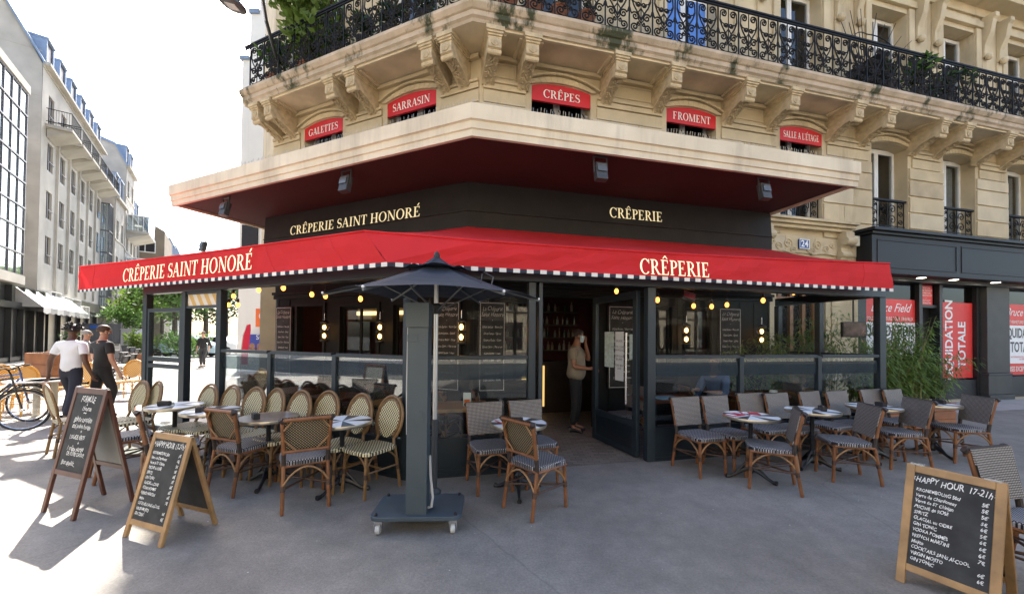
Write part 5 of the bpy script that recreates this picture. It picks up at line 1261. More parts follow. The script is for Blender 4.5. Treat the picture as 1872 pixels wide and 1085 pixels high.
# ------------------------------------------------------------------ café furniture
TAN = mat('tan_rattan_tube', (.20,.112,.042), .42, var=.2, vs=14); HONEY = mat('honey_rattan_pole', (.20,.080,.030), .42, var=.28, vs=11, bump=.15, bs=30); HONEYL = mat('pale_rattan_brace', (.30,.165,.07), .45, var=.2, vs=12)
WRAP = mat('dark_cane_wrap', (.032,.022,.018), .6, var=.25, vs=40, bump=.3, bs=120); WRAPB = mat('brown_cane_wrap', (.07,.035,.02), .55, var=.25, vs=30)
WV_OS = weave('cream_brown_seat_weave', '#d9cfa8', '#2a2118', 52, (1,1,0)); WV_OB = weave('cream_brown_back_weave', '#d6cca2', '#3a2c1c', 54, (1,0,1))
WV_S = weave('dark_white_seat_weave', '#a5a4a6', '#1b1b20', 60, (1,1,0), diag=True, dots=.42); WV_B = weave('dark_white_back_weave', '#a39b94', '#231e1d', 64, (1,0,1), dots=.36); WV_R = weave('dark_tan_rear_weave', '#ab9c7c', '#1a1512', 56, (1,0,1), diag=True, dots=.48)
def arch_(p, q, h, k=8):
    p, q = Vector(p), Vector(q)
    return [p.lerp(q,i/k)+Vector((0,0,h*math.sin(math.pi*i/k)**.8)) for i in range(k+1)]
def legs(t, m, wrapm, fr, rr, tops, r=.0165):
    o0 = []
    for (x, y), (tx, ty, tz) in zip(fr+rr, tops):
        b = MB(); b.tube([(x,y,0),(x*.98+tx*.02,y,.02),(tx,ty,tz)], [r*.92,r,r], 8); L = b.build('leg', m, t, smooth='auto')
        w = MB(); k = .20; P = Vector((x,y,0)).lerp(Vector((tx,ty,tz)), k/tz); Q = Vector((x,y,0)).lerp(Vector((tx,ty,tz)), (k+.05)/tz); w.tube([P,Q], r*1.18, 8); w.build('cane_wrap', wrapm, L)
def seat_mesh(w, d, z, hh, round_=.1):
    b = MB(); k = 20; out = []
    for i in range(k):
        a = 2*math.pi*i/k; c, s = math.cos(a), math.sin(a); e = .42
        out.append((math.copysign(abs(c)**e, c)*w/2*(1-.06*(s > 0)), math.copysign(abs(s)**e, s)*d/2))
    vs = [(x,y,z-hh) for x,y in out]+[(x*1.0,y,z-.008) for x,y in out]+[(x*.95,y*.95,z+.004) for x,y in out]+[(x*.5,y*.5,z-.003) for x,y in out]+[(0,0,z-.006)]
    fs = [tuple(range(k-1,-1,-1))]
    for L in range(3):
        for i in range(k): fs.append((L*k+i,L*k+(i+1)%k,(L+1)*k+(i+1)%k,(L+1)*k+i))
    for i in range(k): fs.append((3*k+i,3*k+(i+1)%k,4*k))
    b.add(vs, fs); return b
def oval_chair(lab, group):
    t = thing('oval_chair', lab, 'chair', (0,0,0), 0, group)
    seat_mesh(.43,.44,.465,.035).build('seat', WV_OS, t, smooth='auto')
    legs(t, TAN, WRAPB, [(-.18,-.20),(.18,-.20)], [(-.19,.25),(.19,.25)], [(-.165,-.175,.44),(.165,-.175,.44),(-.165,.19,.46),(.165,.19,.46)])
    b = MB(); k = 28
    def yz(z): return .20+.10*max(0,(z-.46))/.46*1.0
    for rr, cz, rz, off in ((.205,.715,.245,0),(.172,.715,.212,-.006)):
        pts = []
        for i in range(k+1):
            a = R_(-128+256*i/k+90-0) if False else R_(232-284*i/k)
            x = rr*math.cos(a); z = cz+rz*math.sin(a); pts.append((x, yz(z)+off, z))
        pts = [(-.15,.19,.44)]+pts+[(.15,.19,.44)] if off == 0 else pts
        b.tube(pts, .0165 if off == 0 else .012, 8)
    b.build('back_frame', TAN, t, smooth='auto')
    b = MB(); rr, rz, cz = .160, .200, .715; k = 24
    ring = [(rr*math.cos(2*math.pi*i/k)*(1-.12*(math.sin(2*math.pi*i/k) < 0)*abs(math.sin(2*math.pi*i/k))), cz+rz*math.sin(2*math.pi*i/k)) for i in range(k)]
    b.add([(x,yz(z)-.012,z) for x,z in ring]+[(0,yz(cz)-.002,cz)]+[(x,yz(z)+.006,z) for x,z in ring]+[(0,yz(cz)+.012,cz)], [(i,(i+1)%k,k) for i in range(k)]+[(k+1+i,k+1+(i+1)%k,2*k+1) for i in range(k)]+[(i,(i+1)%k,k+1+(i+1)%k,k+1+i) for i in range(k)])
    b.build('backrest', WV_OB, t)
    b = MB(); z = .25
    b.tube([(-.172,-.188,z),(-.182,.225,z)], .010, 6); b.tube([(.172,-.188,z),(.182,.225,z)], .010, 6); b.tube([(-.177,.02,z),(.177,.02,z)], .010, 6)
    b.build('stretcher', TAN, t, smooth='auto')
    for s in (-1,1):
        for P in ([(s*.17,-.186,.30),(s*.14,-.19,.37),(s*.07,-.195,.425)], [(s*.172,-.18,.30),(s*.175,-.12,.39),(s*.172,-.06,.43)], [(s*.182,.225,.30),(s*.178,.14,.39),(s*.174,.08,.43)]):
            b = MB(); b.tube(P, .009, 6); b.build('brace', TAN, t, smooth='auto')
    return t
def bistro_chair(lab, group):
    t = thing('bistro_chair', lab, 'chair', (0,0,0), 0, group)
    seat_mesh(.44,.44,.468,.04).build('seat', WV_S, t, smooth='auto')
    b = MB(); b.tube([(-.19,-.19,.42),(.19,-.19,.42)], .014, 8); b.tube([(-.2,-.19,.42),(-.2,.2,.42)], .014, 8); b.tube([(.2,-.19,.42),(.2,.2,.42)], .014, 8); b.tube([(-.19,.2,.42),(.19,.2,.42)], .014, 8); b.build('seat_rail', HONEY, t, smooth='auto')
    legs(t, HONEY, WRAPB, [(-.19,-.20),(.19,-.20)], [(-.195,.27),(.195,.27)], [(-.18,-.18,.43),(.18,-.18,.43),(-.185,.20,.46),(.185,.20,.46)], .0175)
    def Y(z): return .20+.20*(z-.46)
    b = MB()
    for s in (-1,1): b.tube([(s*.185,.2,.43),(s*.19,Y(.6),.6),(s*.205,Y(.87),.87)], .0175, 8)
    b.tube([(-.215,Y(.865)+.012,.865),(.215,Y(.865)+.012,.865)], .0185, 8); b.tube([(-.19,Y(.56)+.012,.56),(.19,Y(.56)+.012,.56)], .016, 8)
    b.build('back_frame', HONEY, t, smooth='auto')
    b = MB()
    for s in (-1,1):
        b.tube([(s*.185,.2,.42),(s*.187,Y(.54),.54)], .0205, 8); b.tube([(s*.192,Y(.845)+.004,.845),(s*.222,Y(.875)+.014,.878)], .0235, 8)
    b.build('cane_wrap', WRAP, t, smooth='auto')
    k = 8
    def panel(off, x0, x1, z0, z1):
        g = MB(); 
        for i in range(k):
            for j in range(3):
                q = []
                for a, c in ((i,j),(i+1,j),(i+1,j+1),(i,j+1)):
                    f = a/k*2-1; z = z0+(z1-z0)*c/3; w = x0+(x1-x0)*c/3; q.append((f*w, Y(z)+off+.012*(f*f-1)*-1*.6-.006, z))
                g.quad(*q)
        return g
    g = panel(-.022,.195,.215,.535,.885)
    g2 = panel(-.012,.195,.215,.535,.885); 
    for s in (-1,1): g.quad((s*.195,Y(.535)-.028,.535),(s*.195,Y(.535)-.018,.535),(s*.215,Y(.885)-.018,.885),(s*.215,Y(.885)-.028,.885))
    g.quad((-.215,Y(.885)-.028,.885),(.215,Y(.885)-.028,.885),(.215,Y(.885)+.01,.888),(-.215,Y(.885)+.01,.888))
    g.build('backrest', WV_B, t); g2.build('rear_weave', WV_R, t)
    for P, r_ in [([(s*.12,Y(.86)+.018,.86),(s*.19,Y(.77)+.018,.77)], .008) for s in (-1,1)]+[([(s*.09,Y(.57)+.02,.57),(s*.185,Y(.68)+.018,.68)], .008) for s in (-1,1)]+[(arch_((s*.188,-.185,.26),(s*.192,.235,.26),.15), .0095) for s in (-1,1)]+[(arch_((-.186,-.19,.26),(.186,-.19,.26),.15), .0095),(arch_((-.19,.245,.26),(.19,.245,.26),.15), .0095)]:
        b = MB(); b.tube(P, r_, 6); b.build('brace', HONEYL, t, smooth='auto')
    b = MB(); b.tube([(-.188,-.19,.225),(.192,.245,.225)], .011, 6); b.tube([(.188,-.19,.222),(-.192,.245,.228)], .011, 6); b.tube([(-.188,-.19,.235),(-.192,.245,.235)], .009, 6); b.tube([(.188,-.19,.235),(.192,.245,.235)], .009, 6); b.build('stretcher', WRAPB, t, smooth='auto')
    return t
TW = mat('white_table_enamel', (.74,.78,.80), .32, var=.05, vs=9); TB = mat('black_table_enamel', (.03,.03,.035), .32, var=.1); RIM = mat('table_metal_rim', (.62,.56,.44), .28, metal=.85, var=.06); CAST = mat('black_cast_iron', (.014,.014,.016), .38, var=.2, vs=18)
WT = mat('brown_marbled_top', (.15,.11,.085), .3, var=.45, vs=9, detail=8)
def bistro_table(lab, group, marble=False):
    t = thing('bistro_table', lab, 'table', (0,0,0), 0, group); r = .295
    b = MB(); zt = .735; n = 10; A = 0.0
    for i in range(n):
        w_ = R_(44) if i % 2 == 0 else R_(28); b.mi = 0 if (marble or i % 2 == 0) else 1; k = 6
        for j in range(k): a0, a1 = A+w_*j/k, A+w_*(j+1)/k; b.add([(0,0,zt),(r*math.cos(a0),r*math.sin(a0),zt),(r*math.cos(a1),r*math.sin(a1),zt)],[(0,1,2)])
        A += w_
    b.build('table_top', [WT if marble else TW, TB], t)
    b = MB(); b.lathe([(.02,.70),(.285,.70),(.299,.707),(.303,.72),(.300,.737),(.294,.7365),(.294,.732),(.001,.732)], 40); b.build('rim', RIM, t, smooth='auto')
    b = MB(); b.lathe([(.09,.699),(.085,.685),(.03,.67),(.024,.66),(.024,.42),(.034,.41),(.034,.395),(.024,.385),(.024,.22),(.04,.2),(.045,.18),(.035,.15),(.05,.12),(.055,.1),(.03,.06)], 14); b.build('column', CAST, t, smooth='auto')
    for k in range(3):
        a = 2*math.pi*k/3+.35; c, s = math.cos(a), math.sin(a)
        g = MB(); g.tube([(c*.03,s*.03,.12),(c*.11,s*.11,.09),(c*.20,s*.20,.04),(c*.25,s*.25,.022),(c*.29,s*.29,.022)], [.036,.028,.019,.02,.03], 8, flat=.8)
        g.tube([(c*.05,s*.05,.19),(c*.1,s*.1,.14),(c*.17,s*.17,.07)], .011, 6); g.build('leg', CAST, t, smooth='auto')
    return t
def face(dx, dy): return math.atan2(dx, -dy)
G_OV, G_BC, G_TB = 'tan oval-backed rattan chairs', 'black and white woven bistro chairs', 'round bistro tables on iron feet'
oc = oval_chair('', G_OV); bc_ = bistro_chair('', G_BC); bt_ = bistro_table('', G_TB)
used = {}
def put(o, p, rz, lab, group=None):
    if o.name not in used: used[o.name] = 1; o.location = (p[0],p[1],0); o.rotation_euler.z = rz; o['label'] = lab; o['group'] = group or o['group']; WM[o.name] = Matrix.Translation((p[0],p[1],0)) @ Matrix.Rotation(rz,4,'Z'); return o
    return copy_tree(o, (p[0],p[1],0), rz, lab, group)
ordn = ['street-end chair of the tan oval-backed row at the window bay','second tan oval-backed chair from the street end, at the window bay','tan oval-backed chair first past the terrace street opening','tan oval-backed chair, second past the terrace street opening','tan oval-backed chair behind the brown marbled table, street-side one','tan oval-backed chair behind the brown marbled table, pillar-side one','tan oval-backed chair fourth from the parasol pillar','tan oval-backed chair third from the parasol pillar','tan oval-backed chair second from the parasol pillar','tan oval-backed chair directly beside the parasol pillar']
for (px, py), lab, j in zip([(262,699),(290,700),(386,705),(427,707),(470,711),(508,713),(553,717),(602,718),(663,723),(718,727)], ordn, [.1,-.06,.05,.0,.08,-.04,.02,.05,-.05,-.08]):
    p = gp(px, py, .94); rz = TL+j-.05
    c = p - Vector((-math.sin(rz), math.cos(rz), 0))*.30
    put(oc, c, rz, lab)
put(oc, (-6.02,5.35), R_(150), 'tan oval-backed chair standing alone behind the tall brown chalkboard')
labs = ['black and white woven chair on the pillar side of the small doorway table','black and white woven chair behind the small table by the doorway','first woven chair along the long screen, next to the open door','second woven chair along the long screen from the open door','third woven chair along the long screen from the open door','fourth woven chair along the long screen from the open door','fifth woven chair along the long screen from the open door','sixth woven chair along the long screen, before the corner post','woven chair half hidden just before the terrace corner post','last woven chair of the shop-side row, against the bamboo']
for (px, py), lab, j in zip([(885,737),(960,733),(1252,727),(1306,725),(1370,720),(1418,720),(1478,717),(1528,716),(1590,713),(1630,713)], labs, [.05,.1,.0,.04,-.05,.02,.06,.0,-.04,.03]):
    p = gp(px, py, .868); rz = TR+j+.06; c = p - Vector((-math.sin(rz), math.cos(rz), 0))*.27
    put(bc_, c, rz, lab)
for x, y, fx, fy, lab in ((-2.89,4.20,.33,.94,'woven chair with its back to the viewer at the brown marbled table'),(-2.06,3.85,-.52,.85,'woven chair with its back to the viewer, just beside the parasol base'),(.265,3.76,.74,.67,'woven chair turned sideways in front of the small table by the doorway'),
        (2.90,4.33,-.89,.45,'woven chair turned towards the street at the table with red menus'),(3.98,4.60,-.97,.24,'woven chair turned towards the street at the second table of the shop-side row'),(5.08,5.08,-.97,.12,'woven chair turned towards the street at the third table of the shop-side row'),(6.22,5.36,-.98,.12,'woven chair turned towards the street in front of the wooden bamboo planter'),
        (3.53,2.52,.25,-.97,'woven chair cut by the frame behind the large pine chalkboard'),(-3.62,4.13,.72,.69,'dark woven chair standing between the mahogany and small pine chalkboards'),(-4.5,4.5,.6,.8,'dark woven chair half hidden behind the tall brown chalkboard')):
    put(bc_, (x,y), face(fx,fy), lab)
tlabs = ['round table first from the street, by the tilted window bay','round black and white table second from the street','','round black and white table on the street side of the parasol pillar','small round table with red menu by the doorway','round table with red menus in front of the long screen','second round table of the shop-side row','third round table of the shop-side row','last round table of the shop-side row, before the bamboo planter']
tpos = [(-4.30,4.91),(-3.60,4.61),None,(-1.80,4.10),(.08,4.10),(2.86,4.59),(3.90,4.98),(5.01,5.31),(6.13,5.59)]
for i, (p, lab) in enumerate(zip(tpos, tlabs)):
    if p: put(bt_, p, .5*i+.3, lab)
t = bistro_table('round brown marbled table between two oval-backed chairs', G_TB, True); t.location = (-2.70,4.28,0); t.rotation_euler.z = .4
# small things on the tables
BX = mat('black_holder', (.016,.016,.018), .5, var=.15)
hold = None
for (x, y), (dx, dy), lab in (((-4.30,4.91),(-.1,-.04),'black menu holder on the round table first from the street'),((-3.60,4.61),(-.06,-.1),'black menu holder on the second table from the street'),((-2.70,4.28),(-.08,-.1),'black menu holder on the brown marbled table'),((.08,4.10),(-.02,-.02),'black menu holder on the small table by the doorway'),((3.90,4.98),(.12,-.02),'black menu holder on the second table of the shop-side row'),((5.01,5.31),(.1,.0),'black menu holder on the third table of the shop-side row'),((6.13,5.59),(.1,.0),'black menu holder on the last table of the shop-side row')):
    pos = (x+dx,y+dy,.738)
    if hold is None:
        hold = thing('menu_holder', lab, 'menu holder', pos, .2, 'black holders on the bistro tables'); b = MB(); b.box((-.065,-.03,0),(.065,-.018,.055)); b.box((-.065,.018,0),(.065,.03,.055)); b.box((-.065,-.0175,0),(-.055,.0175,.05)); b.box((.055,-.0175,0),(.065,.0175,.05)); b.box((-.0545,-.0175,0),(.0545,.0175,.012)); b.build('box', BX, hold, bevel=.003)
        b = MB(); b.box((-.05,-.012,.0125),(.05,.012,.06)); b.build('menu_cards', mat('dark_cards', (.06,.05,.045), .6, var=.3, vs=30), hold)
    else: copy_tree(hold, pos, .3*x, lab)
REDM = mat('red_menu', (.45,.02,.05), .4, var=.08)
for (x, y, rz), lab in (((2.68,4.62,.4),'red folded menu at the door side of the table by the long screen'),((2.93,4.72,-.3),'red folded menu at the back of the table by the long screen'),((-.06,4.16,.5),'red folded menu on the small table by the doorway')):
    t = thing('menu', lab, 'menu', (x,y,.738), rz, 'red menus on the tables'); b = MB(); b.box((-.1,-.07,0),(0,.07,.004)); b.box((.001,-.07,.0),(.1,.07,.006)); b.build('cover', REDM, t); b = MB(); b.box((-.085,-.055,.0045),(-.02,.055,.0055)); b.build('page', PAPER, t)

# ------------------------------------------------------------------ tables and chairs inside the terrace
WTAB = mat('oak_table_top', (.36,.19,.075), .35, var=.2, vs=5); RTAB = mat('red_brown_table', (.14,.04,.02), .35, var=.2)
def wood_table(lab, p, rz, w, d, m):
    t = thing('wood_table', lab, 'table', p, rz); b = MB(); b.box((-w/2,-d/2,.70),(w/2,d/2,.745)); b.build('table_top', m, t, bevel=.004)
    for sx in (-1,1):
        for sy in (-1,1): b = MB(); b.box((sx*(w/2-.06)-.025,sy*(d/2-.06)-.025,0),(sx*(w/2-.06)+.025,sy*(d/2-.06)+.025,.699)); b.build('leg', BX, t)
    return t
wt = []
for M_, th, u, n, w, d, m, lab in ((MR,TR,.55,5.12,.75,.62,WTAB,'oak table behind the glass between the parasol pillar and doorway'),(MR,TR,3.75,5.2,.9,.6,RTAB,'brown table with pale blue folder behind the pane next to the open door'),(MR,TR,5.35,5.25,1.0,.62,RTAB,'brown table with white cup behind the middle pane of the long screen'),(MR,TR,6.6,5.3,.7,.6,WTAB,'oak table at the bamboo end inside the terrace'),
        (ML,TL,-3.6,4.2,.7,.6,WTAB,'oak table behind the pane on the street side of the parasol pillar'),(ML,TL,-4.75,4.25,.7,.6,RTAB,'brown table behind the middle pane of the street-side screen'),(ML,TL,-5.85,4.3,.7,.6,RTAB,'brown table behind the pane next to the street opening'),(ML,TL,-7.1,4.5,.7,.6,RTAB,'red-brown table seen through the street opening'),(ML,TL,-7.3,5.5,.7,.6,RTAB,'red-brown table deeper inside the street opening')):
    wt.append(wood_table(lab, M_ @ Vector((u,n,0)), th, w, d, m))
for M_, th, u, n, r, lab in ((ML,TL,-3.2,4.75,180,'woven chair inside the terrace behind the pillar-side oak table'),(ML,TL,-4.3,4.85,175,'woven chair inside behind the middle street-side pane'),(ML,TL,-5.4,4.85,185,'woven chair inside near the street opening'),(ML,TL,-6.25,4.15,95,'woven chair inside with its side to the street opening'),(MR,TR,1.05,5.35,90,'woven chair inside, on the pillar side of the doorway'),
        (MR,TR,3.15,5.45,-80,'woven chair inside, directly behind the open glass door'),(MR,TR,4.45,5.3,80,'woven chair inside between the two brown tables of the long screen'),(MR,TR,6.05,5.35,-100,'woven chair inside near the white cup'),(ML,TL,-7.9,4.9,-90,'woven chair inside the bay with the tilted window')):
    p = M_ @ Vector((u,n,0)); put(bc_, p, th+R_(r), lab, 'woven chairs inside the glass terrace')
p = RP(.62,5.0,.748); t = thing('table_card', 'folded white price card with orange print on the oak table behind the glass', 'card', p, TR-.2)
b = MB(); b.add([(-.05,-.04,0),(.05,-.04,0),(.05,0,.17),(-.05,0,.17),(-.05,.04,0),(.05,.04,0)],[(0,1,2,3),(3,2,5,4)]); b.build('card', PAPER, t); b = MB(); b.add([(-.035,-.034,.03),(.035,-.034,.03),(.035,-.0215,.085),(-.035,-.0215,.085)],[(0,1,2,3)]); b.build('print', ORG, t)
p = RP(3.65,5.1,.748); t = thing('folder', 'pale blue folder lying on the brown table inside', 'folder', p, TR+.1); b = MB(); b.box((-.2,-.14,0),(.2,.14,.012)); b.build('cover', mat('pale_blue_card', (.25,.42,.55), .5, var=.05), t)
p = RP(5.55,5.0,.748); t = thing('coffee_cup', 'white coffee cup on its saucer on the brown table inside', 'cup', p, TR); b = MB(); b.lathe([(.08,.0),(.085,.012),(.03,.006)],20); b.build('saucer', mat('white_china', (.8,.8,.78), .2, var=.02), t); b = MB(); b.lathe([(.03,.012),(.05,.05),(.055,.085),(.05,.084),(.045,.05),(.02,.02)],20); b.tube([(-.05,0,.07),(-.085,0,.065),(-.08,0,.035),(-.045,0,.03)], .006, 6); b.build('cup', MATS['white_china'], t, smooth='auto')
# screen hanging at the terrace end
u, z = fp(1560,602,TR,5.3); p = RP(u,5.3,z); t = thing('television', 'small black television hanging at the shop end of the terrace', 'television', p, TR-.35)
b = MB(); b.box((-.2,-.03,-.14),(.2,.03,.14)); b.build('case', BX, t, bevel=.01); b = MB(); b.box((-.18,-.034,-.115),(.18,-.0305,.12)); b.build('screen', mat('dim_screen', (.05,.03,.04), .15, var=.6, vs=9, hue2=(.14,.09,.10)), t); b = MB(); b.tube([(0,.0,.14),(0,.0,2.5-z)], .015, 6); b.build('pole', BX, t)
# heater lamp below the awning
u, z = fp(1258,541,TR,5.6); t = thing('patio_heater', 'small steel heat lamp tilted below the awning past the open door', 'heater', RP(u,5.6,z), TR); b = MB(); b.cbox((0,0,0),(.22,.08,.14),Matrix.Rotation(R_(-25),3,'X') @ Matrix.Rotation(R_(20),3,'Y')); b.build('housing', STEEL, t, bevel=.01); b = MB(); b.tube([(0,.03,.06),(0,.1,.3)], .012, 6); b.build('bracket', BX, t)

# ------------------------------------------------------------------ parasol on its wheeled base
t = thing('parasol_pillar', 'slate grey wheeled pillar and base plate carrying the navy parasol', 'parasol base', (-.80,3.42,0), R_(3))
b = MB(); k = 6; P = []
for cx, cy, a0 in ((.3,.16,0),(-.3,.16,90),(-.3,-.16,180),(.3,-.16,270)):
    for i in range(k+1): a = R_(a0+90*i/k); P.append((cx+.08*math.cos(a), cy+.08*math.sin(a)))
b.prism(P, (0,0,.12), (1,0,0), (0,1,0), (0,0,.035)); b.build('base_plate', mat('slate_steel_plate', lin('#3d4952'), .5, var=.2, vs=4, bump=.05), t, bevel=.004)
b = MB(); b.box((-.085,-.20,.155),(.085,-.02,1.72)); b.box((-.10,-.215,1.722),(.09,-.01,1.93)); b.box((-.088,-.204,1.6),(.0,-.2005,1.66)); b.box((-.02,-.206,.95),(.05,-.2005,1.01)); b.box((0,-.206,.33),(.05,-.2005,.38)); b.build('pillar', mat('slate_pillar', lin('#3f4a50'), .5, var=.08, vs=3, bump=.05), t, bevel=.012)
b = MB(); b.tube([(.095,-.1,.62),(.105,-.12,.45),(.13,-.14,.28),(.12,-.15,.2),(.09,-.14,.19)], .011, 6); b.tube([(-.098,-.1,.8),(-.105,-.1,1.2),(-.1,-.1,1.75)], .012, 6); b.build('cable', mat('white_cable', (.45,.45,.44), .5, var=.05), t, smooth='auto')
wh = None
for sx in (-.31,.31):
    for sy in (-.18,.18):
        b = MB(Matrix.Translation((sx,sy,0))); b.box((-.035,-.03,.085),(.035,.03,.118)); b.box((-.03,-.02,.03),(-.022,.02,.085)); b.box((.022,-.02,.03),(.03,.02,.085)); c = b.build('caster', STEEL, t)
        b = MB(Matrix.Translation((sx,sy-.012,.04)) @ Matrix.Rotation(math.pi/2,4,'Y')); b.lathe([(.012,-.018),(.036,-.018),(.04,-.012),(.04,.012),(.036,.018),(.012,.018)],16); b.build('wheel', mat('pale_caster_wheel', (.5,.5,.48), .5, var=.08), c, smooth='auto')
b = MB()
for sx in (-.33,.33):
    for sy in (-.2,.2): b.lathe([(.014,.155),(.014,.172),(.004,.178)],8,(sx,sy,0))
b.build('bolts', BX, t)
pc = Vector((-.735,3.70,0)); pr = thing('parasol', 'navy blue hexagonal parasol with aluminium pole', 'parasol', pc, R_(11)); pr.rotation_euler = (R_(2.5), 0, R_(11)); bpy.context.view_layer.update(); WM[pr.name] = pr.matrix_world.copy()
b = MB(); b.tube([(0,0,.155),(0,0,.86)], .030, 12); b.lathe([(.07,.155),(.07,.17),(.035,.2)],14); b.build('lower_pole', mat('dark_pole', (.045,.05,.055), .4, var=.05), pr, smooth='auto')
b = MB(); b.tube([(0,0,.861),(0,0,2.38)], .0215, 12); b.build('pole', mat('aluminium_pole', (.62,.62,.61), .35, metal=.7, var=.03), pr, smooth='auto')
NV = mat('navy_canvas', lin('#252d3b'), .8, var=.1, vs=6, bump=.08, bs=60)
def hexcan(r, zb, za, inset, tilt=0):
    g = MB(); K = 6; N = 6; top = (0,0,za); ring = []
    for i in range(6):
        a = R_(60*i+30-30); ring.append(Vector((r*math.cos(a), r*math.sin(a), zb)))
    for i in range(6):
        A, B = ring[i], ring[(i+1)%6]; rows = []
        for j in range(N+1):
            f = j/N; row = []
            for q in range(K+1):
                e = A.lerp(B,q/K); e = e+Vector((0,0,.035*math.sin(math.pi*q/K)*f*f)) - Vector((e.x,e.y,0))*.06*math.sin(math.pi*q/K)*f
                p = Vector(top).lerp(e,f); p.z -= .03*math.sin(math.pi*f)+.02*math.sin(math.pi*q/K)*math.sin(math.pi*f); row.append(p)
            rows.append(row)
        for j in range(N):
            for q in range(K): g.quad(rows[j][q],rows[j][q+1],rows[j+1][q+1],rows[j+1][q])
    return g, ring
g, ring = hexcan(1.0, 2.03, 2.36, 0); g.build('canopy', NV, pr, smooth='auto')
g2_, r2 = hexcan(.30, 2.275, 2.415, 0); g2_.build('vent_cap', NV, pr, smooth='auto')
g = MB(); g.lathe([(.02,2.37),(.03,2.40),(.025,2.43),(.005,2.45)],10); g.build('finial', BX, pr, smooth='auto')
ALU = mat('grey_rib', (.13,.14,.145), .5, metal=.2, var=.05)
for p in ring:
    g = MB(); q = Vector((p.x,p.y,p.z-.02)); g.tube([(p.x*.04,p.y*.04,2.30), (p.x*.5,p.y*.5,2.135), (q.x,q.y,q.z)], .011, 6); R1 = g.build('rib', ALU, pr)
    g = MB(); g.tube([(p.x*.5,p.y*.5,2.125),(p.x*.04,p.y*.04,1.9)], .007, 6); g.build('strut', ALU, R1); g = MB(); g.sphere(p,(.011,.011,.011),8,6); g.build('rib_tip', WHITEF, R1)
g = MB(); g.lathe([(.04,1.86),(.045,1.88),(.045,1.94),(.03,1.96)],12); g.build('runner', BX, pr, smooth='auto')
g = MB(); g.tube([(.40,-.42,2.22),(.47,-.5,2.17),(.44,-.58,2.08),(.38,-.57,2.03),(.36,-.52,2.1),(.38,-.46,2.2)], .005, 6); g.build('tie_strap', BX, pr)

# ------------------------------------------------------------------ chalkboards
def aboard(lab, foot, rz, w, h, d, wood, bw, backm, rows, price=None, title=None, drop=.14, hue=None):
    t = thing('chalkboard', lab, 'chalkboard', (foot[0],foot[1],0), rz, None); L = math.hypot(h, d/2); th = math.atan2(d/2, h)
    F = Matrix.Translation((0,-d/2,0)) @ Matrix.Rotation(-th,4,'X'); Bk = Matrix.Translation((0,d/2,0)) @ Matrix.Rotation(th,4,'X')
    # local of each leaf: x across, z up the slope
    pb = Matrix.Translation(Vector((foot[0],foot[1],0))) @ Matrix.Rotation(rz,4,'Z')
    for nm, M_, s in (('front_frame',F,-1),('back_frame',Bk,1)):
        b = MB(M_); y0, y1 = (-.012,.014) if s < 0 else (-.014,.012)
        b.box((-w/2,y0,0),(-w/2+bw,y1,L)); b.box((w/2-bw,y0,0),(w/2,y1,L)); b.box((-w/2+bw,y0+.001,L-bw*1.15),(w/2-bw,y1-.001,L-.0005)); b.box((-w/2+bw,y0+.001,drop),(w/2-bw,y1-.001,drop+bw)); fr = b.build(nm, wood, t, bevel=.004)
        b = MB(M_); b.box((-w/2+bw,-.004,drop+bw),(w/2-bw,.004,L-bw*1.15)); pn = b.build('board', BLK if s < 0 else backm, fr)
    b = MB(); b.box((-w/2+.02,-.012,h-.0),(-w/2+.09,.012,h+.012)); b.box((w/2-.09,-.012,h),(w/2-.02,.012,h+.012)); b.build('hinge', STEEL, t)
    iw = w-2*bw
    ih = L-bw*1.15-drop-bw; zt = L-bw*1.15
    for body, size, x, fz, al, sh, sx, lsp in rows:
        Mx = pb @ F @ Matrix.Translation((x*iw/2,-.0062,zt-fz*ih)) @ Matrix.Rotation(math.pi/2,4,'X')
        text(body, size*ih, Mx, CHALK, t, align=al, shear=sh, sx=sx, lsp=lsp, off=.0006)
    return t
PINE = mat('pine_frame', (.33,.19,.075), .55, var=.3, vs=7, bump=.1, bs=30); MAHO = mat('mahogany_frame', (.10,.035,.018), .4, var=.25, vs=7)
GREYB = mat('grey_board_back', (.30,.30,.28), .7, var=.08, vs=3)
aboard('tall mahogany chalkboard headed FORMULE at the street end of the terrace', ((-4.34-3.85)/2+.095,(3.57+3.40)/2+.18), R_(-19), .52, 1.12, .42, MAHO, .045, GREYB,
    [('FORMULE',.115,0,.075,'CENTER',.1,.62,1),('à',.06,0,.14,'CENTER',.2,.8,1),('15euros',.085,.05,.20,'CENTER',.15,.75,1),('~',.12,0,.255,'CENTER',0,1,1),('galette complète',.095,0,.34,'CENTER',.2,.62,1),('œuf, jambon, fromage',.08,0,.43,'CENTER',.25,.58,1),('+',.06,.1,.50,'CENTER',0,1,1),('1 SALADE VERTE',.075,-.1,.575,'CENTER',0,.62,1),('+',.06,.1,.645,'CENTER',0,1,1),('1 crêpe sucrée',.09,-.02,.715,'CENTER',.2,.68,1),('DE VOTRE CHOIX!!',.068,.1,.785,'CENTER',0,.66,1),('Bon appétit_',.085,-.25,.90,'CENTER',.2,.7,1)], drop=.34)
lab_r = 'KRONEMBOURG 50cl\nVerre de Chardonnay\nVerre de ST Chinian\nPISCINE de ROSÉ\nSPRITZ\nGLACIAL au CIDRE\nGIN TONIC\nVODKA POMMES\nFRENCH MARTINI\nMojito\nCOCKTAILS SANS ALCOOL\nVIRGIN MOJITO\nGIN TONIC'
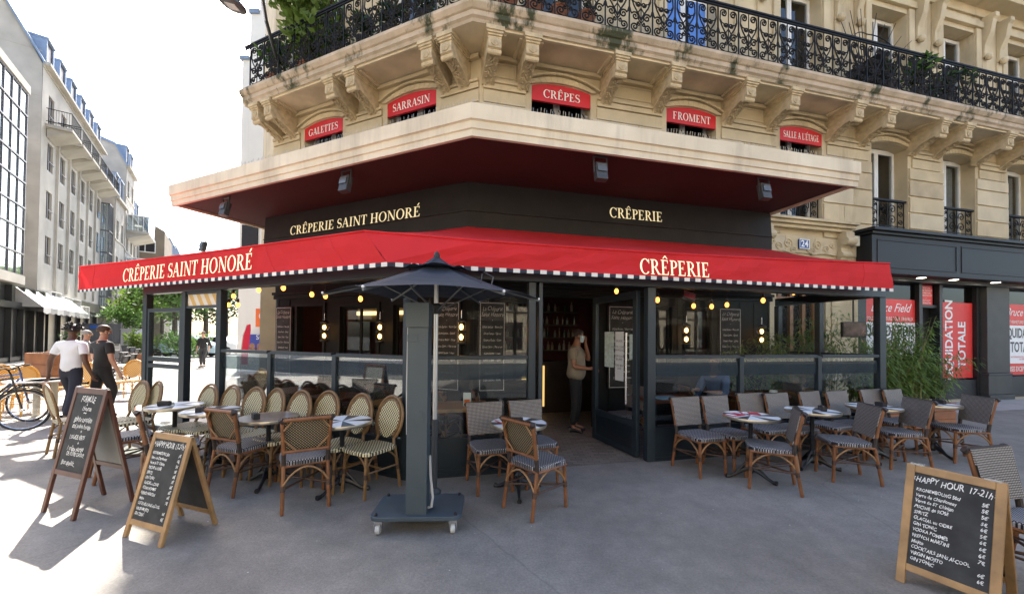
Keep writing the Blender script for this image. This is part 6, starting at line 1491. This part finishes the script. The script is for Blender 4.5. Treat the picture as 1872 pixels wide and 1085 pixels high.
lab_l = 'KRONEMBOURG 50cl\nVerre de Chardonnay\nVerre de ST Chinian\nPISCINE de ROSÉ\nSPRITZ\nGIN TONIC\nGLACIAL au CIDRE\nVODKA POMMES\nFRENCH MARTINI\nMojito\nCOCKTAILS SANS ALCOOL\nVIRGIN MOJITO\nGIN TONIC'
prices = '5€\n5€\n5€\n5€\n6€\n5€\n6€\n6€\n6€\n7€\n\n6€\n6€'
aboard('small pine chalkboard of happy hour drinks beside the mahogany board', ((-3.17-2.72)/2+.1,(3.15+2.99)/2+.175), R_(-19.6), .49, .80, .40, PINE, .042, BLK,
    [('×HAPPY HOUR 17-21h×',.1,0,.07,'CENTER',.12,.62,1),(lab_l,.050,-.92,.555,'LEFT',.08,.72,1.25),(prices,.050,.72,.555,'LEFT',.08,.8,1.25)], drop=.1)
aboard('large pine chalkboard of happy hour drinks in front of the shop-side chairs', (2.965,2.575), R_(-61.5), .45, .77, .44, PINE, .045, BLK,
    [('×HAPPY HOUR  17-21h×',.095,0,.065,'CENTER',.12,.62,1),(lab_r,.050,-.92,.555,'LEFT',.08,.70,1.25),(prices,.050,.72,.555,'LEFT',.08,.8,1.25)], drop=.09)
# ------------------------------------------------------------------ bamboo in wooden planters
PLW = mat('reddish_planter_wood', (.27,.10,.035), .5, var=.25, vs=4, bump=.1); SOIL = mat('soil', (.03,.022,.015), .95, var=.3)
BAM = mat('bamboo_leaf', (.13,.21,.035), .55, var=.45, vs=5, trans=.3); BAMC = mat('bamboo_cane', (.16,.17,.05), .5, var=.25)
def planter(lab, p, rz, w, d, h, group=None, feet=True):
    t = thing('wooden_planter', lab, 'planter', p, rz, group); b = MB(); k = 3
    for i in range(k):
        z0, z1 = .06+(h-.06)*i/k, .06+(h-.06)*(i+1)/k-.008
        b.box((-w/2,-d/2,z0),(w/2,-d/2+.03,z1)); b.box((-w/2,d/2-.03,z0),(w/2,d/2,z1)); b.box((-w/2,-d/2+.031,z0),(-w/2+.03,d/2-.031,z1)); b.box((w/2-.03,-d/2+.031,z0),(w/2,d/2-.031,z1))
    for sx in (-1,1):
        for sy in (-1,1): b.box((sx*(w/2-.06)-.04,sy*(d/2-.06)-.02,0),(sx*(w/2-.06)+.04,sy*(d/2-.06)+.02,.06))
    b.build('box', PLW, t, bevel=.005); b = MB(); b.quad((-w/2+.03,-d/2+.03,h-.05),(w/2-.03,-d/2+.03,h-.05),(w/2-.03,d/2-.03,h-.05),(-w/2+.03,d/2-.03,h-.05)); b.build('soil', SOIL, t); return t
def bamboo(lab, p, rx, ry, h, canes, n, seed):
    random.seed(seed); t = thing('bamboo', lab, 'plant', p, TR, 'bamboo plants at the terrace end'); b = MB(); tips = []
    for i in range(canes):
        x, y = random.uniform(-rx,rx)*.8, random.uniform(-ry,ry)*.7; hh = h*random.uniform(.55,1.0); lx, ly = random.gauss(0,.16)+x*.25, random.gauss(0,.16)
        pts = [Vector((x+lx*(k/4)**1.8, y+ly*(k/4)**1.8, hh*k/4*(1-.04*k/4))) for k in range(5)]
        b.tube(pts, [.007,.006,.005,.004,.002], 5); tips.append(pts)
    b.build('canes', BAMC, t); g = MB()
    for i in range(n):
        P = random.choice(tips); f = random.uniform(.12,1.0)**.8; k = min(3,int(f*4)); q = P[k].lerp(P[k+1], f*4-k)
        a = random.uniform(0,2*math.pi); r0 = random.uniform(0,.17); q = q+Vector((math.cos(a)*r0,math.sin(a)*r0,random.uniform(-.05,.05)))
        d = Vector((math.cos(a),math.sin(a),random.uniform(-.75,.25))).normalized(); L = random.uniform(.07,.15); w = d.cross(Vector((0,0,1))).normalized()*L*.095
        m1 = q+d*L*.4+Vector((0,0,.006)); e = q+d*L+Vector((0,0,-L*.25)); g.add([q,m1+w,e,m1-w],[(0,1,2,3)])
    g.build('leaves', BAM, t)
u0 = 7.95
for i, (u, n, h, rx, ry, cn_, nl, lab) in enumerate([(8.0,5.2,1.35,.55,.3,40,4200,'bamboo clump just outside the terrace corner post'),(8.75,5.3,1.75,.55,.3,40,4200,'tallest bamboo clump, in front of the dark shop doorway'),(9.45,5.35,1.25,.5,.3,34,3400,'bamboo clump in front of the vertical red poster'),(7.75,6.05,1.9,.42,.25,30,3000,'tall bamboo between the corner post and the stone door jamb'),(6.75,6.1,1.5,.42,.2,24,2400,'bamboo inside the terrace before the oak door'),(6.0,6.15,1.25,.3,.2,16,1500,'small bamboo beside the dark front end inside the terrace')]):
    bamboo(lab, RP(u,n,.45), rx, ry, h, cn_, nl, 20+i)
planter('long reddish wooden planter of bamboo behind the last round table', RP(8.7,5.27,0), TR, 2.1, .55, .5); planter('wooden planter of bamboo against the terrace side glass', RP(7.72,6.05,0), TR, .85, .42, .5)
planter('low wooden planter of bamboo inside the terrace end', RP(6.3,6.15,0), TR, 1.1, .34, .48)

# ------------------------------------------------------------------ balcony plants
TERR = mat('terracotta', (.32,.13,.07), .8, var=.15); POTD = mat('dark_pot', (.04,.035,.035), .6, var=.15)
def potplant(lab, M_, u, n, r, rz, m, nl, size, seed, pot=TERR, name='balcony_plant', aspect=2.0, z0=7.44, ph=.34):
    random.seed(seed); t = thing(name, lab, 'plant', M_ @ Vector((u,n,z0)), 0, 'potted plants on the balcony'); b = MB(); b.lathe([(.12,0),(.17,ph),(.185,ph+.01),(.185,ph+.05),(.15,ph+.05),(.13,ph)], 16); b.build('pot', pot, t, smooth='auto')
    b = MB()
    for i in range(7): a = i*.9; b.tube([(0,0,ph),(math.cos(a)*r*.3,math.sin(a)*r*.3,ph+rz*.8),(math.cos(a)*r*.6,math.sin(a)*r*.6,ph+rz*1.5)], [.015,.01,.004], 5)
    b.build('stem', BARK, t); b = MB(); leaf_cloud(b, (0,0,ph+rz), (r,r,rz), nl, size, 14, aspect, core=.1); b.build('foliage', m, t)
potplant('large bright leafy shrub in a pot above the balcony rail on the street side', ML, -7.9, 6.0, .95, 1.05, LEAFC, 2000, .2, 31)
potplant('dark drooping shrub at the street end of the balcony', ML, -9.0, 6.0, .45, .6, LEAFA, 420, .17, 32)
for u, sd_, lab in ((-6.9,33,'dark leafy pot plant behind the balcony rail above GALETTES'),(-6.1,34,'low dark plant behind the rail between the two street-side signs'),(-5.4,35,'low leafy pot above the SARRASIN sign'),(-4.6,36,'small pot plant near the balcony corner')): potplant(lab, ML, u, 6.0, .32, .36, LEAFB, 260, .13, sd_, POTD)
for i, (u, lab) in enumerate([(1.5,'terracotta pot first from the balcony corner on the long side'),(2.0,'terracotta pot, second from the balcony corner'),(2.5,'terracotta pot, third from the balcony corner'),(3.05,'terracotta pot, fourth from the balcony corner')]): potplant(lab, MR, u, 6.75, .16, .14, LEAFB, 90, .09, 40+i)
potplant('bushy pot plant above the balcony rail beside the iron fan', MR, 11.9, 6.75, .42, .5, LEAFA, 380, .15, 46, POTD); potplant('pot plant behind the rail below the third upper window', MR, 12.9, 6.75, .4, .42, LEAFB, 330, .14, 47, POTD)
potplant('dark pot plant behind the rail near the iron fan', MR, 10.9, 6.75, .3, .35, LEAFB, 240, .12, 48, POTD)
t = thing('balcony_divider', 'fan of iron spikes dividing the balcony beside the second upper window', 'divider', RP(10.35,6.85,7.44), TR); b = MB()
for i in range(11):
    a = R_(38+10.4*i); L = 1.55 if i % 2 else 1.75; b.tube([(math.cos(a)*.1,0,.35+math.sin(a)*.1),(math.cos(a)*L*.8,-.3*abs(math.cos(a)),.35+math.sin(a)*L)], [.012,.006], 5)
b.tube([(math.cos(R_(a))*.95,-.22*abs(math.cos(R_(a))),.35+math.sin(R_(a))*1.2) for a in range(40,146,8)], .012, 5); b.lathe([(.09,.2),(.09,.4),(.02,.44)],10); b.build('spikes', IRON, t)
b = MB(); b.box((-.03,-.35,0),(.03,.42,.9)); b.build('panel', IRON, t)

# ------------------------------------------------------------------ bicycles
def bicycle(lab, p, rz, fr):
    t = thing('bicycle', lab, 'bicycle', p, rz, 'bicycles parked by the café square'); TY = mat('tyre', (.02,.02,.02), .8, var=.1)
    for x in (-.52,.52):
        b = MB(); b.tube([(x+.335*math.cos(2*math.pi*k/28),0,.345+.335*math.sin(2*math.pi*k/28)) for k in range(28)], .018, 6, True); w = b.build('wheel', TY, t, smooth='auto')
        b = MB(); b.tube([(x+.315*math.cos(2*math.pi*k/28),0,.345+.315*math.sin(2*math.pi*k/28)) for k in range(28)], .008, 4, True)
        for k in range(14): a = 2*math.pi*k/14; b.tube([(x,.02*(-1)**k,.345),(x+.31*math.cos(a),0,.345+.31*math.sin(a))], .002, 3)
        b.tube([(x,-.04,.345),(x,.04,.345)], .02, 8); b.build('rim', STEEL, w)
        b = MB(); b.tube([(x+.37*math.cos(R_(a)),0,.345+.37*math.sin(R_(a))) for a in range(20,170,15)], .012, 5); b.build('mudguard', IRON, t)
    b = MB(); f = [(-.52,0,.345),(-.08,0,.29),(.38,0,.80),(-.16,0,.86)]
    b.tube([f[1],f[2]], .018, 8); b.tube([f[1],(-.22,0,.90)], .016, 8); b.tube([(-.19,0,.80),(.40,0,.88)], .016, 8); b.tube([f[0],f[1]], .012, 6); b.tube([f[0],(-.19,0,.80)], .011, 6); b.tube([(.52,0,.345),(.46,0,.55),(.37,0,.95)], .014, 8); b.build('frame', fr, t, smooth='auto')
    b = MB(); b.tube([(.37,0,.95),(.34,0,1.02),(.36,-.1,1.05),(.30,-.28,1.03),(.18,-.30,1.0)], .012, 6); b.tube([(.34,0,1.02),(.36,.1,1.05),(.30,.28,1.03),(.18,.30,1.0)], .012, 6); b.build('handlebar', IRON, t, smooth='auto')
    b = MB(); b.sphere((-.25,0,.95),(.13,.08,.035),12,6); b.sphere((-.14,0,.945),(.1,.035,.03),10,6); b.build('saddle', IRON, t, smooth=True)
    b = MB(); b.lathe([(.09,-.01),(.09,.01)],16); o = b.M; b.tube([(-.08,-.08,.29),(-.02,-.08,.15),(-.02,-.17,.15)], .01, 5); b.tube([(-.08,.08,.29),(-.14,.08,.43),(-.14,.17,.43)], .01, 5); b.build('pedals', STEEL, t); return t
p = gp(52,772); bicycle('dark blue bicycle with its front wheel next to the yellow chairs', (p.x-.62,p.y-.02,0), R_(12), mat('blue_bike_paint', (.03,.06,.16), .3, var=.05))
p = gp(10,790); bicycle('black bicycle standing outside the dark blue bicycle', (p.x-.35,p.y-.1,0), R_(25), mat('black_bike_paint', (.02,.02,.025), .3, var=.05))

# ------------------------------------------------------------------ café square on the left
YEL = mat('yellow_rattan', (.62,.34,.07), .5, var=.2, vs=14); WV_Y = weave('yellow_cream_weave', '#e6c684', '#b07c34', 44, (1,0,1)); MARB = mat('white_marble_top', (.72,.70,.66), .25, var=.08, vs=6); PEDM = mat('pale_pedestal', (.55,.50,.40), .5, var=.08); DKW = mat('dark_resin_weave', (.03,.03,.034), .5, var=.25, vs=40)
def ycopy(o, name, lab, group, m):
    r = copy_tree(o, (0,0,0), 0, lab, group)
    def sw(x):
        if x.type == 'MESH':
            x.data = x.data.copy()
            for i, s_ in enumerate(x.data.materials): x.data.materials[i] = m[1] if s_ in (WV_OS, WV_OB, WV_S, WV_B, WV_R) else m[0]
        for c_ in x.children: sw(c_)
    sw(r); r.name = name
    for c_ in r.children: pass
    return r
yc = None
for i, (x, y, rz, lab) in enumerate([(-9.75,7.3,100,'yellow rattan chair beside the white marble table, next to the bicycle'),(-9.9,7.9,70,'yellow rattan chair beside the white marble table, beyond the first one'),(-9.75,8.55,0,'yellow rattan chair behind the white marble table'),(-9.05,8.15,-60,'yellow rattan chair between the white marble table and the waiter'),(-10.6,8.1,80,'yellow rattan chair standing apart behind the bicycles'),(-9.6,9.6,20,'yellow rattan chair in front of the wooden planter')]):
    if yc is None: yc = ycopy(oc, 'rattan_chair', lab, 'yellow rattan chairs in the sun', (YEL, WV_Y)); yc.location = (x,y,0); yc.rotation_euler.z = R_(rz); WM[yc.name] = Matrix.Translation((x,y,0))
    else: copy_tree(yc, (x,y,0), R_(rz), lab)
def marble(lab, p, r, cm):
    t = thing('pedestal_table', lab, 'table', (p[0],p[1],0), 0, 'pedestal tables in the sun'); b = MB(); b.lathe([(r-.01,.715),(r,.72),(r,.735),(r-.006,.742)], 32); b.build('table_top', cm, t, smooth='auto'); b = MB(); b.lathe([(.26,0),(.27,.02),(.06,.06),(.05,.1),(.05,.71),(.12,.714)], 16); b.build('pedestal', PEDM, t, smooth='auto'); return t
p = gp(68,694,.74); marble('round white marble table among the yellow rattan chairs', p, .42, MARB)
p = gp(100,693,.74); marble('second white table half hidden by the waiter in the white shirt', p, .38, MARB)
p = gp(217,667,.74); marble('round white table in front of the row of dark chairs', p, .45, MARB)
dc = None; j = 0
for i in range(4):
    for k in range(3):
        px, py = 212+14*i-2*k, 697-7*i-13*k
        if k == 2 and i > 2: continue
        p = gp(px, py); lab = 'dark woven terrace chair in the sun, '+['front row','middle row','far row'][k]+' '+['first','second','third','fourth'][i]+' from the man in black'
        if dc is None: dc = ycopy(bc_, 'terrace_chair', lab, 'dark chairs set out in the sun', (DKW, DKW)); dc.location = (p.x,p.y,0); dc.rotation_euler.z = R_(-70); WM[dc.name] = Matrix.Translation((p.x,p.y,0))
        else: copy_tree(dc, (p.x,p.y,0), R_(-70 if (i+k) % 2 else 100), lab)
p = gp(75,711); planter('tall orange-brown wooden planter box behind the yellow chairs', (p.x-.1,p.y+.3,0), R_(-12), 1.0, .6, 1.05); p = gp(222,680); planter('low orange-brown planter box beyond the dark chairs', (p.x-.1,p.y+.8,0), R_(-8), 1.0, .5, .75)
p = gp(93,672); t = planter('orange-brown planter box directly behind the waiter in the white shirt', (p.x+.2,p.y+.2,0), R_(-12), 1.0, .5, .8)

# ------------------------------------------------------------------ people
def skin(name, V, E, m, parent, lv=2, loose=0):
    """V: list of (x, y, z, rx, ry); E: edges; a skin-modifier body grown from the first vertex"""
    me = bpy.data.meshes.new(name); me.from_pydata([v[:3] for v in V], E, [])
    bm = bmesh.new(); bm.from_mesh(me); ly = bm.verts.layers.skin.verify()
    for v, s in zip(bm.verts, V):
        v[ly].radius = (s[3], s[4] if len(s) > 4 else s[3]); v[ly].use_root = (v.index == 0)
    bm.to_mesh(me); bm.free(); me.materials.append(m)
    o = bpy.data.objects.new(name, me); C.objects.link(o); o.parent = parent; WM[o.name] = WM[parent.name]
    md = o.modifiers.new('skin', 'SKIN'); md.use_smooth_shade = True; md.branch_smoothing = .3
    sb = o.modifiers.new('sub', 'SUBSURF'); sb.levels = lv; sb.render_levels = lv
    return o
def hand(V, E, wi, pos, d, palm, side, curl=.35, sc=1.0):
    """palm, four unequal bent fingers and a thumb from wrist vertex wi; d points down the hand, palm = palm normal, side = thumb side"""
    d, palm, side = Vector(d).normalized(), Vector(palm).normalized(), Vector(side).normalized()
    p0 = Vector(pos); pi = len(V); c = p0+d*.045*sc; V.append((*c,.034*sc,.019*sc)); E.append((wi,pi))
    k = len(V); kn = p0+d*.085*sc; V.append((*kn,.036*sc,.016*sc)); E.append((pi,k))
    for i, L in enumerate((.068,.078,.072,.056)):
        o = side*(.030-.020*i)*sc; a = kn+d*.012*sc+o; prev = k
        for q in range(1,4):
            f = q/3; e = a+(d*math.cos(curl*f*1.6)+palm*math.sin(curl*f*1.6))*L*f*sc; V.append((*e,(.0088-.0012*q)*sc)); E.append((prev,len(V)-1)); prev = len(V)-1
    b = pi; a = c+side*.034*sc-d*.01*sc
    V.append((*(a+d*.012*sc),.012*sc)); E.append((b,len(V)-1)); V.append((*(a+side*.018*sc+d*.045*sc+palm*.012*sc),.0095*sc)); E.append((len(V)-2,len(V)-1))
def person(lab, p, rz, skinm, J, shirt, trouser, shoe, hair, hairfn, sleeves=.55, scale=1.0, mask=None, bulk=1.0):
    """J: joints in local space, facing -y"""
    t = thing('person', lab, 'person', p, rz, None, scale); V, E = [], []
    def v(q, rx, ry=None): V.append((*q, rx, ry if ry else rx)); return len(V)-1
    pe = v(J['pelvis'],.115,.09); sp_i = v(J['waist'],.12,.095); ch = v(J['chest'],.145,.105); ub = v(J['upper'],.12,.085); nk = v(J['neck'],.055,.057); hb = v(J['head0'],.058,.066); hm = v(J['head1'],.070,.086); ht = v(J['head2'],.062,.078); hh = v(J['head3'],.03,.04)
    E += [(pe,sp_i),(sp_i,ch),(ch,ub),(ub,nk),(nk,hb),(hb,hm),(hm,ht),(ht,hh)]
    fdir = Vector(J.get('face',(0,-1,0))).normalized(); n_ = v(Vector(J['head1'])+fdir*.098+Vector((0,0,-.012)),.013); E.append((hm,n_))
    ch_ = v(Vector(J['head0'])+fdir*.055+Vector((0,0,-.005)),.026); E.append((hb,ch_))
    S_ = {}
    for s in ('l','r'):
        sh = v(J[s+'sh'],.062); el = v(J[s+'el'],.042); fm = v(Vector(J[s+'el']).lerp(Vector(J[s+'wr']),.35),.041); wr = v(J[s+'wr'],.027,.024); E += [(ub,sh),(sh,el),(el,fm),(fm,wr)]
        d = J.get(s+'hd'); d = Vector(d) if d else Vector(J[s+'wr'])-Vector(J[s+'el'])
        hand(V, E, wr, J[s+'wr'], d, J.get(s+'palm',(1 if s == 'l' else -1,0,0)), J.get(s+'side',(0,-1,0)), J.get('curl',.4))
        hp = v(J[s+'hp'],.088); kn = v(J[s+'kn'],.058); cf = v(Vector(J[s+'kn']).lerp(Vector(J[s+'an']),.3),.056); an = v(J[s+'an'],.037); to = v(J[s+'to'],.036,.028); E += [(pe,hp),(hp,kn),(kn,cf),(cf,an),(an,to)]
    skin('body', V, E, skinm, t)
    # shirt
    V, E = [], []; a = v(Vector(J['pelvis'])-Vector((0,0,.10)),.182*bulk,.152*bulk); b_ = v(J['waist'],.15*bulk,.122*bulk); c = v(J['chest'],.165*bulk,.125*bulk); d = v(J['upper'],.135,.10); e = v(Vector(J['upper']).lerp(Vector(J['neck']),.9)+Vector((0,.006,0)),.068,.07); E += [(a,b_),(b_,c),(c,d),(d,e)]
    for s in ('l','r'):
        sh = v(J[s+'sh'],.079); m_ = v(Vector(J[s+'sh']).lerp(Vector(J[s+'el']),sleeves),.066); m2 = v(Vector(J[s+'sh']).lerp(Vector(J[s+'el']),sleeves+.05),.064); E += [(d,sh),(sh,m_),(m_,m2)]
    skin('shirt', V, E, shirt, t)
    V, E = [], []; a = v(Vector(J['pelvis'])+Vector((0,0,.15)),.146,.115); b_ = v(Vector(J['pelvis'])-Vector((0,0,.03)),.148,.12); E += [(a,b_)]
    for s in ('l','r'):
        hp = v(Vector(J[s+'hp'])-Vector((0,0,.05)),.10); kn = v(J[s+'kn'],.074); lo = v(Vector(J[s+'kn']).lerp(Vector(J[s+'an']),.93),.060); E += [(b_,hp),(hp,kn),(kn,lo)]
    skin('trousers', V, E, trouser, t)
    for s in ('l','r'):
        V, E = [], []; an, to = Vector(J[s+'an']), Vector(J[s+'to']); a = v(an+Vector((0,0,-.02)),.047); h_ = v(an+Vector((0,0,-.045))+(an-to).normalized()*.04,.04); c = v((an+to)/2+Vector((0,0,-.015)),.044,.036); d = v(to+(to-an).normalized()*.03,.038,.028); E += [(a,h_),(a,c),(c,d)]; skin('shoe', V, E, shoe, t)
    M0 = MB(Matrix.Translation(Vector(J['head1']))); hairfn(M0, fdir); M0.build('hair', hair, t, smooth='auto')
    M0 = MB()
    side = fdir.cross(Vector((0,0,1)))
    for s in (-1,1):
        q = Vector(J['head1'])+side*s*.078-fdir*(-.004)+Vector((0,0,-.01)); M0.sphere(q,(.012+.008*abs(side.y),.012+.008*abs(side.x),.030),8,6)
    M0.build('ears', skinm, t, smooth=True)
    M0 = MB()
    for s in (-1,1): M0.sphere(Vector(J['head1'])+side*s*.032+fdir*.083+Vector((0,0,.022)),(.012,.012,.007),8,5)
    M0.build('eyes', mat('dark_eyes', (.03,.02,.015), .2, var=0), t, smooth=True)
    if mask:
        M0 = MB(); k = 10; rows = []
        for j in range(5):
            z = .015-.115*j/4; rr = .098-.012*j*.6; rows.append([Vector(J['head1'])+(fdir*math.cos(R_(a_))*(rr+.008*math.sin(math.pi*j/4))+side*math.sin(R_(a_))*rr*.86)+Vector((0,0,z)) for a_ in [(-72+144*i/k) for i in range(k+1)]])
        for j in range(4):
            for i in range(k): M0.quad(rows[j][i],rows[j][i+1],rows[j+1][i+1],rows[j+1][i])
        M0.build('face_mask', mask, t, smooth=True)
    return t
def capfn(r=(.088,.104,.10), back=.018, dz=.035, rough=.0, n=0):
    def f(b, fd):
        b.M = b.M @ Matrix.Rotation(math.atan2(fd.x,-fd.y),4,'Z') @ Matrix.Translation((0,back,dz))
        k, m = 18, 9; vs = []; fs = []
        for i in range(m+1):
            ph = math.pi*.5*i/m*1.28
            for j in range(k):
                a = 2*math.pi*j/k; fr = max(0,-math.sin(a)); ph2 = ph*(1-.30*fr); q = 1+rough*random.uniform(-1,1)
                vs.append((r[0]*math.sin(ph2)*math.cos(a)*q, r[1]*math.sin(ph2)*math.sin(a)*q, r[2]*math.cos(ph2)*q))
        for i in range(m):
            for j in range(k): fs.append((i*k+j,i*k+(j+1)%k,(i+1)*k+(j+1)%k,(i+1)*k+j))
        b.add(vs, fs)
        for i in range(n):
            a = random.uniform(0,2*math.pi); ph = math.acos(random.uniform(-.1,1)); d = Vector((math.sin(ph)*math.cos(a),math.sin(ph)*math.sin(a),math.cos(ph))); q = Vector((d.x*r[0],d.y*r[1],d.z*r[2])); b.tube([q*.9, q*1.12+d*.02+Vector((random.uniform(-.015,.015),random.uniform(-.015,.015),.01)), q*1.05+d*.03+Vector((random.uniform(-.025,.025),random.uniform(-.025,.025),-.005))], [.013,.012,.006], 5)
    return f
def stand(**k):
    J = dict(pelvis=(0,0,.96), waist=(0,0,1.10), chest=(0,.0,1.27), upper=(0,.01,1.40), neck=(0,.005,1.495), head0=(0,-.012,1.575), head1=(0,-.022,1.645), head2=(0,-.012,1.705), head3=(0,-.005,1.735),
             lsh=(.185,.01,1.405), rsh=(-.185,.01,1.405), lel=(.245,.03,1.12), rel=(-.245,.03,1.12), lwr=(.25,-.05,.87), rwr=(-.25,-.05,.87), lhp=(.09,0,.90), rhp=(-.09,0,.90), lkn=(.10,-.015,.51), rkn=(-.10,-.015,.51), lan=(.10,.03,.085), ran=(-.10,.03,.085), lto=(.115,-.13,.035), rto=(-.115,-.13,.035))
    J.update(k); return J
SKB = mat('dark_skin', (.10,.045,.025), .5, var=.1); SKT = mat('tan_skin', (.28,.13,.075), .5, var=.08); SKF = mat('fair_skin', (.45,.25,.17), .5, var=.08); HB = mat('black_hair', (.012,.010,.009), .6, var=.2, vs=40); HBR = mat('brown_hair', (.055,.03,.016), .6, var=.25, vs=40); HG = mat('greying_hair', (.03,.02,.015), .7, var=.3, vs=40)
CW = mat('white_cotton', (.74,.74,.76), .85, var=.05, vs=5, bump=.15, bs=12); CB = mat('black_cotton', (.014,.014,.016), .85, var=.2, vs=5, bump=.15, bs=12); CT = mat('olive_grey_shirt', (.235,.20,.15), .85, var=.1, vs=6, bump=.2, bs=14); CN = mat('black_trousers', (.007,.007,.008), .8, var=.15); CNV = mat('navy_apron', (.016,.018,.032), .8, var=.15); SHB = mat('black_leather', (.012,.012,.012), .4, var=.1)
# man with a mask telephoning in the doorway: seen from his left side, facing right
random.seed(9); fp0 = gp(1052,788)
person('man in olive short-sleeved shirt and face mask standing in the doorway, phoning', (fp0.x,fp0.y,0), R_(68), SKT,
    stand(face=(.1,-1,-.18), head0=(0,-.03,1.572), head1=(.005,-.05,1.642), head2=(0,-.04,1.705), head3=(0,-.03,1.737), neck=(0,-.005,1.49), rel=(-.24,-.02,1.13), rwr=(-.22,-.27,1.10), rhd=(.1,-1,.0), rpalm=(.4,0,-1), rside=(0,0,1), lel=(.22,-.18,1.22), lwr=(.12,-.14,1.50), lhd=(-.1,.05,1), lpalm=(-1,.2,0), lside=(0,1,.2), pelvis=(0,.02,.96), waist=(0,-.02,1.1), chest=(0,-.01,1.27)),
    CT, CN, SHB, HG, capfn((.084,.098,.088), .012, .032), .58, 1.02, mask=mat('pale_blue_mask', (.45,.56,.58), .8, var=.04), bulk=1.34)
# two waiters walking away
p = dp(131,640,7.1); person('man in white T-shirt and navy apron walking away between the café tables', (p.x,p.y,0), R_(180+8), SKB,
    stand(lel=(.27,.06,1.13), lwr=(.33,.02,.88), rel=(-.27,.07,1.12), rwr=(-.30,-.02,.87), lkn=(.10,-.14,.53), lan=(.10,-.02,.12), lto=(.11,-.16,.06), rkn=(-.10,.06,.50), ran=(-.10,.20,.10), rto=(-.11,.06,.03)), CW, CNV, SHB, HB, capfn((.092,.106,.098), .012, .035, .03, 70), .6, 1.02)
p = dp(188,640,7.45); person('man in black T-shirt and black trousers walking away beside the dark chairs', (p.x,p.y,0), R_(180-14), SKF,
    stand(face=(-.35,-.94,0), lel=(.26,.0,1.13), lwr=(.20,-.20,1.02), rel=(-.27,.02,1.12), rwr=(-.25,-.10,.88), lkn=(.10,.05,.50), lan=(.10,.18,.1), lto=(.11,.04,.03), rkn=(-.10,-.12,.52), ran=(-.10,-.02,.11), rto=(-.11,-.15,.05)), CB, CN, SHB, HBR, capfn((.086,.102,.096), .014, .034, .012), .6, 1.02)
p = dp(157,640,9.4); person('older man seen between the two waiters, facing the square', (p.x,p.y,0), R_(150), SKF, stand(), mat('grey_cotton', (.3,.3,.3), .85, var=.1), CN, SHB, mat('grey_hair', (.3,.28,.26), .7, var=.2), capfn((.08,.094,.085), .02, .025), .6, .98)
p = gp(371,671); person('man in black jacket walking with a cane up the sunlit street', (p.x,p.y,0), R_(10), SKF, stand(lel=(.27,.02,1.12), lwr=(.30,-.1,.90), lkn=(.1,-.12,.52), lan=(.1,-.08,.1), lto=(.11,-.22,.05)), CB, mat('charcoal_trousers', (.03,.03,.035), .8, var=.15), SHB, HG, capfn(), 1.6, 1.0)
# customer sitting inside
p = RP(4.95,5.55,0); person('seated customer in a blue denim jacket behind the middle pane of the long screen', (p.x,p.y,0), TR+R_(-75), SKF,
    stand(pelvis=(0,0,.52), waist=(0,-.01,.68), chest=(0,-.03,.86), upper=(0,-.03,1.0), neck=(0,-.035,1.10), head0=(0,-.05,1.18), head1=(0,-.06,1.25), head2=(0,-.05,1.31), head3=(0,-.045,1.34), lsh=(.185,-.02,1.0), rsh=(-.185,-.02,1.0), lel=(.23,-.14,.76), rel=(-.23,-.14,.76), lwr=(.15,-.36,.78), rwr=(-.15,-.36,.78), lhp=(.09,-.02,.50), rhp=(-.09,-.02,.50), lkn=(.11,-.42,.50), rkn=(-.11,-.42,.50), lan=(.11,-.40,.09), ran=(-.11,-.40,.09), lto=(.12,-.56,.035), rto=(-.12,-.56,.035)),
    mat('blue_denim', (.07,.12,.22), .85, var=.15), CN, SHB, HBR, capfn(), 1.5, 1.0)
# lettering curves become plain meshes
bpy.context.view_layer.update()
dg = bpy.context.evaluated_depsgraph_get()
for o in [o for o in C.objects if o.type == 'FONT']:
    me = bpy.data.meshes.new_from_object(o.evaluated_get(dg)); nm = o.name
    if me.materials and me.materials[0] == CHALK or o.data.materials[0] == CHALK:      # hand-drawn: every letter a little out of line
        bm = bmesh.new(); bm.from_mesh(me); seen = set(); sz = o.data.size
        for v in bm.verts:
            if v in seen: continue
            isl, st = [], [v]; seen.add(v)
            while st:
                w = st.pop(); isl.append(w)
                for e in w.link_edges:
                    x = e.other_vert(w)
                    if x not in seen: seen.add(x); st.append(x)
            c = sum((w.co for w in isl), Vector())/len(isl); a = random.gauss(0,.09); k = random.uniform(.88,1.12); dy = random.gauss(0,.045)*sz; sh = random.gauss(.08,.08)
            for w in isl:
                d = w.co-c; d = Vector((d.x+sh*d.y, d.y, 0)); w.co = c+Vector((d.x*math.cos(a)-d.y*math.sin(a), d.x*math.sin(a)+d.y*math.cos(a), 0))*k+Vector((random.gauss(0,.004)*sz, dy+random.gauss(0,.004)*sz, 0))
        bm.to_mesh(me); bm.free()
    n = bpy.data.objects.new(nm, me); C.objects.link(n); n.parent = o.parent; n.matrix_local = o.matrix_local.copy()
    if not me.materials: me.materials.append(o.data.materials[0])
    bpy.data.objects.remove(o); n.name = nm
